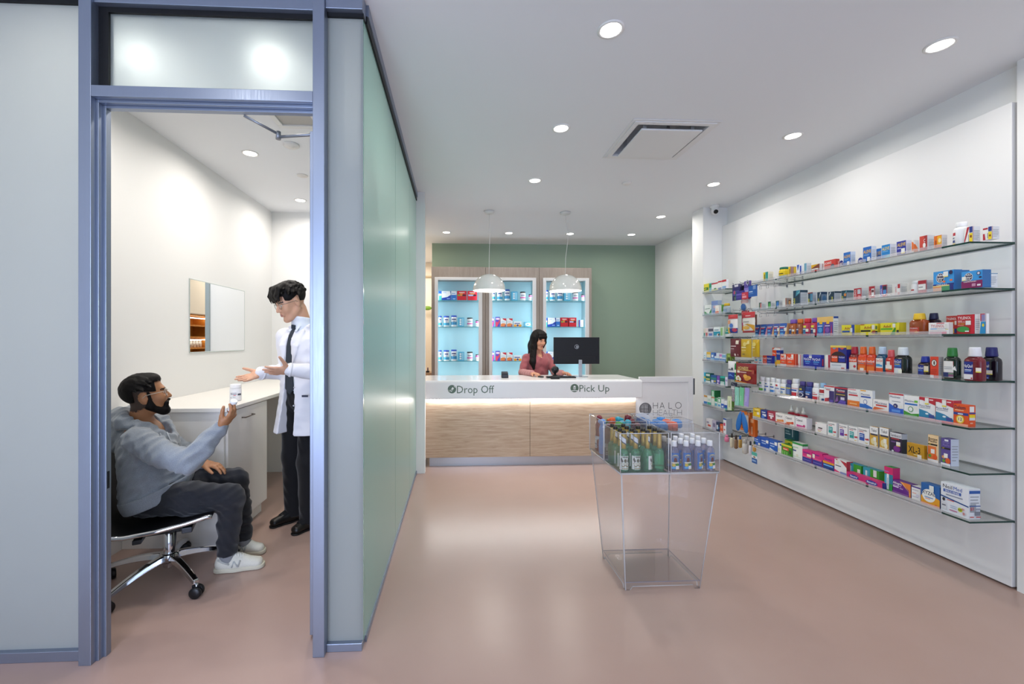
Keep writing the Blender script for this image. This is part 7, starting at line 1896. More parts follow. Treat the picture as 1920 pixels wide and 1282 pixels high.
class Frame:
    """local axes: f forward (face), r to the figure's right, u up"""

    def __init__(s, c, f, up=(0, 0, 1), roll=0.0):
        s.c = np.array(c, float)
        s.f = unit(f)
        s.r = unit(np.cross(s.f, np.array(up, float)))
        s.u = np.cross(s.r, s.f)
        if roll:
            a = math.radians(roll)
            s.r, s.u = s.r * math.cos(a) + s.u * math.sin(a), s.u * math.cos(a) - s.r * math.sin(a)

    def P(s, f, r, u):
        return s.c + s.f * f + s.r * r + s.u * u

    def ax(s):
        return (s.f, s.r, s.u)

    def loc(s, pts):
        q = pts - s.c
        return q @ s.f, q @ s.r, q @ s.u


def head(S, F, sc=1.0, fem=False):
    p = lambda a, b, c: F.P(a * sc, b * sc, c * sc)
    e = lambda a, b, c, r, k=.012, sub=False: S.ell(p(a, b, c), [q * sc for q in r], F.ax(), k, sub)
    e(-.012, 0, .035, (.098, .076, .088), .02)
    e(.022, 0, -.035, (.070, .058, .082), .03)
    for s_ in (-1, 1):
        S.cap(p(-.012, .054 * s_, -.052), p(.052, .026 * s_, -.104), .020 * sc, .018 * sc, .03)
        e(.066, .036 * s_, -.032, (.022, .022, .022), .03)
    S.cap(p(.070, -.008, -.112), p(.070, .008, -.112), .017 * sc, None, .025)
    S.cap(p(.083, -.030, .020), p(.083, .030, .020), .011 * sc, None, .02)
    for s_ in (-1, 1):
        e(.096, .031 * s_, -.002, (.016, .018, .012), .012, True)
        e(.0765, .0305 * s_, -.003, (.0125, .0125, .0115), .003)
    S.cap(p(.090, 0, .006), p(.109, 0, -.034), .0085 * sc, .0115 * sc, .012)
    for s_ in (-1, 1):
        e(.097, .0115 * s_, -.038, (.010, .0075, .007), .008)
    S.cap(p(.089, -.018, -.0625), p(.089, .018, -.0625), .0068 * sc, None, .006)
    S.cap(p(.093, -.006, -.0625), p(.093, .006, -.0625), .0066 * sc, None, .006)
    S.cap(p(.089, -.014, -.0745), p(.089, .014, -.0745), .0078 * sc, None, .007)
    S.cap(p(.1, -.022, -.0685), p(.1, .022, -.0685), .0028 * sc, None, .004, True)
    for s_ in (-1, 1):
        e(-.012, .0775 * s_, -.008, (.020, .007, .032), .008)
        e(-.006, .085 * s_, -.004, (.010, .006, .017), .006, True)


def paint_head(F, sc=1.0, lw=.021, lh=.0095):
    def f(P):
        a, b, c = F.loc(P)
        a, b, c = a / sc, b / sc, c / sc
        m = np.zeros(len(P), int)
        lips = ((b / lw) ** 2 + ((c + .068) / lh) ** 2 < 1) & (a > .078)
        m[lips] = 1
        for s_ in (-1, 1):
            eye = ((b - .0305 * s_) / .0098) ** 2 + ((c + .004) / .0042) ** 2 < 1
            m[eye & (a > .076)] = 2
            iris = ((b - .030 * s_) / .0055) ** 2 + ((c + .004) / .0050) ** 2 < 1
            m[iris & (a > .078)] = 3
            brow = (np.abs(b - .031 * s_) < .019) & (np.abs(c - .0205 + .12 * np.abs(np.abs(b) - .03)) < .0038) & (a > .07)
            m[brow] = 3
        return m
    return f


def hand(S, w, d, n, tsign, curls, spread=.10, thumb=(.55, .80, .25), sc=1.0, tcurl=.4, r0=.0088):
    """w wrist, d finger direction, n way the palm faces, thumb on the side tsign * (d x n)"""
    w, d, n = np.array(w, float), unit(d), np.array(n, float)
    n = unit(n - d * (n @ d))
    sd = np.cross(d, n) * tsign
    L = .092 * sc
    S.ecap(w, w + d * .045 * sc, (.027 * sc, .021 * sc), (.036 * sc, .017 * sc), sd, .015)
    S.ecap(w + d * .04 * sc, w + d * L, (.037 * sc, .016 * sc), (.040 * sc, .0125 * sc), sd, .012)
    lens = (.070, .079, .073, .056)
    offs = (.0300, .0105, -.0095, -.0285)
    for i in range(4):
        b = w + d * (L - .006 * abs(i - 1.2)) * 1.0 + sd * offs[i] * sc
        a = spread * (1.5 - i)
        dd = unit(d * math.cos(a) + sd * math.sin(a))
        ang = 0
        r = (r0, r0 * 1.03, r0 * .98, r0 * .86)[i] * sc
        pt = b
        prev = r * 1.08
        for q, (fr, cu) in enumerate(zip((.46, .30, .24), curls[i])):
            ang += cu
            v = dd * math.cos(ang) + n * math.sin(ang)
            nx = pt + v * lens[i] * fr * sc
            rr = r * (1.0, .92, .80)[q]
            S.cap(pt, nx, prev, rr, .005 if q else .009)
            prev = rr
            pt = nx
    tb = w + d * .022 * sc + sd * .024 * sc + n * .004
    td = unit(d * thumb[0] + sd * thumb[1] + n * thumb[2])
    m1 = tb + td * .042 * sc
    S.cap(tb, m1, .0165 * sc, .0125 * sc, .014)
    t2 = unit(td + n * tcurl * .5 + d * tcurl)
    m2 = m1 + t2 * .034 * sc
    S.cap(m1, m2, .0118 * sc, .0105 * sc, .006)
    S.cap(m2, m2 + unit(t2 + d * .3 * tcurl) * .024 * sc, .0103 * sc, .0085 * sc, .005)


def skin(c, name):
    def b(nt, n, l, p, out):
        p.inputs['Base Color'].default_value = lin(c) + (1,)
        p.inputs['Roughness'].default_value = .48
        p.inputs['Specular IOR Level'].default_value = .4
        p.inputs['Subsurface Weight'].default_value = .12
        p.inputs['Subsurface Radius'].default_value = (.012, .005, .003)
        p.inputs['Subsurface Scale'].default_value = .5
        t = n.new('ShaderNodeTexNoise')
        t.inputs['Scale'].default_value = 320
        bp = n.new('ShaderNodeBump')
        bp.inputs['Strength'].default_value = .06
        bp.inputs['Distance'].default_value = .002
        tc = n.new('ShaderNodeTexCoord')
        l.new(tc.outputs['Object'], t.inputs['Vector'])
        l.new(t.outputs[0], bp.inputs['Height'])
        l.new(bp.outputs[0], p.inputs['Normal'])
    return nodes_mat(name, b)


def cloth(name, c, rough=.85, speck=0.0, scale=260, bump=.25, sheen=.2):
    def b(nt, n, l, p, out):
        tc = n.new('ShaderNodeTexCoord')
        t = n.new('ShaderNodeTexNoise')
        t.inputs['Scale'].default_value = scale
        t.inputs['Detail'].default_value = 3
        l.new(tc.outputs['Object'], t.inputs['Vector'])
        r = n.new('ShaderNodeValToRGB')
        cl = lin(c)
        r.color_ramp.elements[0].position = .3
        r.color_ramp.elements[0].color = tuple(x * (1 - speck) for x in cl) + (1,)
        r.color_ramp.elements[1].position = .7
        r.color_ramp.elements[1].color = tuple(min(1, x * (1 + speck)) for x in cl) + (1,)
        l.new(t.outputs[0], r.inputs[0])
        l.new(r.outputs[0], p.inputs['Base Color'])
        bp = n.new('ShaderNodeBump')
        bp.inputs['Strength'].default_value = bump
        bp.inputs['Distance'].default_value = .002
        l.new(t.outputs[0], bp.inputs['Height'])
        l.new(bp.outputs[0], p.inputs['Normal'])
        p.inputs['Roughness'].default_value = rough
        p.inputs['Sheen Weight'].default_value = sheen
        p.inputs['Specular IOR Level'].default_value = .25
    return nodes_mat(name, b)


def hair_mat(name, c, scale=(160, 160, 14)):
    def b(nt, n, l, p, out):
        tc = n.new('ShaderNodeTexCoord')
        mp = n.new('ShaderNodeMapping')
        mp.inputs['Scale'].default_value = scale
        t = n.new('ShaderNodeTexNoise')
        t.inputs['Scale'].default_value = 1.5
        t.inputs['Detail'].default_value = 4
        l.new(tc.outputs['Object'], mp.inputs['Vector'])
        l.new(mp.outputs[0], t.inputs['Vector'])
        bp = n.new('ShaderNodeBump')
        bp.inputs['Strength'].default_value = .5
        bp.inputs['Distance'].default_value = .003
        l.new(t.outputs[0], bp.inputs['Height'])
        l.new(bp.outputs[0], p.inputs['Normal'])
        p.inputs['Base Color'].default_value = lin(c) + (1,)
        p.inputs['Roughness'].default_value = .55
        p.inputs['Specular IOR Level'].default_value = .18
    return nodes_mat(name, b)


EYEW = M('d8d2cb', .2)
DARK = M('120c0a', .35)

def spectacles(F, parent, sc, rim, size, temple_r=.082, clearish=False):
    mb = MB()
    rm = M(rim, .2, metal=.6) if not clearish else M(rim, .1, coat=.5)
    fwd = .1
    for s_ in (-1, 1):
        pts = []
        for q in range(22):
            a = 2 * math.pi * q / 22
            ca, sa = math.cos(a), math.sin(a)
            ee = (abs(ca) ** 3 + abs(sa) ** 3) ** (-1 / 3)
            pts.append(tuple(F.P((fwd - .006 * abs(.033 + .024 * ca * s_ * s_) / .05) * sc, (.0335 * s_ + size[0] * ca * ee) * sc, (-.004 + size[1] * sa * ee) * sc)))
        mb.tube(pts, .0016 * sc if not clearish else .0022 * sc, rm, 6, closed=True)
        mb.tube([tuple(F.P(.092 * sc, (.0335 + size[0]) * s_ * sc, .006 * sc)), tuple(F.P(.07 * sc, .073 * s_ * sc, .006 * sc)), tuple(F.P(0.0 * sc, temple_r * s_ * sc, .006 * sc)), tuple(F.P(-.02 * sc, temple_r * s_ * sc, -.008 * sc))], .0016 * sc if not clearish else .0022 * sc, rm, 6)
    mb.tube([tuple(F.P(fwd * sc, -.010 * sc, .004 * sc)), tuple(F.P((fwd + .008) * sc, 0, .007 * sc)), tuple(F.P(fwd * sc, .010 * sc, .004 * sc))], .0016 * sc, rm, 6)
    o = mb.build('glasses', parent)
    o.matrix_parent_inverse = parent.matrix_basis.inverted()
    m2 = MB()
    for s_ in (-1, 1):
        vv = [tuple(F.P(.097 * sc, (.0335 * s_ + size[0] * .95 * math.cos(a)) * sc, (-.004 + size[1] * .95 * math.sin(a)) * sc)) for a in [2 * math.pi * q / 20 for q in range(20)]]
        wv = [tuple(np.array(p_) - F.f * .0012) for p_ in vv]
        m2.add(vv + wv, [tuple(range(20)), tuple(range(39, 19, -1))], LENS)
    m2.build('lens', o)
    return o


def tufts(S, P_, rnd, n, rad, uc, r, mess):
    """short locks lying over the crown, combed forward and down"""
    for _ in range(n):
        th, el = rnd.uniform(-math.pi, math.pi), math.asin(rnd.uniform(.12, 1))
        a, b, c = math.cos(th) * math.cos(el), math.sin(th) * math.cos(el), math.sin(el)
        if a > .35 and c < .45:
            continue
        sw = rnd.uniform(-.4, .4) * mess
        p0 = (-.016 + rad[0] * a, rad[1] * b, uc + rad[2] * c)
        d = (.55 - .5 * a * abs(a), b * .45 + sw, -.75 + .55 * c)
        q = rnd.uniform(.026, .046)
        o = 1 + mess * rnd.uniform(.02, .09)
        p1 = (p0[0] * o + d[0] * q, p0[1] * o + d[1] * q, uc + (p0[2] - uc) * o + d[2] * q)
        S.cap(P_(p0[0] * .97, p0[1] * .97, p0[2] - .004), P_(*p1), r, r * .3, .005)


# ================================================================ seated man
man = empty('person', (-1.70, 2.64, 0), 'bearded person in grey hoodie and dark trousers seated on the swivel chair, holding a vial', 'person')
HF = Frame((-1.795, 2.562, 1.083), (.80, .54, .20))
lat = unit((.43, -.90, 0))
S = SDF((-2.12, 2.2, .0), (-1.12, 3.0, 1.26), .004)
head(S, HF, .98)
neck0 = np.array((-1.845, 2.59, .91))
S.cap(HF.P(-.03, 0, -.06), neck0, .054, .060, .02)
S.ecap((-1.80, 2.63, .54), (-1.83, 2.60, .84), (.15, .10), (.155, .10), lat, .03)
S.ecap((-1.83, 2.60, .84), neck0, (.14, .07), (.06, .055), lat, .03)
RS, RE, RW = (-1.753, 2.438, .852), (-1.475, 2.425, .728), (-1.348, 2.515, .905)
LS, LE, LW = (-1.905, 2.755, .852), (-1.775, 2.885, .655), (-1.60, 2.772, .628)
S.chain([RS, RE, RW], [.048, .042, .029], .02)
S.chain([LS, LE, LW], [.048, .042, .029], .02)
RH, RK, RA = (-1.745, 2.54, .490), (-1.335, 2.605, .472), (-1.392, 2.665, .105)
LH, LK, LA = (-1.835, 2.70, .490), (-1.425, 2.838, .50), (-1.395, 2.865, .105)
for a, b, c in ((RH, RK, RA), (LH, LK, LA)):
    S.chain([a, b, c], [.078, .052, .036], .03)
for a, t in ((RA, (-1.235, 2.70, .03)), (LA, (-1.315, 2.868, .03))):
    S.chain([a, (a[0] + .03, a[1], .055), (t[0], t[1], .04)], [.032, .024, .016], .02)
hand(S, RW, (.66, .10, .74), (-.73, .14, .65), 1, [(.35, .55, .35), (.35, .5, .35), (.45, .6, .4), (.6, .7, .4)], spread=.03, thumb=(.85, .30, .52), sc=.98, tcurl=.42)
hand(S, LW, (.96, .07, -.22), (-.25, 0, -.95), -1, [(.28, .3, .2), (.25, .35, .25), (.28, .35, .25), (.35, .4, .3)], spread=.13, thumb=(.75, .6, .15), sc=.96)
SKM = skin('b07c57', 'skin_brown')
pf = paint_head(HF, .98)
def paint_man(P):
    m = pf(P)
    a, b, c = HF.loc(P)
    near = (np.abs(a) < .14) & (np.abs(b) < .1)
    jit = .006 * np.sin(P[:, 0] * 900) * np.sin(P[:, 2] * 1100)
    fade = near & (a < .020 + jit) & (c > -.078 + jit + .3 * np.abs(a + .06)) & (c < .08) & (((a + .012) / .026) ** 2 + ((c + .008) / .036) ** 2 > 1)
    m[fade & (m == 0)] = 4
    return m
S.mesh('body', [SKM, M('6e4038', .45), EYEW, DARK, skin('43322a', 'skin_faded_hair')], paint_man, man)

S = SDF((-1.98, 2.4, .92), (-1.62, 2.74, 1.26), .004)
S.ell(HF.P(-.016, 0, .042), (.103, .082, .090), HF.ax(), .01)
S.ell(HF.P(.035, 0, .085), (.05, .055, .036), HF.ax(), .02)
S.wedge([(HF.P(.052, 0, 0), -HF.f), (HF.P(0, 0, .070), HF.u)])
S.wedge([(HF.P(-.055, 0, 0), -HF.f), (HF.P(0, 0, .028), HF.u + .35 * HF.f)])
S.cut(HF.P(0, 0, -.045), -HF.u - .25 * HF.f)
tufts(S, HF.P, random.Random(8), 170, (.099, .079, .087), .042, .009, .35)
S.cut(HF.P(0, 0, -.045), -HF.u - .25 * HF.f)
S.mesh('hair', [hair_mat('hair_black', '0d0a09')], None, man)

S = SDF((-1.95, 2.4, .9), (-1.6, 2.78, 1.15), .0035)
q = .98
for s_ in (-1, 1):
    S.cap(HF.P(.012, .0665 * s_, .015), HF.P(.008, .060 * s_, -.055), .0095, .017, .012)
    S.cap(HF.P(.000, .0545 * s_, -.060), HF.P(.055, .027 * s_, -.106), .0215, .0245, .02)
    S.cap(HF.P(.098, .002 * s_, -.0545), HF.P(.082, .030 * s_, -.066), .0075, .009, .008)
    S.cap(HF.P(.082, .030 * s_, -.066), HF.P(.07, .028 * s_, -.1), .012, .016, .012)
S.cap(HF.P(.071, -.012, -.111), HF.P(.071, .012, -.111), .0235, None, .02)
S.ell(HF.P(.1, 0, -.069), (.022, .019, .0085), HF.ax(), .006, True)
S.folds(.003, [(HF.u + .3 * HF.f, .008, .2, .03), (HF.r, .009, 1.0, .03)])
S.mesh('beard', [hair_mat('beard_black', '0f0b09', (90, 90, 90))], None, man)
spectacles(HF, man, .98, 'c8b9a8', (.0255, .0215), .081, clearish=True)

# hoodie
HOOD = cloth('heather_grey', '8d949c', .9, .22, 420, .35, .3)
S = SDF((-2.14, 2.26, .38), (-1.27, 3.02, 1.02), .005)
S.ecap((-1.80, 2.635, .47), (-1.815, 2.615, .78), (.226, .165), (.20, .148), lat, .03)
S.ecap((-1.815, 2.615, .78), (-1.835, 2.595, .90), (.18, .125), (.085, .075), lat, .05)
S.ell((-1.735, 2.66, .62), (.13, .15, .11), None, .06)
S.chain([RS, (-1.62, 2.425, .78), RE, (-1.42, 2.46, .80), (-1.364, 2.503, .882)], [.075, .070, .063, .058, .046], .025)
S.cap((-1.372, 2.497, .868), (-1.350, 2.513, .902), .0425, .0405, .006)
S.chain([LS, LE, (-1.64, 2.795, .625)], [.075, .062, .048], .025)
S.cap((-1.645, 2.80, .627), (-1.612, 2.779, .628), .043, .041, .006)
hoodpts = [(-1.735, 2.545, .885), (-1.79, 2.495, .915), (-1.875, 2.49, .945), (-1.935, 2.55, .965), (-1.945, 2.635, .96), (-1.89, 2.70, .94), (-1.80, 2.71, .91), (-1.745, 2.67, .88)]
S.chain(hoodpts, [.026, .034, .042, .048, .048, .042, .034, .026], .018)
S.cap((-1.95, 2.58, .93), (-1.97, 2.60, .80), .055, .05, .04)
S.cap(HF.P(-.03, 0, -.1), neck0, .058, .060, .006, True)
S.cap((-1.72, 2.61, .87), (-1.78, 2.60, .95), .04, .06, .01, True)
S.folds(.021, [((1, .2, .5), .075, .4, .035), ((.3, 1, -.8), .10, 1.3, .03), ((-.5, .2, 1), .052, 2.2, .03), ((.9, -.3, -.4), .041, .9, .02)])
S.cut((-1.77, 2.6, .492), (.34, .08, -.93))
hd = S.mesh('hoodie', [HOOD], None, man, smooth=3)
S = SDF((-2.14, 2.3, .36), (-1.5, 2.95, .70), .005)
S.ecap((-1.795, 2.635, .50), (-1.805, 2.625, .64), (.235, .174), (.231, .172), lat, .03)
S.ell((-1.737, 2.66, .61), (.132, .152, .115), None, .06)
S.cut((-1.77, 2.6, .455), (.34, .08, -.93))
S.cut((-1.77, 2.6, .535), (-.34, -.08, .93))
S.folds(.0025, [((.9, -.45, 0), .009, 0, .0)])
o = S.mesh('waistband', [HOOD], None, None, smooth=1)
o.parent = hd
o.matrix_parent_inverse = (man.matrix_basis @ hd.matrix_parent_inverse @ hd.matrix_basis).inverted()
mb = MB()
for dx, dy in ((0, 0), (.018, .03)):
    mb.tube([(-1.70 + dx, 2.535 + dy, .868), (-1.668 + dx, 2.53 + dy, .80), (-1.652 + dx, 2.53 + dy, .74)], .0035, M('a9afb6', .8), 8)
o = mb.build('drawstring', man)
o.matrix_parent_inverse = man.matrix_basis.inverted()

# trousers
TRO = cloth('charcoal_twill', '26272c', .85, .12, 300, .25)
S = SDF((-2.05, 2.36, .10), (-1.22, 3.0, .68), .005)
S.ecap((-1.83, 2.63, .475), (-1.78, 2.64, .53), (.165, .105), (.17, .12), lat, .04)
S.chain([RH, (-1.53, 2.565, .480), RK], [.10, .092, .072], .03)
S.chain([RK, (-1.365, 2.64, .31), (-1.392, 2.665, .125)], [.069, .064, .057], .02)
S.chain([LH, (-1.62, 2.775, .495), LK], [.108, .094, .072], .03)
S.chain([LK, (-1.41, 2.855, .31), (-1.395, 2.865, .125)], [.069, .064, .057], .02)
S.ell((-1.52, 2.492, .492), (.075, .014, .05), (unit((.97, .17, -.06)), unit((.17, -.97, 0)), (0, 0, 1)), .012)
S.folds(.014, [((.8, .2, .6), .055, .5, .03), ((.2, .5, 1), .07, 1.6, .03), ((-.6, .4, .7), .045, .2, .03)])
S.cut((0, 0, .128), (.05, 0, -1))
S.mesh('trousers', [TRO], None, man, smooth=3)
for a in (RA, LA):
    o = MB().tube([(a[0], a[1], .15), (a[0] + .002, a[1], .095), (a[0] + .015, a[1] + .003, .07), (a[0] + .04, a[1] + .006, .055)], [.046, .047, .042, .022], M('8b8d90', .9), 18).build('sock', man)
    o.matrix_parent_inverse = man.matrix_basis.inverted()

def shoe(parent, heel, toe, upper, sole, tall, name='shoe', logo=None, w=.046, sole_h=.026, res=.0035, sk=.95):
    h, t = np.array(heel, float), np.array(toe, float)
    d = unit(t - h)
    sd = np.cross(d, (0, 0, 1))
    L = np.linalg.norm(t - h)
    lo = np.minimum(h, t) - .07
    hi = np.maximum(h, t) + .07
    lo[2], hi[2] = -.01, .19
    u = lambda f, s_, z: h + d * f * L + sd * s_ + np.array((0, 0, z))
    S = SDF(lo, hi, res)
    S.ecap(u(.14, 0, .045), u(.42, 0, .05), (w * .74, .045), (w * .82, .045), sd, .03)
    S.ecap(u(.42, 0, .048), u(.86, .002, .033), (w * .82, .046), (w * .86, .030), sd, .03)
    S.cap(u(.17, 0, .05), u(.20, 0, tall), w * .74, w * .78, .02)
    S.cap(u(.30, 0, .085), u(.60, 0, .062), .027, .020, .02)
    S.cap(u(.20, 0, tall - .012), u(.21, 0, tall + .06), w * .62, w * .66, .006, True)
    S.cut((0, 0, sole_h * .7), (0, 0, -1))
    up = S.mesh(name, [upper], None, parent, smooth=1)
    S = SDF(lo, hi, res)
    S.ecap(u(.12, 0, .015), u(.42, 0, .015), (w * .84 * sk, .05), (w * .88 * sk, .05), sd, .03)
    S.ecap(u(.42, 0, .015), u(.86, .002, .015), (w * .88 * sk, .05), (w * .95 * sk, .05), sd, .03)
    S.cut((0, 0, sole_h), tuple(np.array((0, 0, 1)) - d * .0))
    S.cut((0, 0, .001), (0, 0, -1))
    so = S.mesh('sole', [sole], None, None, smooth=1)
    so.parent = up
    so.matrix_parent_inverse = (parent.matrix_basis @ up.matrix_parent_inverse).inverted()
    if logo:
        def child(mb, nm):
            o = mb.build(nm, None)
            o.parent = up
            o.matrix_parent_inverse = (parent.matrix_basis @ up.matrix_parent_inverse).inverted()
        mb = MB()
        for k in range(6):
            f = .30 + k * .055
            zc, rr = .085 - .0767 * (f - .3), .0315 - .023 * (f - .3)
            for df in (.03, -.03) if k < 5 else (0,):
                mb.tube([tuple(u(f + df * q / 4, rr * .85 * q / 4, zc + math.sqrt(max(0, rr ** 2 - (rr * .85 * q / 4) ** 2)) + .001)) for q in range(-4, 5)], .0034, M('f0eee6', .7), 6)
        child(mb, 'laces')
        mb = MB()
        for sgn in (1, -1):
            q = sgn * w * 1.0
            for a, b in (((.38, .036), (.42, .070)), ((.42, .070), (.50, .036)), ((.50, .036), (.54, .070))):
                mb.tube([tuple(u(a[0], q * (1.0 if a[1] < .05 else .90), a[1])), tuple(u(b[0], q * (1.0 if b[1] < .05 else .90), b[1]))], .0042, M('b4b6b2', .6), 6)
        child(mb, 'side_emblem')
        mb = MB()
        for sgn in (1, -1):
            mb.tube([tuple(u(.10, sgn * w * .74, .085)), tuple(u(.2, sgn * w * .86, .07)), tuple(u(.33, sgn * w * .92, .055))], .005, M('b9bab4', .7), 6)
        child(mb, 'side_trim')
    return up


SNK, SOLE = cloth('sneaker_cream', 'd9d6c8', .7, .05, 200, .15), M('cfc9b4', .7)
shoe(man, (-1.462, 2.652, 0), (-1.190, 2.712, 0), SNK, SOLE, .10, logo=True)
shoe(man, (-1.482, 2.856, 0), (-1.268, 2.885, 0), SNK, SOLE, .10, logo=True)

# vial held in the raised hand
vc = np.array(RW) + unit((.66, .10, .74)) * .125 + unit((-.73, .14, .65)) * .040
vd = unit((.45, -.25, .86))
vb = empty('pill_vial', tuple(vc), 'small orange pill vial with white cap and label pinched in the seated man\'s raised hand', 'vial')
vb.rotation_euler = Vector(vd).to_track_quat('Z', 'Y').to_euler()
MB().lathe([(.0145, -.042), (.016, -.040), (.016, .016)], M('d9701c', .1, trans=.6), n=24).build('body', vb)
MB().lathe([(.0185, .014), (.0192, .017), (.0192, .032), (.017, .034)], M('eef0f0', .35), n=24).build('cap', vb)
MB().lathe([(.0163, -.034), (.0163, .008)], M('f0efec', .5), n=24, caps=False).build('vial_label', vb)

# ================================================================ standing man in white coat
doc = empty('person', (-1.17, 3.30, 0), 'standing person in white coat, dark tie and glasses gesturing with both open hands', 'person')
DF = Frame((-1.235, 3.245, 1.685), (-.66, -.66, -.36))
TF = Frame((-1.165, 3.30, 1.2), (-.45, -.89, 0))
T = lambda f, r, z: TF.P(f, r, z - 1.2)
sh = 1.05
S = SDF((-1.62, 2.86, .0), (-.84, 3.55, 1.86), .0045)
head(S, DF, sh)
nb = T(-.005, 0, 1.515)
S.cap(DF.P(-.04, 0, -.065), nb, .056, .062, .02)
S.ecap(T(0, 0, .98), T(0, 0, 1.36), (.15, .10), (.17, .105), TF.r, .03)
S.ecap(T(0, 0, 1.36), T(-.01, 0, 1.49), (.16, .09), (.07, .06), TF.r, .04)
dLS, dLE, dLW = T(-.01, -.19, 1.425), (-.945, 3.125, 1.165), (-1.150, 3.025, 1.195)
dRS, dRE, dRW = T(-.01, .19, 1.425), (-1.315, 3.40, 1.160), (-1.428, 3.205, 1.160)
S.chain([dLS, dLE, dLW], [.05, .042, .029], .02)
S.chain([dRS, dRE, dRW], [.05, .042, .029], .02)
dRH, dRK, dRA = T(0, .09, .92), (-1.262, 3.355, .50), (-1.262, 3.385, .10)
dLH, dLK, dLA = T(0, -.09, .92), (-1.100, 3.225, .50), (-1.098, 3.245, .10)
for a, b, c in ((dRH, dRK, dRA), (dLH, dLK, dLA)):
    S.chain([a, b, c], [.078, .052, .036], .03)
S.cap(dRA, (-1.35, 3.295, .04), .026, .016, .02)
S.cap(dLA, (-1.155, 3.15, .04), .026, .016, .02)
hand(S, dLW, (-.93, -.36, -.06), (-.25, .62, .68), -1, [(.10, .12, .1), (.06, .1, .08), (.08, .1, .1), (.12, .15, .1)], spread=.07, thumb=(.35, .95, .15), sc=1.02, tcurl=.15)
hand(S, dRW, (-.76, -.56, -.30), (.02, -.55, .80), 1, [(.02, .08, .05), (.05, .1, .08), (.1, .15, .1), (.12, .2, .1)], spread=.15, thumb=(.62, .80, .15), sc=1.02, tcurl=.2)
S.mesh('body', [skin('d0a083', 'skin_light'), M('b27a6c', .5), EYEW, DARK], paint_head(DF, sh), doc)

S = SDF((-1.45, 3.02, 1.52), (-1.04, 3.46, 1.90), .004)
c_ = lambda f, r, u: DF.P(f * sh, r * sh, u * sh)
S.ell(c_(-.018, 0, .05), (.112, .088, .094), DF.ax(), .01)
S.ell(c_(.03, 0, .10), (.075, .066, .045), DF.ax(), .03)
S.wedge([(c_(.060, 0, 0), -DF.f), (c_(0, 0, .058), DF.u)])
S.wedge([(c_(-.035, 0, 0), -DF.f), (c_(0, 0, .030), DF.u + .5 * DF.f)])
S.cut(c_(0, 0, -.048), -DF.u - .2 * DF.f)
rnd = random.Random(4)
for k in range(15):
    b = -.062 + .124 * k / 14
    S.chain([c_(.02, b * .7, .125 + rnd.uniform(-.004, .008)), c_(.070, b * .95, .112 + rnd.uniform(-.006, .010)), c_(.102, b * 1.05 + rnd.uniform(-.010, .010), .068 + rnd.uniform(-.012, .012)), c_(.104, b * 1.1 + rnd.uniform(-.014, .014), .034 + rnd.uniform(-.018, .014))], [.016, .015, .010, .0025], .007)
tufts(S, c_, rnd, 150, (.110, .086, .092), .05, .016, 1.0)
S.mesh('hair', [hair_mat('hair_black', '0d0a09')], None, doc, smooth=1)
spectacles(DF, doc, sh, '8a8578', (.0245, .019), .081)

# shirt
SHIRT = cloth('shirt_pale_blue', 'dfe6ee', .7, .02, 300, .1)
S = SDF((-1.45, 3.0, .98), (-.88, 3.55, 1.62), .005)
S.ecap(T(0, 0, 1.0), T(0, 0, 1.36), (.155, .108), (.172, .110), TF.r, .03)
S.ecap(T(0, 0, 1.36), T(-.008, 0, 1.49), (.162, .098), (.075, .068), TF.r, .04)
S.cap(T(-.004, 0, 1.475), np.array(nb) + np.array((-.008, -.008, .046)), .080, .0755, .012)
for s_ in (-1, 1):
    S.ecap(T(.060, .026 * s_, 1.512), T(.098, .034 * s_, 1.468), (.022, .008), (.014, .006), TF.r, .006)
S.cut(np.array(nb) + np.array((-.008, -.008, .062)), (.12, .05, 1))
S.cap(nb, DF.P(-.04, 0, -.06), .063, .063, .004, True)
S.cut(T(0, 0, 1.0), (0, 0, -1))
S.folds(.003, [((.3, .2, 1), .06, .2, .03)])
S.mesh('shirt', [SHIRT], None, doc)
mb = MB()
tw = [(.072, 1.503, .012), (.084, 1.475, .017), (.106, 1.44, .019), (.122, 1.36, .024), (.126, 1.24, .030), (.124, 1.12, .036), (.120, 1.045, .040), (.118, 1.005, .002)]
fr_, bk = [], []
for f, z, w in tw:
    for s_ in (-1, 1):
        fr_.append(tuple(T(f + .004, .006 + w * s_, z)))
        bk.append(tuple(T(f - .004, .006 + w * s_, z)))
n = len(fr_)
f = []
for i in range(len(tw) - 1):
    a = 2 * i
    f += [(a, a + 1, a + 3, a + 2), (n + a + 2, n + a + 3, n + a + 1, n + a), (a, a + 2, n + a + 2, n + a), (a + 1, n + a + 1, n + a + 3, a + 3)]
TIE = cloth('tie_slate', '28303a', .7, .08, 500, .1)
mb.add(fr_ + bk, f, TIE)
mb.tube([tuple(T(.080, .006, 1.512)), tuple(T(.088, .006, 1.485))], [.019, .013], TIE, 10)
tie = mb.build('tie', doc, .002)
tie.matrix_parent_inverse = doc.matrix_basis.inverted()
mb = MB()
mb.tube([tuple(T(.131, -.024, 1.232)), tuple(T(.131, .026, 1.232))], .0028, CHROME, 8)
o = mb.build('tie_clip', None)
o.parent = tie
o.matrix_parent_inverse = Matrix()

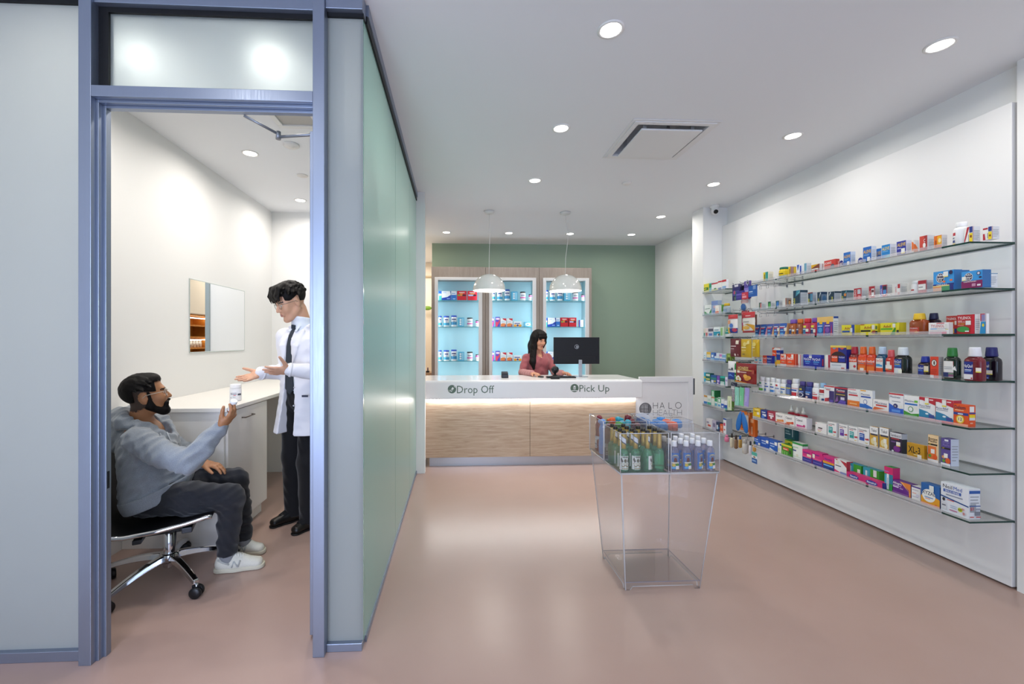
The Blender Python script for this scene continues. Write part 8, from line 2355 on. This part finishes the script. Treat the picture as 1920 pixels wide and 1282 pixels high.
# coat
COAT = cloth('coat_white', 'e6e6ec', .8, .01, 300, .12)
S = SDF((-1.56, 2.88, .64), (-.80, 3.60, 1.56), .005)
S.ecap(T(0, 0, 1.02), T(0, 0, 1.36), (.178, .125), (.192, .128), TF.r, .03)
S.ecap(T(0, 0, 1.36), T(-.012, 0, 1.475), (.185, .118), (.10, .085), TF.r, .04)
S.ecap(T(0, 0, 1.05), T(.015, 0, .70), (.178, .125), (.225, .165), TF.r, .03)
S.chain([dLS, dLE, dLW], [.074, .064, .047], .025)
S.chain([dRS, dRE, dRW], [.074, .064, .047], .025)
S.folds(.008, [((.2, .1, 1), .09, .6, .04), ((.8, -.5, .3), .085, 1.8, .03), ((-.4, .6, .8), .06, .1, .03)])
wl = lambda r, z, s_: (T(0, r * s_, z))
S.wedge([(T(.02, 0, 1.2), -TF.f), (T(0, .045, 1.2), TF.r + .07 * TF.u), (T(0, -.030, 1.2), -TF.r + .10 * TF.u)])
S.cap(T(.0, 0, 1.40), T(-.0, 0, 1.6), .080, .083, .006, True)
S.cut(T(0, 0, .712), (0, 0, -1))
for s_, r0, r1 in ((1, .045, .062), (-1, -.030, -.046)):
    S.ecap(T(.070, .078 * s_, 1.475), T(.128, r0 + .03 * s_, 1.36), (.020, .009), (.030, .009), TF.r, .004)
    S.ecap(T(.128, r0 + .03 * s_, 1.36), T(.130, r0 + .006 * s_, 1.235), (.030, .009), (.008, .007), TF.r, .004)
S.chain([T(.04, .088, 1.50), T(-.05, .075, 1.535), T(-.085, 0, 1.54), T(-.05, -.075, 1.535), T(.04, -.088, 1.50)], [.012, .014, .015, .014, .012], .01)
coat = S.mesh('coat', [COAT], None, doc, smooth=3)
for w_, e_ in ((dLW, dLE), (dRW, dRE)):
    a = unit(np.array(w_) - np.array(e_))
    o = MB().tube([tuple(np.array(w_) - a * .004), tuple(np.array(w_) + a * .010)], [.050, .049], COAT, 20).build('cuff', None)
    o.parent = coat
    o.matrix_parent_inverse = (doc.matrix_basis @ coat.matrix_parent_inverse).inverted()
mb = MB()
for z in (1.19, 1.06, .93):
    p0 = T(.139 + (.012 if z < 1 else 0), -.055 - (1.19 - z) * .06, z)
    mb.tube([tuple(p0), tuple(p0 + TF.f * .004)], .006, M('b9bac4', .3), 10)
o = mb.build('coat_button', None)
o.parent = coat
o.matrix_parent_inverse = (doc.matrix_basis @ coat.matrix_parent_inverse).inverted()
mb = MB()
p0 = T(.128, -.155, 1.0)
tx = unit(-TF.r * .9 - TF.f * .42)
vv = [p0 + tx * a + np.array((0, 0, b)) for a, b in ((-.022, -.006), (.022, -.006), (.022, .008), (-.022, .008))]
mb.add([tuple(v) for v in vv] + [tuple(v - np.cross(tx, (0, 0, 1)) * .004 * -1) for v in vv], [(0, 1, 2, 3), (7, 6, 5, 4), (0, 4, 5, 1), (1, 5, 6, 2), (2, 6, 7, 3), (3, 7, 4, 0)], M('2c3044', .4))
o = mb.build('coat_tag', None)
o.parent = coat
o.matrix_parent_inverse = (doc.matrix_basis @ coat.matrix_parent_inverse).inverted()

BLK = cloth('trouser_black', '0e0e12', .8, .1, 300, .15)
S = SDF((-1.46, 3.0, .05), (-.90, 3.6, 1.06), .005)
S.ecap(T(0, 0, .95), T(0, 0, 1.02), (.150, .105), (.150, .108), TF.r, .03)
S.chain([dRH, dRK, (-1.262, 3.385, .05)], [.095, .076, .068], .03)
S.chain([dLH, dLK, (-1.098, 3.245, .05)], [.095, .076, .068], .03)
S.folds(.006, [((.3, .3, 1), .11, .4, .03), ((.8, -.5, .4), .07, 1.0, .03)])
S.cut((0, 0, .050), (0, 0, -1))
S.mesh('trousers', [BLK], None, doc, smooth=3)
for a, p1, p2 in ((dRA, (-1.295, 3.352, .062), (-1.335, 3.31, .045)), (dLA, (-1.117, 3.215, .062), (-1.142, 3.172, .045))):
    o = MB().tube([(a[0], a[1], .14), (a[0], a[1], .09), p1, p2], [.045, .045, .043, .034], M('0c0c0f', .9), 16).build('sock', doc)
    o.matrix_parent_inverse = doc.matrix_basis.inverted()
BSH = M('14110f', .38)
shoe(doc, (-1.215, 3.432, 0), (-1.390, 3.248, 0), BSH, M('0c0b0a', .6), .075, w=.044, sole_h=.014, sk=.86)
shoe(doc, (-1.060, 3.300, 0), (-1.172, 3.118, 0), BSH, M('0c0b0a', .6), .075, w=.044, sole_h=.014, sk=.86)

# ================================================================ woman at the counter
wom = empty('person', (1.07, 5.54, 0), 'person with long black hair and rose tunic working behind the reception counter', 'person')
WF = Frame((1.068, 5.50, 1.405), (.46, -.86, -.20))
VF = Frame((1.06, 5.545, 1.1), (.30, -.95, 0))
V = lambda f, r, z: VF.P(f, r, z - 1.1)
sw = .93
S = SDF((.72, 4.92, .0), (1.50, 5.75, 1.58), .0045)
head(S, WF, sw, True)
wnb = V(-.005, 0, 1.255)
S.cap(WF.P(-.035, 0, -.06), wnb, .044, .05, .02)
S.ecap(V(0, 0, .86), V(0, 0, 1.14), (.13, .09), (.135, .085), VF.r, .03)
S.ecap(V(0, 0, 1.14), V(-.01, 0, 1.23), (.13, .075), (.06, .05), VF.r, .03)
wRS, wRE, wRW = V(-.01, .155, 1.175), (.845, 5.46, .985), (.925, 5.175, .998)
wLS, wLE, wLW = V(-.01, -.155, 1.175), (1.27, 5.46, .985), (1.295, 5.19, 1.0)
S.chain([wRS, wRE, wRW], [.042, .036, .025], .02)
S.chain([wLS, wLE, wLW], [.042, .036, .025], .02)
for s_ in (-1, 1):
    S.chain([V(0, .085 * s_, .82), V(.01, .085 * s_, .45), V(0, .085 * s_, .09)], [.08, .05, .036], .03)
    S.cap(V(.0, .085 * s_, .06), V(.15, .09 * s_, .03), .032, .024, .02)
hand(S, wRW, (.48, -.86, -.02), (.05, .02, -1), -1, [(.25, .3, .2)] * 4, spread=.10, thumb=(.75, .6, .1), sc=.9)
hand(S, wLW, (.62, -.78, .05), (-.2, -.1, -1), 1, [(.35, .45, .3), (.4, .5, .3), (.45, .5, .3), (.5, .5, .3)], spread=.10, thumb=(.75, .6, .2), sc=.9)
S.mesh('body', [skin('c98f72', 'skin_tan'), M('9c4f4a', .45), EYEW, DARK], paint_head(WF, sw), wom)
S = SDF((.84, 5.30, .98), (1.26, 5.72, 1.60), .004)
w_ = lambda f, r, u: WF.P(f * sw, r * sw, u * sw)
S.ell(w_(-.018, 0, .045), (.108, .088, .096), WF.ax(), .01)
S.wedge([(w_(.052, 0, 0), -WF.f), (w_(0, 0, .060), WF.u), (w_(0, .062, 0), WF.r), (w_(0, -.066, 0), -WF.r)])
for k in range(13):
    b = -.058 + .116 * k / 12
    S.chain([w_(.028, b * .8, .120), w_(.064, b, .094), w_(.082, b * 1.04, .058), w_(.089, b * 1.08, .022 + .004 * (k % 3))], [.010, .011, .009, .0035], .012)
S.ecap(w_(-.015, .058, .03), w_(-.01, .072, -.10), (.056, .038), (.056, .036), WF.f, .03)
S.ecap(w_(-.01, .072, -.10), (.976, 5.425, 1.12), (.056, .036), (.046, .034), WF.f, .03)
S.cap((.976, 5.425, 1.12), (.988, 5.41, 1.04), .037, .016, .03)
S.chain([w_(.03, -.078, .04), w_(.03, -.080, -.03), w_(.02, -.078, -.10)], [.024, .026, .016], .02)
S.chain([w_(-.07, 0, .0), w_(-.09, 0, -.10), V(-.10, 0, 1.15), V(-.10, 0, 1.02)], [.075, .075, .08, .05], .03)
S.folds(.0035, [(WF.r + .3 * WF.f, .012, .4, .001), ((.8, .5, .05), .016, 1.0, .001)])
S.mesh('hair', [hair_mat('hair_dark', '0c0808')], None, wom, smooth=1)
ROSE = cloth('rose_tunic', '9c565a', .8, .03, 300, .15)
S = SDF((.74, 5.12, .70), (1.42, 5.78, 1.34), .005)
S.ecap(V(0, 0, .72), V(0, 0, 1.0), (.165, .13), (.145, .105), VF.r, .03)
S.ecap(V(0, 0, 1.0), V(0, 0, 1.15), (.145, .105), (.152, .105), VF.r, .03)
for s_ in (-1, 1):
    S.ell(V(.075, .065 * s_, 1.11), (.055, .065, .06), VF.ax(), .03)
S.ecap(V(0, 0, 1.15), V(-.012, 0, 1.225), (.15, .095), (.085, .065), VF.r, .04)
S.chain([wRS, tuple(np.array(wRS) * .25 + np.array(wRE) * .75)], [.056, .052], .02)
S.chain([wLS, tuple(np.array(wLS) * .25 + np.array(wLE) * .75)], [.056, .052], .02)
S.cap(V(.08, 0, 1.21), V(.0, 0, 1.30), .035, .062, .012, True)
S.folds(.006, [((.4, .2, 1), .08, .4, .03), ((-.7, .3, .7), .07, 1.2, .03)])
S.cut((0, 0, .72), (0, 0, -1))
S.mesh('tunic', [ROSE], None, wom, smooth=2)
S = SDF((.74, 5.1, .85), (1.42, 5.7, 1.25), .005)
S.chain([wRS, wRE, wRW], [.052, .046, .036], .02)
S.chain([wLS, wLE, wLW], [.052, .046, .036], .02)
S.folds(.004, [((.3, 1, .2), .04, .3, .02)])
S.mesh('undershirt_sleeves', [cloth('rose_sleeve', 'b67f7e', .8, .03, 300, .1)], None, wom, smooth=2)
S = SDF((.80, 5.36, .05), (1.32, 5.74, .9), .007)
for s_ in (-1, 1):
    S.chain([V(0, .085 * s_, .82), V(.01, .085 * s_, .45), V(0, .085 * s_, .08)], [.1, .075, .065], .03)
S.cut((0, 0, .05), (0, 0, -1))
S.mesh('trousers', [ROSE], None, wom, smooth=2)
shoe(wom, tuple(V(-.06, .085, 0)), tuple(V(.18, .095, 0)), M('e0dedb', .6), M('d0cecb', .6), .08, w=.042)
shoe(wom, tuple(V(-.06, -.085, 0)), tuple(V(.18, -.095, 0)), M('e0dedb', .6), M('d0cecb', .6), .08, w=.042)
mb = MB()
mb.tube([tuple(V(.085, .035, 1.235)), tuple(V(.112, 0, 1.185)), tuple(V(.085, -.035, 1.235))], .0012, M('d8c890', .2, metal=1), 6)
mb.lathe([(.001, -.006), (.005, 0), (.001, .006)], M('e8e0d0', .2, metal=1), tuple(V(.115, 0, 1.178)), 10)
o = mb.build('necklace', wom)
o.matrix_parent_inverse = wom.matrix_basis.inverted()

bpy.context.view_layer.update()
